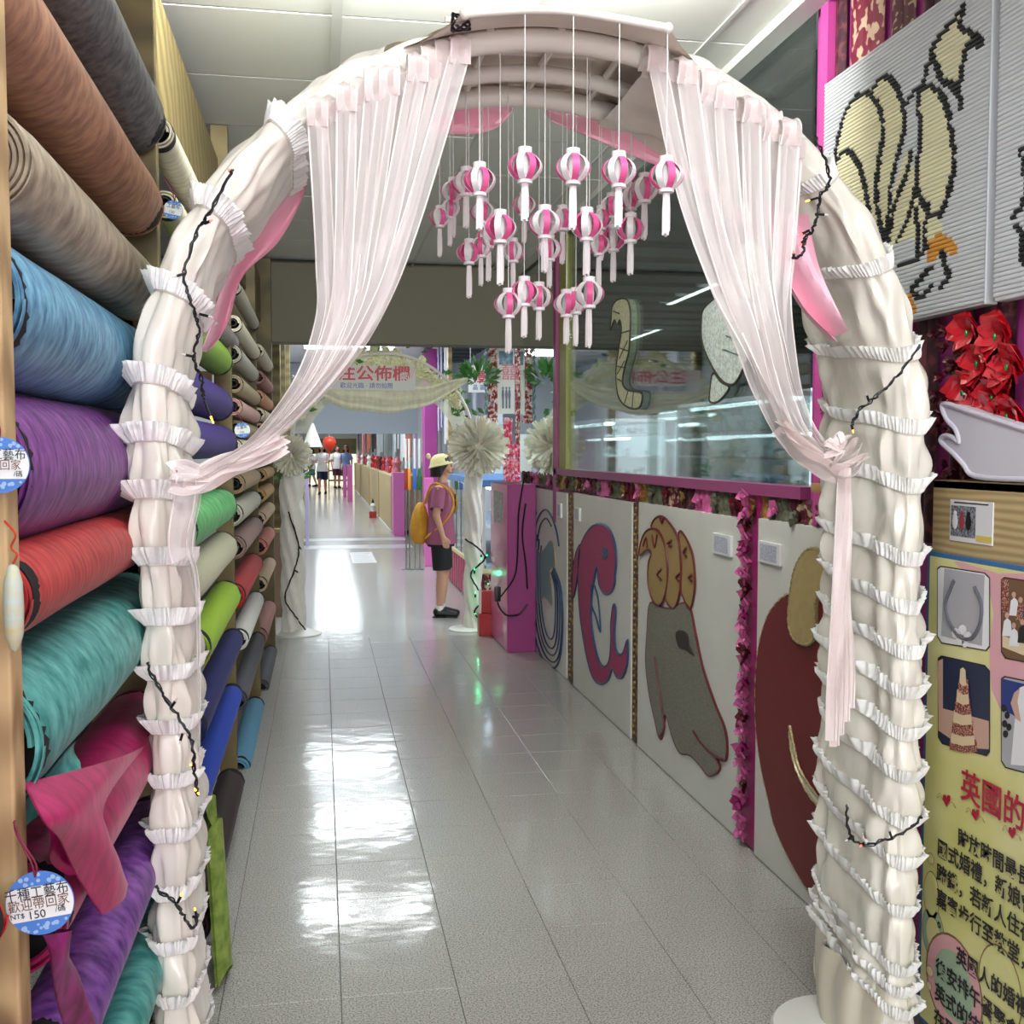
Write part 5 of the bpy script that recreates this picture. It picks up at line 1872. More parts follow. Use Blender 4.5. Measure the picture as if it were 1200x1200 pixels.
pline('英國的婚禮', 1127, 932, 0, 0, 40, m_title, 0.0012, sx=0.98)
sz = 23
for (txt, x, y) in (('貯放時間最長的', 1124, 988), ('國式婚禮，新娘會', 1100, 1000), ('蹄鐵，若新人住在', 1099, 1029), ('嘉賓步行至教堂，', 1099, 1058), ('。', 1100, 1084),
                    ('英國人的婚禮', 1122, 1126), ('後安排午餐聚會，', 1098, 1139), ('英式的結婚蛋糕', 1097, 1168), ('在蛋糕上', 1096, 1198)):
    pline(txt, x, y, 0, 0, sz if txt != '。' else 22, m_ink, 0.0009, sx=0.94)
# heart divider
for k, (x, y) in enumerate(((1111, 938), (1145, 955), (1188, 976))):
    h = [(0, 5), (-5, -1), (-4, -5), (-1, -5), (0, -2.5), (1.5, -5), (4.5, -4), (4.5, 0)]
    fpx('heart_print', [(x + a * 0.95, y + b * 1.35) for a, b in h], m_title, 10)
    for s in (-1, 1):
        q = smoothline([(x + s * 5, y + s * 2, 0), (x + s * 8, y + s * 6 - 3, 0), (x + s * 11, y + s * 6 + 3, 0), (x + s * 8, y + s * 5, 0)], 4)
        MB().tube([pp(*fuv(p.x, p.y), 0.004) for p in q], 0.0005, 4).build('curl_print', m_pol, po)

# foam hand lying on the stand: flat white foam cut-out with fingers
FX = SX + 0.004
hand = [(1104, 476), (1112, 474), (1135, 482), (1160, 490), (1185, 498), (1200, 503), (1240, 512), (1280, 530), (1280, 562), (1200, 562), (1143, 558), (1130, 545), (1118, 532), (1103, 518), (1106, 511), (1115, 512), (1124, 518), (1120, 503), (1110, 492)]
P = smoothline([W(x, y, X=FX) for (x, y) in hand], 4, closed=True)
b = MB().prism([Vector((p.x - 0.0, p.y, p.z)) for p in P], (0.045, 0, 0))
b.tube(P, 0.006, 8, closed=True)
o = b.build('foam_cutout', mat('pale_lilac_foam', (206, 202, 214), 0.45, subs=0.1))
tag(o, 'pale lilac foam cut-out with pointed fingers resting on the pine stand', 'foam shape')

# tea coloured wooden clip under the right tie
a = W(966, 572, X=WX - 0.05)
o = MB().bbox((a.x - 0.02, a.y - 0.05, a.z - 0.014), (a.x + 0.03, a.y + 0.05, a.z + 0.014), 0.004).build('wall_bracket', mat('amber_wood', (176, 136, 84), 0.4))
tag(o, 'small amber wooden bracket at the sill end beside the tied ribbons', 'bracket')

# ---------------------------------------------------------------- ribbon ornaments on the window
m_sw = mat('ornament_gauze', (206, 204, 170), 0.6, var=0.15, vscale=(60, 60, 60), alpha=0.85)
m_sw2 = mat('ornament_silver', (206, 214, 206), 0.4, var=0.3, vscale=(90, 90, 90), alpha=0.75, bump=0.6, bscale=(60, 60, 60), bdist=0.006)
GX = WX - 0.02
t = thing('swan_ornament', 'gauze swan neck ornament with dark wire outline on the display window', 'ornament', W(735, 478, X=GX))
nk = [(403, 250), (388, 290), (392, 240), (395, 200), (410, 175), (435, 165), (455, 175), (465, 210), (466, 280), (460, 370), (445, 430), (435, 490), (452, 522), (505, 532), (512, 560), (500, 592), (470, 596), (432, 572), (415, 530), (410, 450), (420, 370), (432, 290), (425, 250), (415, 268)]
N_ = [W(600 + x / 3.333, 300 + y / 3.333, X=GX) for (x, y) in nk]
applique(t, 'gauze', N_, m_sw, th=0.004)
cord(t, N_, mat('ornament_wire', (52, 48, 36), 0.5), 0.005, name='wire_outline')
for (a, b_) in (((422, 360), (456, 372)), ((412, 430), (444, 438)), ((412, 480), (434, 492)), ((430, 300), (462, 290)), ((470, 596), (475, 530)), ((440, 575), (455, 524)), ((395, 215), (420, 225)), ((412, 460), (440, 410)), ((420, 400), (452, 330))):
    MB().tube([W(600 + a[0] / 3.333, 300 + a[1] / 3.333, X=GX - 0.004), W(600 + b_[0] / 3.333, 300 + b_[1] / 3.333, X=GX - 0.004)], 0.0035, 6).build('wire_bar', MC['ornament_wire'], t)
t = thing('wing_ornament', 'large silver gauze wing ornament on the window behind the right ribbons', 'ornament', W(850, 470, X=GX))
wing = [(95, 720), (82, 780), (85, 860), (110, 930), (150, 1000), (190, 1032), (225, 1015), (280, 900), (330, 800), (380, 680), (385, 560), (350, 480), (300, 440), (240, 470), (215, 540), (180, 640)]
Wg = [W(800 + x / 3.43, 150 + y / 3.43, X=GX) for (x, y) in wing]
applique(t, 'gauze', Wg, m_sw2, th=0.006)
cord(t, Wg, MC['ornament_wire'], 0.006, name='wire_outline')
w2 = [W(800 + x / 3.43, 150 + y / 3.43, X=GX) for (x, y) in [(128, 985), (116, 1050), (115, 1100), (150, 1098), (192, 1045), (160, 1020)]]
applique(t, 'gauze_tip', w2, m_sw2, th=0.005)
cord(t, w2, MC['ornament_wire'], 0.005, name='wire_outline')
for k in range(7):
    y_ = 560 + k * 55
    MB().tube([W(800 + (250 - k * 15) / 3.43, 150 + y_ / 3.43, X=GX - 0.006), W(800 + (330 - k * 14) / 3.43, 150 + (y_ + 30) / 3.43, X=GX - 0.006)], 0.003, 5).build('wire_bar', m_steel, t)

# ---------------------------------------------------------------- showroom showcases
m_cabw = mat('showcase_white', (222, 230, 232), 0.35)
m_tubel = mat('light_tube', (232, 248, 255), 0.4, emit=10)
m_caseglow = mat('case_back_glow', (206, 226, 230), 0.5, emit=0.8)  # glow added to the case backs to brighten the showcases
m_cabg = glass_mat('case_glass', 0.04)
m_purp = mat('purple_case', (110, 84, 140), 0.4)
m_jew = mat('display_silver', (210, 222, 226), 0.25, metal=0.6)


def showcase(label, x0, y0, y1, z1, mm, seed):
    t = thing('glass_showcase', label, 'showcase', (x0 + 0.3, (y0 + y1) / 2, 0), 'lit glass showcases beyond the window')
    MB().bbox((x0, y0, 0), (x0 + 0.6, y1, 0.75), 0.004).build('base', mm, t, smooth=False)
    MB().box((x0, y0, z1 - 0.03), (x0 + 0.6, y1, z1)).build('top_rim', m_cabw, t, smooth=False)
    for zz in (0.95, 1.15, 1.35, 1.55):
        if zz < z1 - 0.08:
            MB().box((x0 + 0.03, y0 + 0.02, zz), (x0 + 0.57, y1 - 0.02, zz + 0.012)).build('shelf', m_cabw, t, smooth=False)
    for (xx, yy) in ((x0, y0), (x0, y1 - 0.02), (x0 + 0.58, y0), (x0 + 0.58, y1 - 0.02)):
        MB().box((xx, yy, 0.75), (xx + 0.02, yy + 0.02, z1)).build('post', m_jew, t, smooth=False)
    MB().box((x0 + 0.003, y0 + 0.02, 0.75), (x0 + 0.008, y1 - 0.02, z1 - 0.03)).build('glass_front', m_cabg, t, smooth=False)
    MB().tube([(x0 + 0.10, y0 + 0.05, z1 - 0.045), (x0 + 0.10, y1 - 0.05, z1 - 0.045)], 0.014, 8).build('light_tube', m_tubel, t)
    MB().tube([(x0 + 0.5, y0 + 0.05, 1.0), (x0 + 0.5, y1 - 0.05, 1.0)], 0.012, 8).build('light_tube', m_tubel, t)
    MB().box((x0 + 0.58, y0 + 0.02, 0.78), (x0 + 0.595, y1 - 0.02, z1 - 0.03)).build('back_panel', m_caseglow, t, smooth=False)
    MB().tube([(x0 + 0.25, y0 + 0.05, 1.52), (x0 + 0.25, y1 - 0.05, 1.52)], 0.012, 8).build('light_tube', m_tubel, t)
    rnd = random.Random(seed)
    b = MB()
    for zz in (0.962, 1.162, 1.362, 1.562):
        if zz > z1 - 0.1:
            continue
        y = y0 + 0.08
        while y < y1 - 0.08:
            h = rnd.uniform(0.04, 0.12)
            r = rnd.uniform(0.015, 0.035)
            b.lathe([(r, 0), (r * 0.4, h * 0.3), (r * 0.7, h * 0.7), (0, h)], 8, (x0 + rnd.uniform(0.12, 0.45), y, zz))
            y += rnd.uniform(0.07, 0.14)
    o = b.build('ware', m_jew, t)
    o['kind'] = 'stuff'
    return t


showcase('tall lit glass showcase straight beyond the window, right of the swan ornament', 3.0, 6.6, 8.8, 1.80, m_cabw, 1)
showcase('long lit glass showcase beyond the window behind the swan ornament', 3.4, 9.2, 11.4, 1.78, m_cabw, 2)
showcase('purple based lit showcase at the far left of the window', 2.5, 9.4, 11.0, 1.70, m_purp, 3)
showcase('far lit glass showcase deepest in the room beyond the window', 4.4, 8.4, 11.8, 1.98, m_cabw, 4)
showcase('rear lit glass showcase near the back wall beyond the window', 4.8, 12.2, 15.2, 2.0, m_cabw, 5)
for k, (x, y) in enumerate(ROOM_LIGHTS):
    t = thing('tube_lamp', ('slim tube lamp on the showroom ceiling, nearest one', 'slim tube lamp on the showroom ceiling, middle one', 'slim tube lamp on the showroom ceiling, farthest one')[k], 'lamp', (x, y, CEIL - 0.1), 'showroom tube lamps')
    MB().bbox((x - 0.06, y - 0.62, CEIL - 0.085), (x + 0.06, y + 0.62, CEIL - 0.02), 0.004).build('housing', m_white, t, smooth=False)
# ceiling fixtures over the aisle
m_diff = mat('lamp_diffuser', (242, 250, 255), 0.5, emit=5.0)
for k, (x, y) in enumerate(NEAR_LIGHTS + FAR_LIGHTS):
    t = thing('ceiling_light', f'recessed white fluorescent ceiling light, {POSW[k]} one counted along the aisle', 'ceiling light', (x, y, CEIL - 0.03), 'aisle ceiling lights')
    MB().box((x - 0.6, y - 0.3, CEIL - 0.02), (x + 0.6, y - 0.27, CEIL)).box((x - 0.6, y + 0.27, CEIL - 0.02), (x + 0.6, y + 0.3, CEIL)).box((x - 0.6, y - 0.27, CEIL - 0.02), (x - 0.57, y + 0.27, CEIL)).box((x + 0.57, y - 0.27, CEIL - 0.02), (x + 0.6, y + 0.27, CEIL)).build('frame', m_white, t, smooth=False)
    MB().box((x - 0.57, y - 0.27, CEIL - 0.012), (x + 0.57, y + 0.27, CEIL - 0.006)).build('diffuser', m_diff, t, smooth=False)


t = thing('fill_lamp_housing', 'added white housing of the unseen fill lamp just behind the arch top', 'lamp', (AISLE_FILL[0], AISLE_FILL[1] - 0.03, AISLE_FILL[2]))  # housing made up to carry the added aisle fill
MB().bbox((AISLE_FILL[0] - 0.78, AISLE_FILL[1] - 0.06, AISLE_FILL[2] - 0.045), (AISLE_FILL[0] + 0.78, AISLE_FILL[1] - 0.012, AISLE_FILL[2] + 0.074), 0.004).build('housing', m_white, t, smooth=False)
# ================================================================ FAR AISLE
# pink cabinet ----------------------------------------------------------
cy0 = W(595, 765, Z=0)
CX0, CY0 = cy0.x, cy0.y
CY1 = W(576, 700, X=CX0).y
cz = W(595, 568, X=CX0).z
t = thing('pink_cabinet', 'narrow pink painted cabinet standing by the second arch leg', 'cabinet', ((CX0 + 1.47) / 2, (CY0 + CY1) / 2, 0))
MB().bbox((CX0, CY0, 0.0), (1.465, CY1, cz), 0.004).build('body', m_magenta, t, smooth=False)
MB().bbox((CX0 - 0.006, CY0 + 0.004, 0.01), (CX0, CY1 - 0.004, cz - 0.004), 0.002).build('side_panel', mat('pink_side', (206, 96, 156), 0.3, coat=0.4), t, smooth=False)
a, b_ = W(580, 575, X=CX0), W(590, 615, X=CX0)
MB().box((CX0 - 0.009, b_.y, b_.z), (CX0 - 0.006, a.y, a.z)).build('sticker', mat('cabinet_sticker', (190, 196, 186), 0.5, col2=(120, 130, 140), var=0.5, vscale=(50, 50, 50)), t, smooth=False)
t = thing('power_cord', 'black power cord looping down the pink cabinet from a plug', 'cord', W(600, 570, Y=CY0 - 0.01))
YY = CY0 - 0.012
pts = [W(614, 560, Y=YY), W(608, 600, Y=YY), W(607, 630, Y=YY), W(604, 672, Y=YY), W(590, 695, Y=YY - 0.03), W(583, 705, Y=YY - 0.06), W(592, 720, Y=YY - 0.03), W(608, 720, Y=YY), W(618, 708, Y=YY)]
MB().tube(smoothline(pts, 6), 0.006, 6).build('cable', m_wire, t)
MB().tube(smoothline([W(616, 590, Y=YY), W(612, 625, Y=YY), W(616, 660, Y=YY), W(618, 690, Y=YY)], 6), 0.006, 6).build('cable', m_wire, t)
c = W(583, 696, Y=YY - 0.08)
MB().bbox(c - Vector((0.02, 0.02, 0.05)), c + Vector((0.02, 0.02, 0.05)), 0.004).build('plug', m_black, t)

# red fire extinguisher box by the second arch
c = W(568, 744, Z=0)
t = thing('red_canister', 'small red box with a white sheet standing between arch leg and pink cabinet', 'box', c)
m_red = mat('red_enamel', (178, 34, 38), 0.35)
MB().bbox((c.x - 0.05, c.y - 0.05, 0), (c.x + 0.05, c.y + 0.05, 0.17), 0.004).build('base', m_red, t, smooth=False)
MB().bbox((c.x - 0.03, c.y - 0.02, 0.17), (c.x + 0.05, c.y + 0.04, 0.34), 0.006).build('can', m_red, t, smooth=False)
MB().bbox((c.x - 0.05, c.y - 0.03, 0.15), (c.x - 0.028, c.y - 0.02, 0.36), 0.002).build('sheet', m_white, t, smooth=False)

# second arch -------------------------------------------------------------
rf, lf = W(556, 738, Z=0), W(344, 744, Z=0)
A2Y = (rf.y + lf.y) / 2
A2R = (rf.x - lf.x) / 2
A2X = (rf.x + lf.x) / 2
A2Z = W(470, 414, Y=A2Y).z - A2R
m_sat3 = mat('white_satin_far', (232, 228, 218), 0.4, bump=0.4, bscale=(20, 20, 20), vscale=(10, 10, 10), bdist=0.01, var=0.04)
m_greenl = mat('leaf_green', (70, 128, 54), 0.6)
m_gauze = mat('cream_gauze', (240, 238, 214), 0.6, var=0.08, vscale=(40, 8, 8), subs=0.2)
m_rosec = mat('cream_rose', (236, 234, 196), 0.6, subs=0.2)
a2 = thing('flower_arch', 'second white arch with cream roses and a banner across the far aisle', 'arch', (A2X, A2Y, 0))
MB().tube([(A2X + A2R * cos(a), A2Y, A2Z + A2R * sin(a)) for a in [pi * k / 48 for k in range(49)]], 0.013, 10).build('hoop_pipe', m_pipe, a2)
MB().tube([(A2X + A2R * cos(a), A2Y + 0.3, A2Z + A2R * sin(a)) for a in [pi * k / 48 for k in range(49)]], 0.013, 10).build('hoop_pipe', m_pipe, a2)
for s in (1, -1):
    xx = A2X + s * A2R

    def leg(u, v, xx=xx, s=s):
        th = 2 * pi * v
        z = 0.01 + (A2Z - 0.01 + 0.05) * u
        r = 0.055 + 0.02 * abs(sin(z * 9 + th * 0.5 * s)) + 0.006 * sin(th * 7 + z * 20) + (0.02 if s < 0 else 0)
        return (xx + r * cos(th), A2Y + 0.06 + r * 1.3 * sin(th), z)
    MB().grid(leg, 110, 40).build('satin_wrap', m_sat3, a2, fix=True)
    MB().lathe([(0, 0), (0.17, 0), (0.17, 0.01), (0.06, 0.05), (0.05, 0.07), (0, 0.07)] if s < 0 else [(0, 0), (0.16, 0), (0.162, 0.008), (0.15, 0.016), (0, 0.018)], 30, (xx - 0.04 * s, A2Y + 0.02, 0)).build('foot_disc', m_white, a2)
# gauze swag
def swag(u, v, o=0):
    x = A2X - A2R * 0.98 + 1.9 * A2R * u
    top = W(470, 456, Y=A2Y).z + 0.10 * (2 * u - 1) ** 2
    bot = W(470, 484, Y=A2Y).z + 0.24 * abs(2 * u - 1) ** 2.2
    z = top + (bot - top) * v - 0.006 * sin(u * 26)
    return (x, A2Y - 0.02 - 0.05 * sin(pi * v) + 0.012 * sin(v * 19 + sin(u * 6)) + o, z)


MB().grid(swag, 50, 16).grid(lambda u, v: swag(u, v, 0.006), 50, 16).build('gauze_swag', m_gauze, a2)


def gfill(u, v):
    a = pi * (0.05 + 0.9 * u)
    r = A2R * (0.985 - 0.30 * v * (0.4 + 0.6 * sin(a)))
    return (A2X + r * cos(a), A2Y + 0.28 - 0.06 * v + 0.015 * sin(u * 60), A2Z + r * sin(a))


MB().grid(gfill, 90, 8).build('gauze_fill', mat('pale_gauze', (232, 232, 214), 0.7, alpha=0.75), a2)
# roses
rose = MB()
rr_ = random.Random(4)
rose.ball((0, 0, 0), 0.016, 8)
for k in range(9):
    a = k * 2.4
    r = 0.012 + 0.002 * k
    c = Vector((r * cos(a), -0.006 + 0.001 * k, r * sin(a)))
    q = Matrix.Rotation(-a, 3, 'Y')
    rose.ball(c, (0.007, 0.012, 0.014), 6, rot=q)
rose_me = rose.mesh('rose', m_rosec)
leafm = MB().add([(0, 0, 0), (0.02, 0.004, 0.012), (0.05, 0, 0), (0.02, 0.004, -0.012)], [(0, 1, 2, 3)]).mesh('leaf', m_greenl, smooth=False)
for k in range(64):
    a = pi * (0.16 + 0.74 * k / 63)
    r = A2R * (1.0 + rr_.uniform(-0.12, 0.045))
    instance(rose_me, 'rose', a2, (A2X + r * cos(a), A2Y + rr_.uniform(-0.03, 0.2), A2Z + r * sin(a)), (rr_.uniform(-1, 1), rr_.uniform(0, 6), rr_.uniform(-1, 1)), (1.5, 1.5, 1.5))
for k in range(60):
    a = pi * rr_.choice((rr_.uniform(0.08, 0.26), rr_.uniform(0.1, 0.9)))
    r = A2R * (1.0 + rr_.uniform(-0.12, 0.14))
    s_ = rr_.uniform(1.0, 1.9)
    instance(leafm, 'leaf', a2, (A2X + r * cos(a), A2Y + rr_.uniform(-0.05, 0.2), A2Z + r * sin(a)), (rr_.uniform(-1, 1), rr_.uniform(0, 6), rr_.uniform(-1, 1)), (s_,) * 3)
# banner
b0, b1 = W(392, 428, Y=A2Y - 0.08), W(487, 458, Y=A2Y - 0.08)
bn = thing('banner_board', 'white banner with red characters hung inside the far flower arch', 'banner', ((b0.x + b1.x) / 2, A2Y - 0.08, b1.z))
MB().bbox((b0.x - 0.1, A2Y - 0.08, b1.z), (b1.x, A2Y - 0.07, b0.z), 0.002).build('sheet', m_white, bn, smooth=False)
st_ = MB()
for k in range(46):
    x = b0.x - 0.08 + k * 0.016
    if x + 0.03 < b1.x:
        st_.prism([(x, A2Y - 0.0812, b0.z - 0.09), (x + 0.003, A2Y - 0.0812, b0.z - 0.09), (x + 0.028, A2Y - 0.0812, b0.z - 0.01), (x + 0.025, A2Y - 0.0812, b0.z - 0.01)], (0, -0.0004, 0))
st_.build('stripe_print', mat('banner_pink', (226, 130, 150), 0.5), bn, smooth=False)
text_mesh('注公佈欄', 0.12, bn, (b0.x + 0.02, A2Y - 0.083, b1.z + 0.085), ((1, 0, 0), (0, 0, 1)), mat('banner_red', (214, 74, 90), 0.5), bold=0.002, sx=1.15)
m_blt = mat('banner_blue', (80, 100, 170), 0.5)
text_mesh('歡迎光臨 ‧ 請勿拍照', 0.045, bn, (b0.x + 0.04, A2Y - 0.083, b1.z + 0.02), ((1, 0, 0), (0, 0, 1)), m_blt)
# tulle pompoms
m_tulle = mat('tulle', (242, 238, 222), 0.7, subs=0.25)


def pompom(label, c, R, tilt=0.0):
    b = MB()
    rnd = random.Random(int(c.x * 100))
    for k in range(620):
        d = Vector((rnd.gauss(0, 1), rnd.gauss(0, 1) * 0.7 - 0.15, rnd.gauss(0, 1)))
        if d.length < 0.1:
            continue
        d.normalize()
        s = d.orthogonal().normalized()
        s = Matrix.Rotation(rnd.uniform(0, 6.28), 3, d) @ s
        L = R * rnd.uniform(0.75, 1.05)
        wd = R * 0.055
        p0, p1, p2 = c + d * R * 0.15, c + d * L * 0.6, c + d * L
        b.add([p0 - s * wd * 0.2, p0 + s * wd * 0.2, p1 - s * wd * 0.6, p1 + s * wd * 0.6, p2 - s * wd, p2 + s * wd, p2 + d * wd * 0.3], [(0, 1, 3, 2), (2, 3, 5, 4), (4, 5, 6)])
    b.ball(c, R * 0.3, 10)
    o = b.build('tulle_pompom', m_tulle, smooth=False)
    return tag(o, label, 'pompom', 'tulle pompoms on the second arch')


cR = W(561, 523, Y=A2Y - 0.08)
pompom('large cream tulle pompom on the right leg of the second arch', cR, 0.235)
cL = W(341, 533, Y=A2Y - 0.08)
pompom('white tulle pompom on the left leg of the second arch', cL, 0.16)
# potted plant beneath left pompom
def plant(label, c, n, R, group=None, pot=True):
    t = thing('plant', label, 'plant', c, group)
    b = MB()
    rnd = random.Random(int(c.x * 1000))
    for k in range(n):
        d = Vector((rnd.uniform(-1, 1), rnd.uniform(-1, 1), rnd.uniform(-0.1, 1))).normalized()
        s = d.orthogonal().normalized()
        p = c + Vector((0, 0, 0.1)) + d * R * rnd.uniform(0.3, 0.8)
        L = R * 0.6
        b.add([p, p + d * L * 0.5 + s * L * 0.22, p + d * L, p + d * L * 0.5 - s * L * 0.22], [(0, 1, 2, 3)])
    b.build('foliage', m_greenl, t, smooth=False)
    if pot:
        MB().lathe([(0, 0), (0.05, 0), (0.07, 0.1), (0.06, 0.1), (0, 0.08)], 12, c).build('pot', mat('terracotta', (150, 60, 44), 0.7), t)
    return t


plant('leafy green plant in a red pot under the left pompom', W(343, 574, Y=A2Y + 0.1), 60, 0.14)
plant('small green plant clipped high on the right of the flower arch', W(561, 462, Y=A2Y + 0.1), 70, 0.17, pot=False)
fairy('fairy lights with green bulbs around the right leg of the second arch', [(545, 632), (560, 642), (568, 655), (552, 672), (560, 690), (568, 702), (556, 716), (564, 728)], A2Y - 0.1,
      [(564, 650, 0, 5, m_bulbg), (556, 672, 0, -6, m_bulbg), (572, 680, 0, 5, m_bulbg), (568, 655, 3, -5, m_bulbg), (563, 700, -1, 6, m_bulbg), (557, 700, 0, -6, m_bulbg), (556, 716, 1, 4, m_bulbg), (574, 690, 4, 0, m_bulbg)], r=0.007)
fairy('fairy light string around the left leg of the second arch', [(338, 600), (350, 640), (345, 668), (334, 700), (346, 722), (358, 738)], A2Y - 0.13,
      [(350, 640, 4, 5, m_bulbo), (345, 668, 6, 4, m_bulbo), (346, 722, 5, 6, m_bulbo)], r=0.006)
# point lights of the green bulbs
for (x, y) in ((560, 672), (562, 708)):
    l = bpy.data.lights.new('green_bulb_glow', 'POINT')
    l.energy = 0.22
    l.color = (0.1, 1.0, 0.4)
    l.shadow_soft_size = 0.02
    o = bpy.data.objects.new('green_bulb_glow', l)
    o.location = W(x, y, Y=A2Y - 0.16)
    COL.objects.link(o)
# banner above second arch right: hung notice with red character
c0, c1 = W(549, 428, Y=10.5), W(572, 460, Y=10.5)
t = thing('hanging_sign', 'white hanging sign with a red character and pink stripes, right of the flower arch', 'sign', ((c0.x + c1.x) / 2, 10.5, c1.z))
MB().bbox((c0.x, 10.5, c1.z), (c1.x, 10.52, c0.z), 0.002).build('sheet', m_white, t, smooth=False)
text_mesh('禮', 0.13, t, (c0.x + 0.04, 10.497, c1.z + 0.11), ((1, 0, 0), (0, 0, 1)), MC['banner_red'], bold=0.002)
text_mesh('品 區', 0.055, t, (c0.x + 0.04, 10.497, c1.z + 0.03), ((1, 0, 0), (0, 0, 1)), m_blt)
MB().tube([(c0.x + 0.02, 10.51, c0.z), (c0.x + 0.02, 10.51, CEIL)], 0.004, 6).build('hanger', m_string, t)
MB().tube([(c1.x - 0.02, 10.51, c0.z), (c1.x - 0.02, 10.51, CEIL)], 0.004, 6).build('hanger', m_string, t)

# garland strips, banner posters at the right by the mirror
m_seq = mat('red_sequin', (160, 40, 44), 0.35, col2=(236, 206, 196), var=0.5, vscale=(30, 30, 30), vlo=0.5, vhi=0.56)
m_seqp = mat('pink_sequin', (214, 50, 92), 0.35, col2=(246, 180, 190), var=0.5, vscale=(30, 30, 30), vlo=0.5, vhi=0.56)
m_teals = mat('teal_curtain', (110, 150, 150), 0.5)
for (xa, xb, ya_, yb_, mm, lb) in ((572, 583, 405, 495, m_seq, 'red and white sequin garland left of the hanging figure banner'),
                                   (604, 610, 405, 520, m_seq, 'dark red sequin garland between figure banner and mirror'),
                                   (590, 600, 486, 565, m_seqp, 'pink sequin garland under the hanging figure banner'),
                                   (600, 610, 515, 566, m_seqp, 'short pink garland above the pink cabinet'),
                                   (568, 572, 405, 500, m_teals, 'thin teal cloth strip at the edge of the sequin garland')):
    a, b_ = W(xa, ya_, Y=8.45), W(xb, yb_, Y=8.45)
    g = MB()
    cnt = int((a.z - b_.z) / 0.035)
    for k in range(cnt):
        z = b_.z + k * 0.035
        for j in range(3):
            cx_ = a.x + (b_.x - a.x) * (j + 0.5) / 3
            g.ball((cx_ + random.uniform(-.004, .004), 8.45 + random.uniform(-.015, .015), z + random.uniform(0, .02)), ((b_.x - a.x) / 5, 0.012, 0.022), 6)
    o = g.build('sequin_garland', mm, smooth=False)
    tag(o, lb, 'garland', 'hanging garlands beside the mirror')
for (xa, xb, ya_, yb_, lb) in ((583, 603, 405, 485, 'long white banner with dark standing figures beside the mirror'),):
    a, b_ = W(xa, ya_, Y=8.4), W(xb, yb_, Y=8.4)
    t = thing('hanging_banner', lb, 'banner', ((a.x + b_.x) / 2, 8.4, b_.z))
    H, Wd = a.z - b_.z, b_.x - a.x
    MB().bbox((a.x, 8.4, b_.z), (b_.x, 8.408, a.z), 0.002).build('sheet', m_white, t, smooth=False)
    for k, q in enumerate((0.32, 0.52, 0.70)):
        c = Vector((a.x + Wd * q, 8.398, b_.z + H * 0.28))
        MB().ball(c + Vector((0, 0, H * 0.10)), (Wd * 0.05, 0.002, H * 0.022), 8).ball(c, (Wd * 0.08, 0.002, H * 0.09), 8).box((c.x - Wd * .05, 8.397, b_.z + H * 0.08), (c.x + Wd * .05, 8.399, c.z)).build('printed_figure', mat('figure_slate', (110, 122, 140), 0.6), t)
    MB().box((a.x + Wd * 0.1, 8.397, b_.z + H * 0.72), (b_.x - Wd * 0.1, 8.3995, b_.z + H * 0.92)).build('print_patch', mat('print_sky', (150, 180, 200), 0.6, col2=(90, 120, 140), var=0.5, vscale=(30, 30, 30)), t, smooth=False)
    text_mesh('囍', 0.14, t, (a.x + Wd * 0.2, 8.396, b_.z + H * 0.52), ((1, 0, 0), (0, 0, 1)), MC['banner_pink'])
a, b_ = W(600, 515, Y=8.3), W(609, 548, Y=8.3)
# glass counter with blue top, pink skirt ------------------------------------
q0, q1 = W(573, 700, X=1.42), W(527, 640, X=1.42)
gy_a = W(568, 706, X=1.36).y
gy_b = W(527, 672, X=1.36).y
t = thing('glass_counter', 'glass display counter with blue top and ribbon skirt behind the child', 'counter', (1.6, (gy_a + gy_b) / 2, 0))
MB().box((1.36, gy_a, 0.02), (1.95, gy_b, 0.36)).build('base', m_floralr, t, smooth=False)
MB().bbox((1.34, gy_a - 0.02, 0.36), (1.96, gy_b + 0.02, 0.40), 0.003).build('ledge', mat('cream_ledge', (222, 210, 160), 0.5), t, smooth=False)
MB().box((1.352, gy_a, 0.40), (1.358, gy_b, 1.1)).build('glass_front', glass_mat('counter_glass', 0.10), t, smooth=False)
MB().box((1.36, gy_a, 0.402), (1.94, gy_b, 0.43)).build('shelf', mat('counter_blue', (150, 190, 214), 0.4), t, smooth=False)
MB().box((1.38, gy_a + .02, 0.75), (1.9, gy_b - .02, 0.765)).build('shelf', m_cabw, t, smooth=False)
MB().box((1.90, gy_a, 0.40), (1.95, gy_b, 1.1)).build('back_panel', mat('counter_back', (120, 150, 156), 0.5, var=0.3, vscale=(8, 8, 8)), t, smooth=False)
MB().bbox((1.34, gy_a - 0.01, 1.10), (1.96, gy_b + 0.01, 1.16), 0.003).build('top', mat('counter_top_blue', (86, 132, 190), 0.4), t, smooth=False)
for y in (gy_a, gy_b - 0.03):
    MB().box((1.34, y, 0.40), (1.37, y + 0.03, 1.10)).build('post', m_white, t, smooth=False)
MB().tube([(1.45, gy_a + .05, 1.08), (1.45, gy_b - .05, 1.08)], 0.012, 8).build('light_tube', m_tubel, t)
y = gy_a + 0.03
k = 0
while y < gy_b - 0.02:
    b = MB()
    b.grid(lambda u, v: (1.352 - 0.008 * sin(v * pi), y + 0.05 * v, 0.02 + 0.33 * u), 5, 5)
    b.build('skirt_ribbon', (m_bowd, m_bowp, m_foilred)[k % 3], t, smooth=False)
    y += 0.06
    k += 1

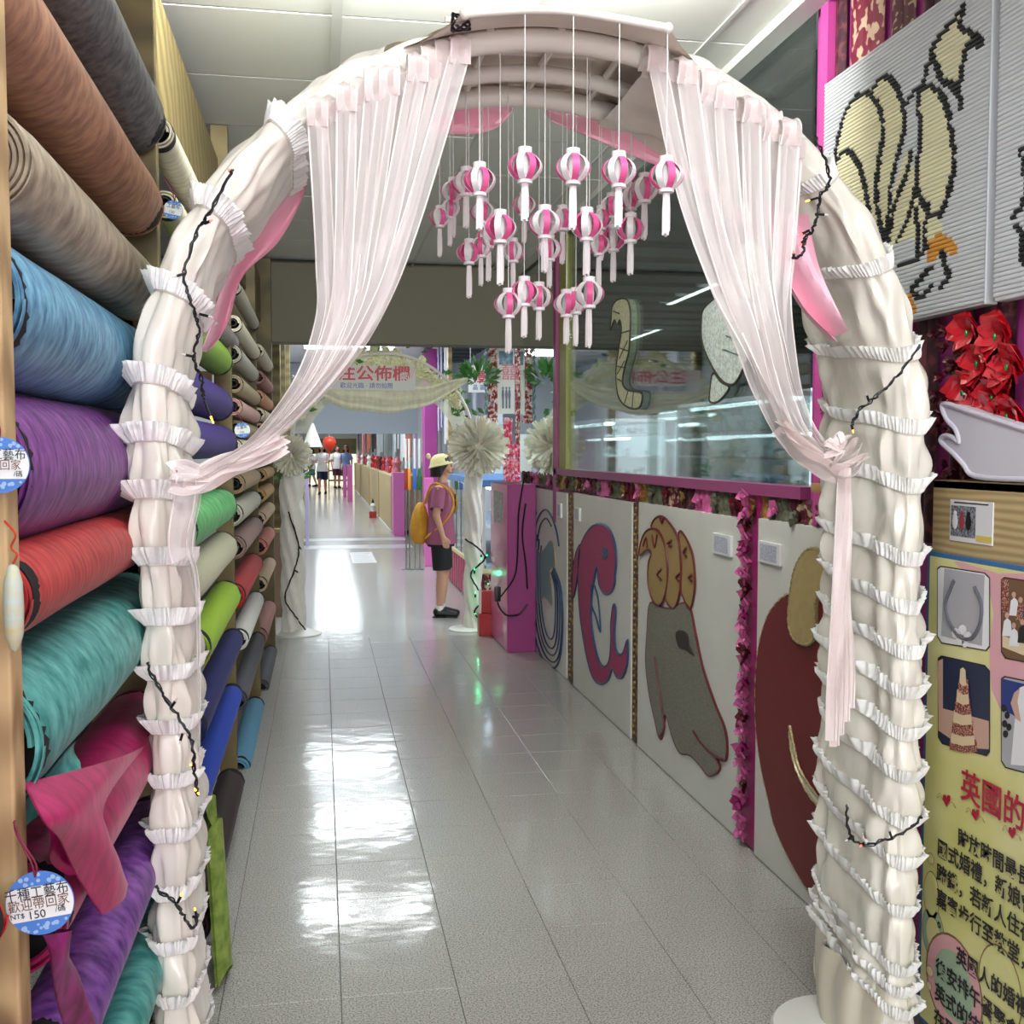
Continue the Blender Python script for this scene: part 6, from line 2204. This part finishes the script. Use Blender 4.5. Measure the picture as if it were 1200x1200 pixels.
# magenta pillar behind the child and block below
def pillar(label, xa, xb, ytop, ybot, mm, depth=0.3, nm='pink_pillar', cat='pillar', Y=None, zb=None):
    """front face between two survey columns; the foot found on the floor unless given"""
    if Y is None:
        a = W(xa, ybot, Z=0)
        Y = a.y
    p0, p1 = W(xa, ytop, Y=Y), W(xb, ytop, Y=Y)
    z0 = 0 if zb is None else zb
    o = MB().bbox((p0.x, Y, z0), (p1.x, Y + depth, min(p0.z, CEIL)), 0.006).build(nm, mm, smooth=False)
    tag(o, label, cat)
    return o, Y


pillar('tall magenta pillar behind the child by the coloured ribbon spools', 497, 512, 380, 652, mat('magenta_pillar', (176, 66, 152), 0.4), depth=0.35)
pillar('low pink block at the foot of the magenta pillar', 498, 508, 560, 664, m_pinkl, depth=0.12, nm='pink_block', cat='block')
pillar('bright pink half-height pillar at the end of the beige counters', 461, 474, 554, 628, m_pinkl, depth=0.5)
# white and lilac hanging ribbons beside the pillar
rnd = random.Random(21)
HX = 1.5
hr = thing('ribbon_hangings', 'long lilac, silver and orange ribbons hanging above the far counters', 'ribbons', (HX, 14, 1.2), 'hanging ribbons along the far right')
mcols = [mat('ribbon_lilac', (196, 184, 226), 0.5), mat('ribbon_silver', (190, 198, 204), 0.4, metal=0.3), mat('ribbon_rust', (170, 84, 56), 0.5), mat('ribbon_slate', (104, 120, 118), 0.5), mat('ribbon_white', (226, 226, 232), 0.5), mat('ribbon_rose', (206, 120, 130), 0.5), m_dark]
for k, (xa, xb, yb_, mi) in enumerate(((513, 520, 505, 0), (521, 526, 520, 4), (489, 497, 545, 4), (484, 489, 560, 0), (477, 482, 540, 2), (470, 476, 540, 4), (462, 469, 530, 1), (456, 461, 528, 3), (449, 455, 538, 3), (441, 448, 534, 1), (436, 440, 530, 6), (430, 435, 530, 2), (424, 429, 536, 5), (418, 423, 530, 1), (412, 417, 534, 5))):
    for j in range(2):
        x0, x1 = xa + (xb - xa) * j / 2, xa + (xb - xa) * (j + 1) / 2 - 0.5
        p0, p1 = W(x0, 470, X=HX), W(x1, 470, X=HX)
        zb_ = W(x0, yb_ - 4 * j, X=HX).z
        MB().grid(lambda u, v: (HX + 0.02 * sin(v * 5 + k), p0.y + (p1.y - p0.y) * v, zb_ + (CEIL - zb_) * u), 4, 4).build('ribbon', mcols[mi], hr, smooth=False)
# coloured ribbon spools on steel poles
for k, (x, mm, nm) in enumerate(((475.5, (150, 44, 40), 'dark red'), (479.5, (232, 140, 40), 'orange'), (486, (48, 100, 190), 'blue'), (491.5, (22, 104, 60), 'green'))):
    a, b_ = W(x - 2, 549, Y=12.6), W(x + 2, 574, Y=12.6)
    t = thing('ribbon_spool', f'{nm} ribbon bundle on a slim steel pole beyond the child', 'ribbon bundle', ((a.x + b_.x) / 2, 12.6, 0), 'coloured ribbon bundles on poles')
    xm = (a.x + b_.x) / 2
    MB().bbox((a.x, 12.58, b_.z), (b_.x, 12.62, a.z), 0.008).build('bundle', mat('spool_' + nm.replace(' ', '_'), mm, 0.5), t)
    MB().tube([(xm, 12.6, 0), (xm, 12.6, b_.z)], 0.008, 8).build('pole', m_steel, t)
    MB().tube([(xm, 12.6, a.z), (xm, 12.6, a.z + 0.35)], 0.012, 8).build('white_neck', m_white, t)
    MB().lathe([(0, 0), (0.05, 0), (0.05, 0.012), (0, 0.015)], 16, (xm, 12.6, 0)).build('foot', m_steel, t)
# beige counters receding
m_beige = mat('beige_cork', (196, 174, 130), 0.7, var=0.08, vscale=(20, 20, 20))
for k, (xa, xb, yb_, nm) in enumerate(((460, 444, 0, 'nearest'), (443, 433, 0, 'second'), (432, 423, 0, 'third'), (422, 416, 0, 'fourth'))):
    XX = W(461, 628, Z=0).x
    ya, yb2 = W(xa, 560, X=XX).y + (0.45 if k == 0 else 0.01), W(xb, 560, X=XX).y
    t = thing('cork_counter', f'beige cork-fronted counter, {nm} behind the pink pillar', 'counter', (XX + 0.3, (ya + yb2) / 2, 0), 'beige counters along the far aisle')
    MB().bbox((XX, ya, 0.05), (XX + 0.6, yb2, 0.98), 0.004).build('front', m_beige, t, smooth=False)
    MB().bbox((XX - 0.012, ya - 0.01, 0), (XX + 0.02, yb2, 0.05), 0.003).build('plinth', m_white, t, smooth=False)
    MB().bbox((XX - 0.02, yb2 - 0.05, 0), (XX + 0.0, yb2, 0.98), 0.003).build('edge_strip', m_wood2, t, smooth=False)
    # goods standing on the counter
    rnd = random.Random(30 + k)
    for j in range(4):
        yy = ya + (yb2 - ya) * (j + 0.5) / 4
        mm = rnd.choice((m_red, m_white, m_bowp, m_black, MC['ribbon_rose'], m_foilred))
        s_ = rnd.uniform(0.8, 1.3)
        g = MB().lathe([(0, 0.98), (0.05 * s_, 0.98), (0.055 * s_, 1.06), (0.03 * s_, 1.12), (0.06 * s_, 1.2 * 1), (0.0, 1.2 + 0.1 * s_)], 10, (XX + 0.15, yy, 0))
        o = g.build('ornament', mm)
        tag(o, f'{dict(((m_red.name, "red"), (m_white.name, "white"), (m_bowp.name, "pink"), (m_black.name, "black"))).get(mm.name, "rose")} ornament on the {nm} beige counter, {("nearest", "second", "third", "farthest")[j]} of its row', 'ornament', 'ornaments on the beige counters')
# pink pillar far
pillar('distant pink pillar past the beige counters', 407, 413, 545, 588, m_pinkl, depth=0.4)
pillar('farthest pink pillar near the end wall', 402, 406, 546, 582, m_pinkl, depth=0.4)
# red box with ornament on the floor
c = W(437, 607, Z=0)
t = thing('santa_figure_box', 'small red box with a dark topped figure on the floor by the beige counter', 'box', c)
MB().bbox((c.x - 0.075, c.y - 0.05, 0), (c.x + 0.075, c.y + 0.05, 0.14), 0.005).build('box', m_red, t, smooth=False)
MB().lathe([(0, 0.14), (0.05, 0.14), (0.045, 0.22), (0.06, 0.26), (0.02, 0.34), (0, 0.36)], 12, (c.x, c.y, 0)).build('figure', m_white, t)
MB().lathe([(0, 0.27), (0.045, 0.27), (0.02, 0.36), (0.0, 0.42)], 12, (c.x, c.y, 0)).build('cap', m_phb, t)

# floor bands and the paper notice on the floor
for k, (y0, y1) in enumerate(((631, 634), (639, 643))):
    a, b_ = W(400, y1, Z=0), W(400, y0, Z=0)
    o = MB().box((-0.36, a.y, 0.0), (1.3, b_.y, 0.003)).build('floor_band', mat('floor_band', (214, 216, 220), 0.3), fl, smooth=False)
a, b_ = W(413, 660, Z=0), W(434, 647, Z=0)
t = thing('floor_notice', 'white printed paper notice stuck flat on the aisle floor', 'paper', ((a.x + b_.x) / 2, (a.y + b_.y) / 2, 0))
MB().box((a.x, a.y, 0.0005), (b_.x + 0.02, b_.y, 0.002)).build('sheet', m_white, t, smooth=False)
nb_ = MB()
for k in range(5):
    yy = a.y + (b_.y - a.y) * (0.15 + 0.17 * k)
    nb_.box((a.x + 0.03, yy, 0.002), (b_.x - 0.02 - 0.03 * (k % 2), yy + 0.05, 0.0024))
nb_.build('print_line', mat('notice_print', (170, 170, 196), 0.6), t, smooth=False)

# end of the aisle -----------------------------------------------------------
EY = 45.0
m_endw = mat('end_wall_white', (226, 230, 232), 0.7)
ew = MB().box((-3, EY, 0), (6.5, EY + 0.1, CEIL + 0.1)).build('wall_end', m_endw, smooth=False)
tag(ew, kind='structure')
# lit back display with timber header
a, b_ = W(361, 532, Y=EY - 0.3), W(412, 568, Y=EY - 0.3)
t = thing('lit_display', 'bright white display wall under a timber header at the end of the aisle', 'display', ((a.x + b_.x) / 2, EY - 0.3, 0))
MB().bbox((a.x, EY - 0.3, 0), (b_.x + 0.2, EY - 0.05, a.z), 0.01).build('panel', mat('lit_panel', (255, 246, 222), 0.5, emit=1.1), t, smooth=False)
h = W(380, 514, Y=EY - 0.35)
MB().bbox((a.x - 0.3, EY - 0.38, a.z), (b_.x + 0.2, EY - 0.30, h.z), 0.01).build('header', mat('timber_header', (140, 124, 88), 0.6, var=0.2, vscale=(3, 3, 3)), t, smooth=False)
for k in range(3):
    MB().bbox((0.25, EY - 0.6, 0.15 + 0.4 * k), (1.1, EY - 0.35, 0.22 + 0.4 * k), 0.004).build('shelf', m_wood2, t, smooth=False)
MB().bbox((0.25, EY - 0.62, 0), (0.30, EY - 0.35, 1.1), 0.004).bbox((1.05, EY - 0.62, 0), (1.10, EY - 0.35, 1.1), 0.004).build('side', m_wood2, t, smooth=False)
# second soffit far away
s0 = W(430, 486, Y=17.0)
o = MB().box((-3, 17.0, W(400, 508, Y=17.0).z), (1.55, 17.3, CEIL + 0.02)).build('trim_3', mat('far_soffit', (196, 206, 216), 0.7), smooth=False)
tag(o, kind='structure')
# right wall of the far zone
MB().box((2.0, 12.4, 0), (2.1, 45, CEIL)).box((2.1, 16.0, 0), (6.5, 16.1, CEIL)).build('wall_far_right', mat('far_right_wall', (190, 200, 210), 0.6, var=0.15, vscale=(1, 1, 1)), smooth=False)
tag(bpy.data.objects['wall_far_right'], kind='structure')
MB().box((-1.2, 12, 0), (-1.1, 45, CEIL)).build('wall_far_left', m_endw, smooth=False)
tag(bpy.data.objects['wall_far_left'], kind='structure')
# tall wooden posts and floral column of the far right
pillar('tall pale timber post beyond the flower arch', 525, 530, 400, 700, m_wood3, depth=0.08, nm='timber_post', cat='post', Y=11.6)
# red balloon lantern
c = W(386, 520, Y=20)
t = thing('red_lantern', 'round red paper lantern hanging over the far end of the aisle', 'lantern', c)
m_redl = mat('red_lantern_paper', (214, 60, 30), 0.4, subs=0.1)
MB().lathe([(0.0, 0.13), (0.06, 0.125), (0.11, 0.08), (0.125, 0.02), (0.10, -0.06), (0.05, -0.12), (0.0, -0.13)], 18, c).build('paper_globe', m_redl, t)
MB().tube([c + Vector((0, 0, -0.13)), c + Vector((0, 0, -0.26))], [0.02, 0.008], 8).build('tassel', m_redl, t)
MB().tube([c + Vector((0, 0, 0.12)), Vector((c.x, c.y, CEIL))], 0.004, 6).build('cord', m_string, t)

# left counters beyond the second arch
m_lc = mat('left_counter', (150, 120, 100), 0.6)
for k, (y0, y1, nm) in enumerate(((9.2, 11.6, 'nearest'), (11.8, 14.4, 'second'), (14.6, 18.5, 'third'))):
    XX = -0.30
    t = thing('display_counter', f'brown display counter on the left past the second arch, {nm} one', 'counter', (XX - 0.3, (y0 + y1) / 2, 0), 'left counters beyond the second arch')
    MB().bbox((XX - 0.5, y0, 0), (XX, y1, 0.72), 0.004).build('body', m_lc, t, smooth=False)
    MB().bbox((XX - 0.52, y0, 0.72), (XX + 0.01, y1, 0.75), 0.004).build('top', m_wood2, t, smooth=False)
    for j in range(5):
        yy = y0 + (y1 - y0) * (j + 0.5) / 5
        mm = (m_white, m_red, m_greenl, m_black, m_bowp)[(j + k) % 5]
        o = MB().lathe([(0, 0.75), (0.05, 0.75), (0.06, 0.85), (0.03, 0.92), (0.05, 1.0), (0, 1.06)], 10, (XX - 0.10, yy, 0)).build('ornament', mm)
        cn = ('white', 'red', 'green', 'black', 'pink')[(j + k) % 5]
        tag(o, f'{cn} vase-shaped ornament on the {nm} left counter', 'ornament', 'ornaments on the left counters')
# lilac column and white cone shade far left
pillar('slim lilac column at the far left end of the aisle', 357, 361, 530, 570, mcols[0], depth=0.1, nm='lilac_column', cat='column', Y=16.0)
c = W(366, 514, Y=13.0)
o = MB().tube([c + Vector((0, 0, 0.17)), Vector((c.x, c.y, CEIL))], 0.004, 6).lathe([(0.0, 0.18), (0.02, 0.18), (0.12, -0.1), (0.115, -0.1), (0.01, 0.17)], 20, c).build('cone_shade', m_white)
tag(o, 'white cone-shaped shade hanging above the left counters', 'shade')
for k, y in enumerate((9.3, 10.6, 12.2)):
    o = MB().bbox((-0.42 - 0.0 * k, y, 0), (-0.34, y + 0.1, CEIL), 0.004).build('timber_post', m_wood, smooth=False)
    tag(o, f'green-brown timber post on the left past the soffit, {("nearest", "middle", "farthest")[k]} of three', 'post')

# ================================================================ PEOPLE
def caps_mesh(cap):
    """overlapping tapered capsules, fused by voxel remesh"""
    b = MB()
    for (p, q, r0, r1, *e) in cap:
        p, q = Vector(p), Vector(q)
        sx = e[0] if e else 1.0
        n = 9
        L = (q - p).length
        ax = (q - p).normalized() if L > 1e-6 else Vector((0, 0, 1))
        pts, rad = [], []
        for k in range(4):
            a = pi / 2 * k / 4
            pts.append(p - ax * r0 * cos(a))
            rad.append(max(1e-4, r0 * sin(a)))
        for k in range(n):
            s = k / (n - 1)
            pts.append(p.lerp(q, s))
            rad.append(r0 + (r1 - r0) * s)
        for k in range(1, 5):
            a = pi / 2 * k / 4
            pts.append(q + ax * r1 * sin(a))
            rad.append(max(1e-4, r1 * cos(a)))
        b.tube(pts, rad, 16)
    return b


def remesh(b, name, mm, parent, vox, smooth_it=6):
    o = b.build(name, mm, parent)
    m = o.modifiers.new('fuse', 'REMESH')
    m.mode = 'VOXEL'
    m.voxel_size = vox
    m.use_smooth_shade = True
    s = o.modifiers.new('soft', 'SMOOTH')
    s.iterations = smooth_it
    s.factor = 0.5
    bpy.context.view_layer.update()
    me = bpy.data.meshes.new_from_object(o.evaluated_get(bpy.context.evaluated_depsgraph_get()))
    o.modifiers.clear()
    old = o.data
    o.data = me
    bpy.data.meshes.remove(old)
    me.name = name
    return o


def loft(rings, seg=28, cap0=False, cap1=False, b=None, m=0):
    """rings: (centre, rx, ry, [rotation-x-tilt]) horizontal-ish ellipses"""
    b = b or MB()
    base = len(b.v)
    for (c, rx, ry) in rings:
        for k in range(seg):
            a = 2 * pi * k / seg
            b.v.append((c[0] + rx * cos(a), c[1] + ry * sin(a), c[2]))
    n = len(rings)
    for i in range(n - 1):
        for k in range(seg):
            k2 = (k + 1) % seg
            b.f.append((base + i * seg + k, base + i * seg + k2, base + (i + 1) * seg + k2, base + (i + 1) * seg + k))
            b.m.append(m)
    if cap0:
        b.f.append(tuple(base + k for k in range(seg - 1, -1, -1))); b.m.append(m)
    if cap1:
        b.f.append(tuple(base + (n - 1) * seg + k for k in range(seg))); b.m.append(m)
    return b


m_skin = mat('skin', (206, 158, 132), 0.5, subs=0.12)
m_hair = mat('black_hair', (24, 20, 20), 0.5)


def person(label, foot, H, yaw, shirt, bottom, shoes, hair_len=0.0, hat=None, bag=None, skirt=False, vox=0.006, detail=True, carry=False, sock=True, stride=0.0):
    """built facing local +Y, then turned by yaw about z and set at foot"""
    t = thing('person', label, 'person', (0, 0, 0))
    s = H
    hz = 0.50 * s
    hx = 0.052 * s
    sh = 0.800 * s
    sw = 0.098 * s
    caps = []
    # torso
    caps += [((0, 0, hz + 0.02 * s), (0, 0.004, 0.62 * s), 0.072 * s, 0.066 * s), ((0, 0.003, 0.62 * s), (0, 0, 0.745 * s), 0.066 * s, 0.074 * s),
             ((-0.04 * s, 0, 0.70 * s), (-0.05 * s, 0, 0.765 * s), 0.052 * s, 0.045 * s), ((0.04 * s, 0, 0.70 * s), (0.05 * s, 0, 0.765 * s), 0.052 * s, 0.045 * s),
             ((-sw, 0, sh - 0.01 * s), (sw, 0, sh - 0.01 * s), 0.030 * s, 0.030 * s), ((0, 0, 0.78 * s), (0, 0.012 * s, 0.865 * s), 0.036 * s, 0.030 * s)]
    knees, ankles = [], []
    for d in (-1, 1):
        st_ = stride * d
        hip = Vector((d * hx, 0, hz))
        kn = Vector((d * hx * 0.98, 0.012 * s + st_ * 0.10 * s, 0.275 * s))
        an = Vector((d * hx * 0.95, -0.004 * s + st_ * 0.17 * s - (0.03 * s if st_ < 0 else 0), 0.045 * s))
        caps += [(hip, kn, 0.054 * s, 0.034 * s), (kn, an.lerp(kn, 0.55), 0.033 * s, 0.032 * s), (an.lerp(kn, 0.62), an, 0.0325 * s, 0.019 * s)]
        caps += [(an + Vector((0, -0.006 * s, -0.02 * s)), an + Vector((0, 0.085 * s, -0.028 * s)), 0.02 * s, 0.014 * s)]
        knees.append(kn)
        ankles.append(an)
    hands = []
    for d in (-1, 1):
        S_ = Vector((d * sw, 0, sh - 0.012 * s))
        E = Vector((d * (sw + 0.032 * s), -0.012 * s, 0.635 * s))
        Wr = Vector((d * (sw + 0.036 * s), 0.030 * s, 0.505 * s))
        if carry:
            Wr = Vector((d * (sw - 0.02 * s), 0.15 * s, 0.64 * s))
        caps += [(S_, E, 0.029 * s, 0.023 * s), (E, Wr, 0.023 * s, 0.0145 * s)]
        dr = (Wr - E).normalized()
        side = Vector((0, 1, 0)) if not carry else Vector((-d, 0, 0))
        side = (side - dr * side.dot(dr)).normalized()
        palm = Wr + dr * 0.032 * s
        nrm = dr.cross(side)
        caps += [(Wr + side * 0.004 * s, palm + side * 0.008 * s, 0.0125 * s, 0.011 * s), (Wr - side * 0.004 * s, palm - side * 0.008 * s, 0.0125 * s, 0.011 * s)]
        for f_, (off, L) in enumerate(((0.0165, 0.036), (0.0058, 0.040), (-0.0052, 0.037), (-0.0155, 0.029))):
            b0 = palm + side * off * s + dr * 0.004 * s
            k1 = b0 + dr * L * 0.5 * s + nrm * (-d) * 0.003 * s
            k2 = k1 + dr * L * 0.45 * s + nrm * (-d) * 0.010 * s
            caps += [(b0, k1, 0.0062 * s, 0.0056 * s), (k1, k2, 0.0056 * s, 0.0046 * s)]
        th0 = Wr + dr * 0.010 * s + side * 0.012 * s
        th1 = th0 + dr * 0.020 * s + side * 0.014 * s
        th2 = th1 + dr * 0.018 * s + side * 0.003 * s
        caps += [(th0, th1, 0.0075 * s, 0.0066 * s), (th1, th2, 0.0066 * s, 0.005 * s)]
        hands.append(palm)
    # head: skull, face, jaw, nose, ears
    hc = Vector((0, 0.012 * s, 0.930 * s))
    caps += [(hc + Vector((0, -0.012 * s, 0.008 * s)), hc + Vector((0, 0.010 * s, 0.008 * s)), 0.058 * s, 0.054 * s), (hc + Vector((0, 0.012 * s, -0.012 * s)), hc + Vector((0, 0.020 * s, -0.044 * s)), 0.045 * s, 0.026 * s),
             (hc + Vector((0, 0.062 * s, 0.0)), hc + Vector((0, 0.071 * s, -0.015 * s)), 0.006 * s, 0.0085 * s)]
    for d in (-1, 1):
        caps += [(hc + Vector((d * 0.055 * s, 0.0, 0.004 * s)), hc + Vector((d * 0.057 * s, -0.002 * s, -0.016 * s)), 0.009 * s, 0.007 * s)]
        caps += [(hc + Vector((d * 0.026 * s, 0.040 * s, -0.014 * s)), hc + Vector((d * 0.022 * s, 0.036 * s, -0.022 * s)), 0.016 * s, 0.014 * s)]
    caps += [(hc + Vector((-0.012 * s, 0.052 * s, -0.034 * s)), hc + Vector((0.012 * s, 0.052 * s, -0.034 * s)), 0.0075 * s, 0.0075 * s)]
    body = remesh(caps_mesh(caps), 'body', m_skin, t, vox)
    # face
    for d in (-1, 1):
        MB().ball(hc + Vector((d * 0.022 * s, 0.0565 * s, 0.004 * s)), (0.0085 * s, 0.006 * s, 0.005 * s), 10).build('eye', mat('eye_dark', (30, 24, 22), 0.2), t)
        MB().tube([hc + Vector((d * 0.012 * s, 0.062 * s, 0.015 * s)), hc + Vector((d * 0.032 * s, 0.055 * s, 0.016 * s))], 0.0025 * s, 6).build('eyebrow', m_hair, t)
    MB().tube([hc + Vector((-0.013 * s, 0.058 * s, -0.034 * s)), hc + Vector((0, 0.0615 * s, -0.035 * s)), hc + Vector((0.013 * s, 0.058 * s, -0.034 * s))], 0.003 * s, 6).build('lips', mat('lip', (170, 96, 90), 0.4), t)
    # hair
    hb = MB()

    def hairf(u, v):
        th = 2 * pi * v          # azimuth, 0 = +x
        front = max(0.0, sin(th))
        low = 0.60 + (0.20 + hair_len) * (1 - front) - 0.24 * front
        ph_ = pi * low * u
        r = 0.066 * s * (1 + 0.02 * sin(th * 14))
        z = hc.z + 0.012 * s + r * cos(min(ph_, pi * 0.62))
        rr = r * sin(min(ph_, pi * 0.5)) * (1.0)
        if ph_ > pi * 0.62:
            z -= (ph_ - pi * 0.62) * 0.09 * s
            rr *= 1.0 + 0.02
        return (hc.x + rr * cos(th) * 0.97, hc.y - 0.006 * s + rr * sin(th) * 1.04, z)
    hb.grid(hairf, 14, 40)
    hb.build('hair', m_hair, t)
    # shirt
    rings = [((0, 0, 0.455 * s if not skirt else 0.54 * s), 0.122 * s, 0.094 * s), ((0, 0, 0.55 * s), 0.106 * s, 0.086 * s), ((0, 0.002, 0.63 * s), 0.086 * s, 0.078 * s), ((0, 0.002, 0.71 * s), 0.097 * s, 0.084 * s),
             ((0, 0, 0.765 * s), 0.106 * s, 0.076 * s), ((0, 0, 0.795 * s), 0.104 * s, 0.058 * s), ((0, 0, 0.818 * s), 0.074 * s, 0.046 * s), ((0, 0.003 * s, 0.832 * s), 0.044 * s, 0.040 * s)]
    sb = loft(rings)
    for d in (-1, 1):
        S_ = Vector((d * (sw - 0.014 * s), 0, sh - 0.006 * s))
        E = Vector((d * (sw + 0.030 * s), -0.010 * s, 0.672 * s))
        sb.tube([S_, S_.lerp(E, 0.3), S_.lerp(E, 0.7), E], [0.040 * s, 0.042 * s, 0.041 * s, 0.042 * s], 18, caps=False)
    for i, v in enumerate(sb.v):
        p = Vector(v)
        nn = noise.noise(p * 14) * 0.006 * s + noise.noise(p * 30) * 0.003 * s
        sb.v[i] = (v[0] + nn, v[1] + nn, v[2])
    sb.build('shirt', shirt, t)
    # shorts / skirt
    if skirt:
        loft([((0, 0, 0.30 * s), 0.125 * s, 0.115 * s), ((0, 0, 0.40 * s), 0.11 * s, 0.10 * s), ((0, 0, 0.50 * s), 0.094 * s, 0.084 * s), ((0, 0, 0.565 * s), 0.08 * s, 0.072 * s)]).build('skirt', bottom, t)
    else:
        pb = loft([((0, 0, 0.44 * s), 0.116 * s, 0.084 * s), ((0, 0, 0.50 * s), 0.112 * s, 0.086 * s), ((0, 0, 0.56 * s), 0.084 * s, 0.074 * s)])
        for d, kn in zip((-1, 1), knees):
            hip = Vector((d * hx, 0, 0.49 * s))
            end = hip.lerp(kn, 0.90)
            pb.tube([hip, hip.lerp(end, 0.4), end], [0.060 * s, 0.058 * s, 0.056 * s], 20, caps=False)
        pb.build('shorts', bottom, t)
    # shoes and socks
    for d, an in zip((-1, 1), ankles):
        if sock:
            MB().tube([an + Vector((0, 0, 0.028 * s)), an + Vector((0, 0, -0.01 * s))], [0.024 * s, 0.026 * s], 14).build('sock', m_white, t)
        shb = caps_mesh([(an + Vector((0, -0.012 * s, -0.012 * s)), an + Vector((0, 0.05 * s, -0.020 * s)), 0.029 * s, 0.024 * s), (an + Vector((0, 0.05 * s, -0.022 * s)), an + Vector((0, 0.098 * s, -0.027 * s)), 0.025 * s, 0.018 * s)])
        shb.v = [(x, y, max(z, an.z - 0.045 * s)) for (x, y, z) in shb.v]
        so = shb.build('shoe', shoes, t)
        MB().bbox((an.x - 0.027 * s, an.y - 0.042 * s, an.z - 0.045 * s), (an.x + 0.027 * s, an.y + 0.112 * s, an.z - 0.037 * s), 0.003 * s).build('sole', m_black, so)
    if hat:
        b = MB()
        c = hc + Vector((0, -0.012 * s, 0.018 * s))
        b.lathe([(0.0, 0.062 * s), (0.03 * s, 0.058 * s), (0.055 * s, 0.04 * s), (0.066 * s, 0.010 * s), (0.073 * s, -0.004 * s), (0.079 * s, -0.006 * s), (0.080 * s, -0.014 * s), (0.070 * s, -0.012 * s)], 30, (0, 0, 0))
        Rm = Matrix.Rotation(0.22, 3, 'X')
        b.v = [tuple(Rm @ Vector(v) + c) for v in b.v]
        b.ball(c + Vector((0.0, -0.075 * s, 0.045 * s)), (0.015 * s, 0.015 * s, 0.02 * s), 8)
        b.build('hat', hat, t)
    if bag:
        bb = MB()
        c = Vector((0, -0.125 * s, 0.58 * s))

        def bg(u, v):
            th = 2 * pi * v
            ph_ = pi * u
            rx = 0.085 * s * sin(ph_) ** 0.7 * (0.5 + 0.7 * u)
            ry = 0.066 * s * sin(ph_) ** 0.7 * (0.5 + 0.7 * u)
            z = c.z + 0.13 * s * cos(ph_)
            w_ = 1 + 0.05 * sin(th * 8) * (1 - u)
            return (c.x + rx * cos(th) * w_, c.y + ry * sin(th) * w_ - 0.01 * s * u, z)
        bb.grid(bg, 18, 32)
        o = bb.build('backpack', bag, t, fix=True)
        for d in (-1, 1):
            MB().tube(smoothline([Vector((d * 0.02 * s, -0.10 * s, 0.70 * s)), Vector((d * 0.075 * s, -0.04 * s, 0.825 * s)), Vector((d * 0.085 * s, 0.055 * s, 0.79 * s)), Vector((d * 0.095 * s, 0.088 * s, 0.70 * s)), Vector((d * 0.112 * s, 0.04 * s, 0.60 * s)), Vector((d * 0.07 * s, -0.09 * s, 0.49 * s))], 8), 0.0075 * s, 8).build('strap', bag, o)
    t.location = foot
    t.rotation_euler = (0, 0, yaw)
    return t, hc


m_shirt = mat('dusty_mauve_shirt', (152, 84, 112), 0.85, var=0.05, vscale=(40, 40, 40))
m_shorts = mat('black_shorts', (24, 25, 30), 0.8)
m_hat = mat('cream_hat', (226, 214, 160), 0.8, var=0.05, vscale=(60, 60, 60))
m_bag = mat('mustard_bag', (206, 148, 44), 0.7, var=0.08, vscale=(20, 20, 20))
ft = W(517, 722, Z=0)
Hc = W(521, 534, Y=ft.y).z
kid, hc = person('child in mauve T-shirt, black shorts and cream hat with a mustard backpack, looking up', ft, 1.37, math.radians(-103), m_shirt, m_shorts, m_black, hat=m_hat, bag=m_bag, vox=0.0052)
# white ring print on the shirt front
sK = 1.37
for zz in (0.745, 0.705):
    MB().tube([Vector((0.018 + 0.018 * cos(a), 0.0, 0.0)) + Vector((0, 0.088 * sK + 0.004, zz * sK + 0.02 * sin(a))) for a in [k * 2 * pi / 14 for k in range(14)]], 0.005, 6, closed=True).build('print_ring', m_shorts, kid)
# wrist band
# distant people
m_wsh = mat('white_shirt', (232, 234, 238), 0.8)
m_navs = mat('navy_skirt', (36, 44, 70), 0.8)
m_jean = mat('denim_blue', (70, 110, 150), 0.8)
m_maro = mat('maroon_cloth', (84, 42, 56), 0.8)
m_lbl = mat('pale_blue_shirt', (130, 160, 210), 0.8)
p_ = W(378, 579, Z=0)
person('woman in white top and navy shorts walking with something in her hands, far aisle', p_, 1.62, math.radians(175), m_wsh, m_navs, m_black, hair_len=0.25, vox=0.012, carry=True, sock=False, stride=0.7)
p_ = W(366, 570, Z=0)
person('small figure in white shirt and jeans at the far left end', p_, 1.5, math.radians(100), m_wsh, m_jean, m_black, vox=0.014, sock=False, stride=0.4)
p_ = W(395, 572, Z=0)
person('distant figure in white shirt and maroon shorts by the lit display', p_, 1.6, math.radians(200), m_wsh, m_maro, m_black, vox=0.014, sock=False)
p_ = W(406, 573, Z=0)
person('distant figure in pale blue shirt and maroon skirt beside the pink pillar', p_, 1.6, math.radians(160), m_lbl, m_maro, m_black, skirt=True, hair_len=0.1, vox=0.014, sock=False)
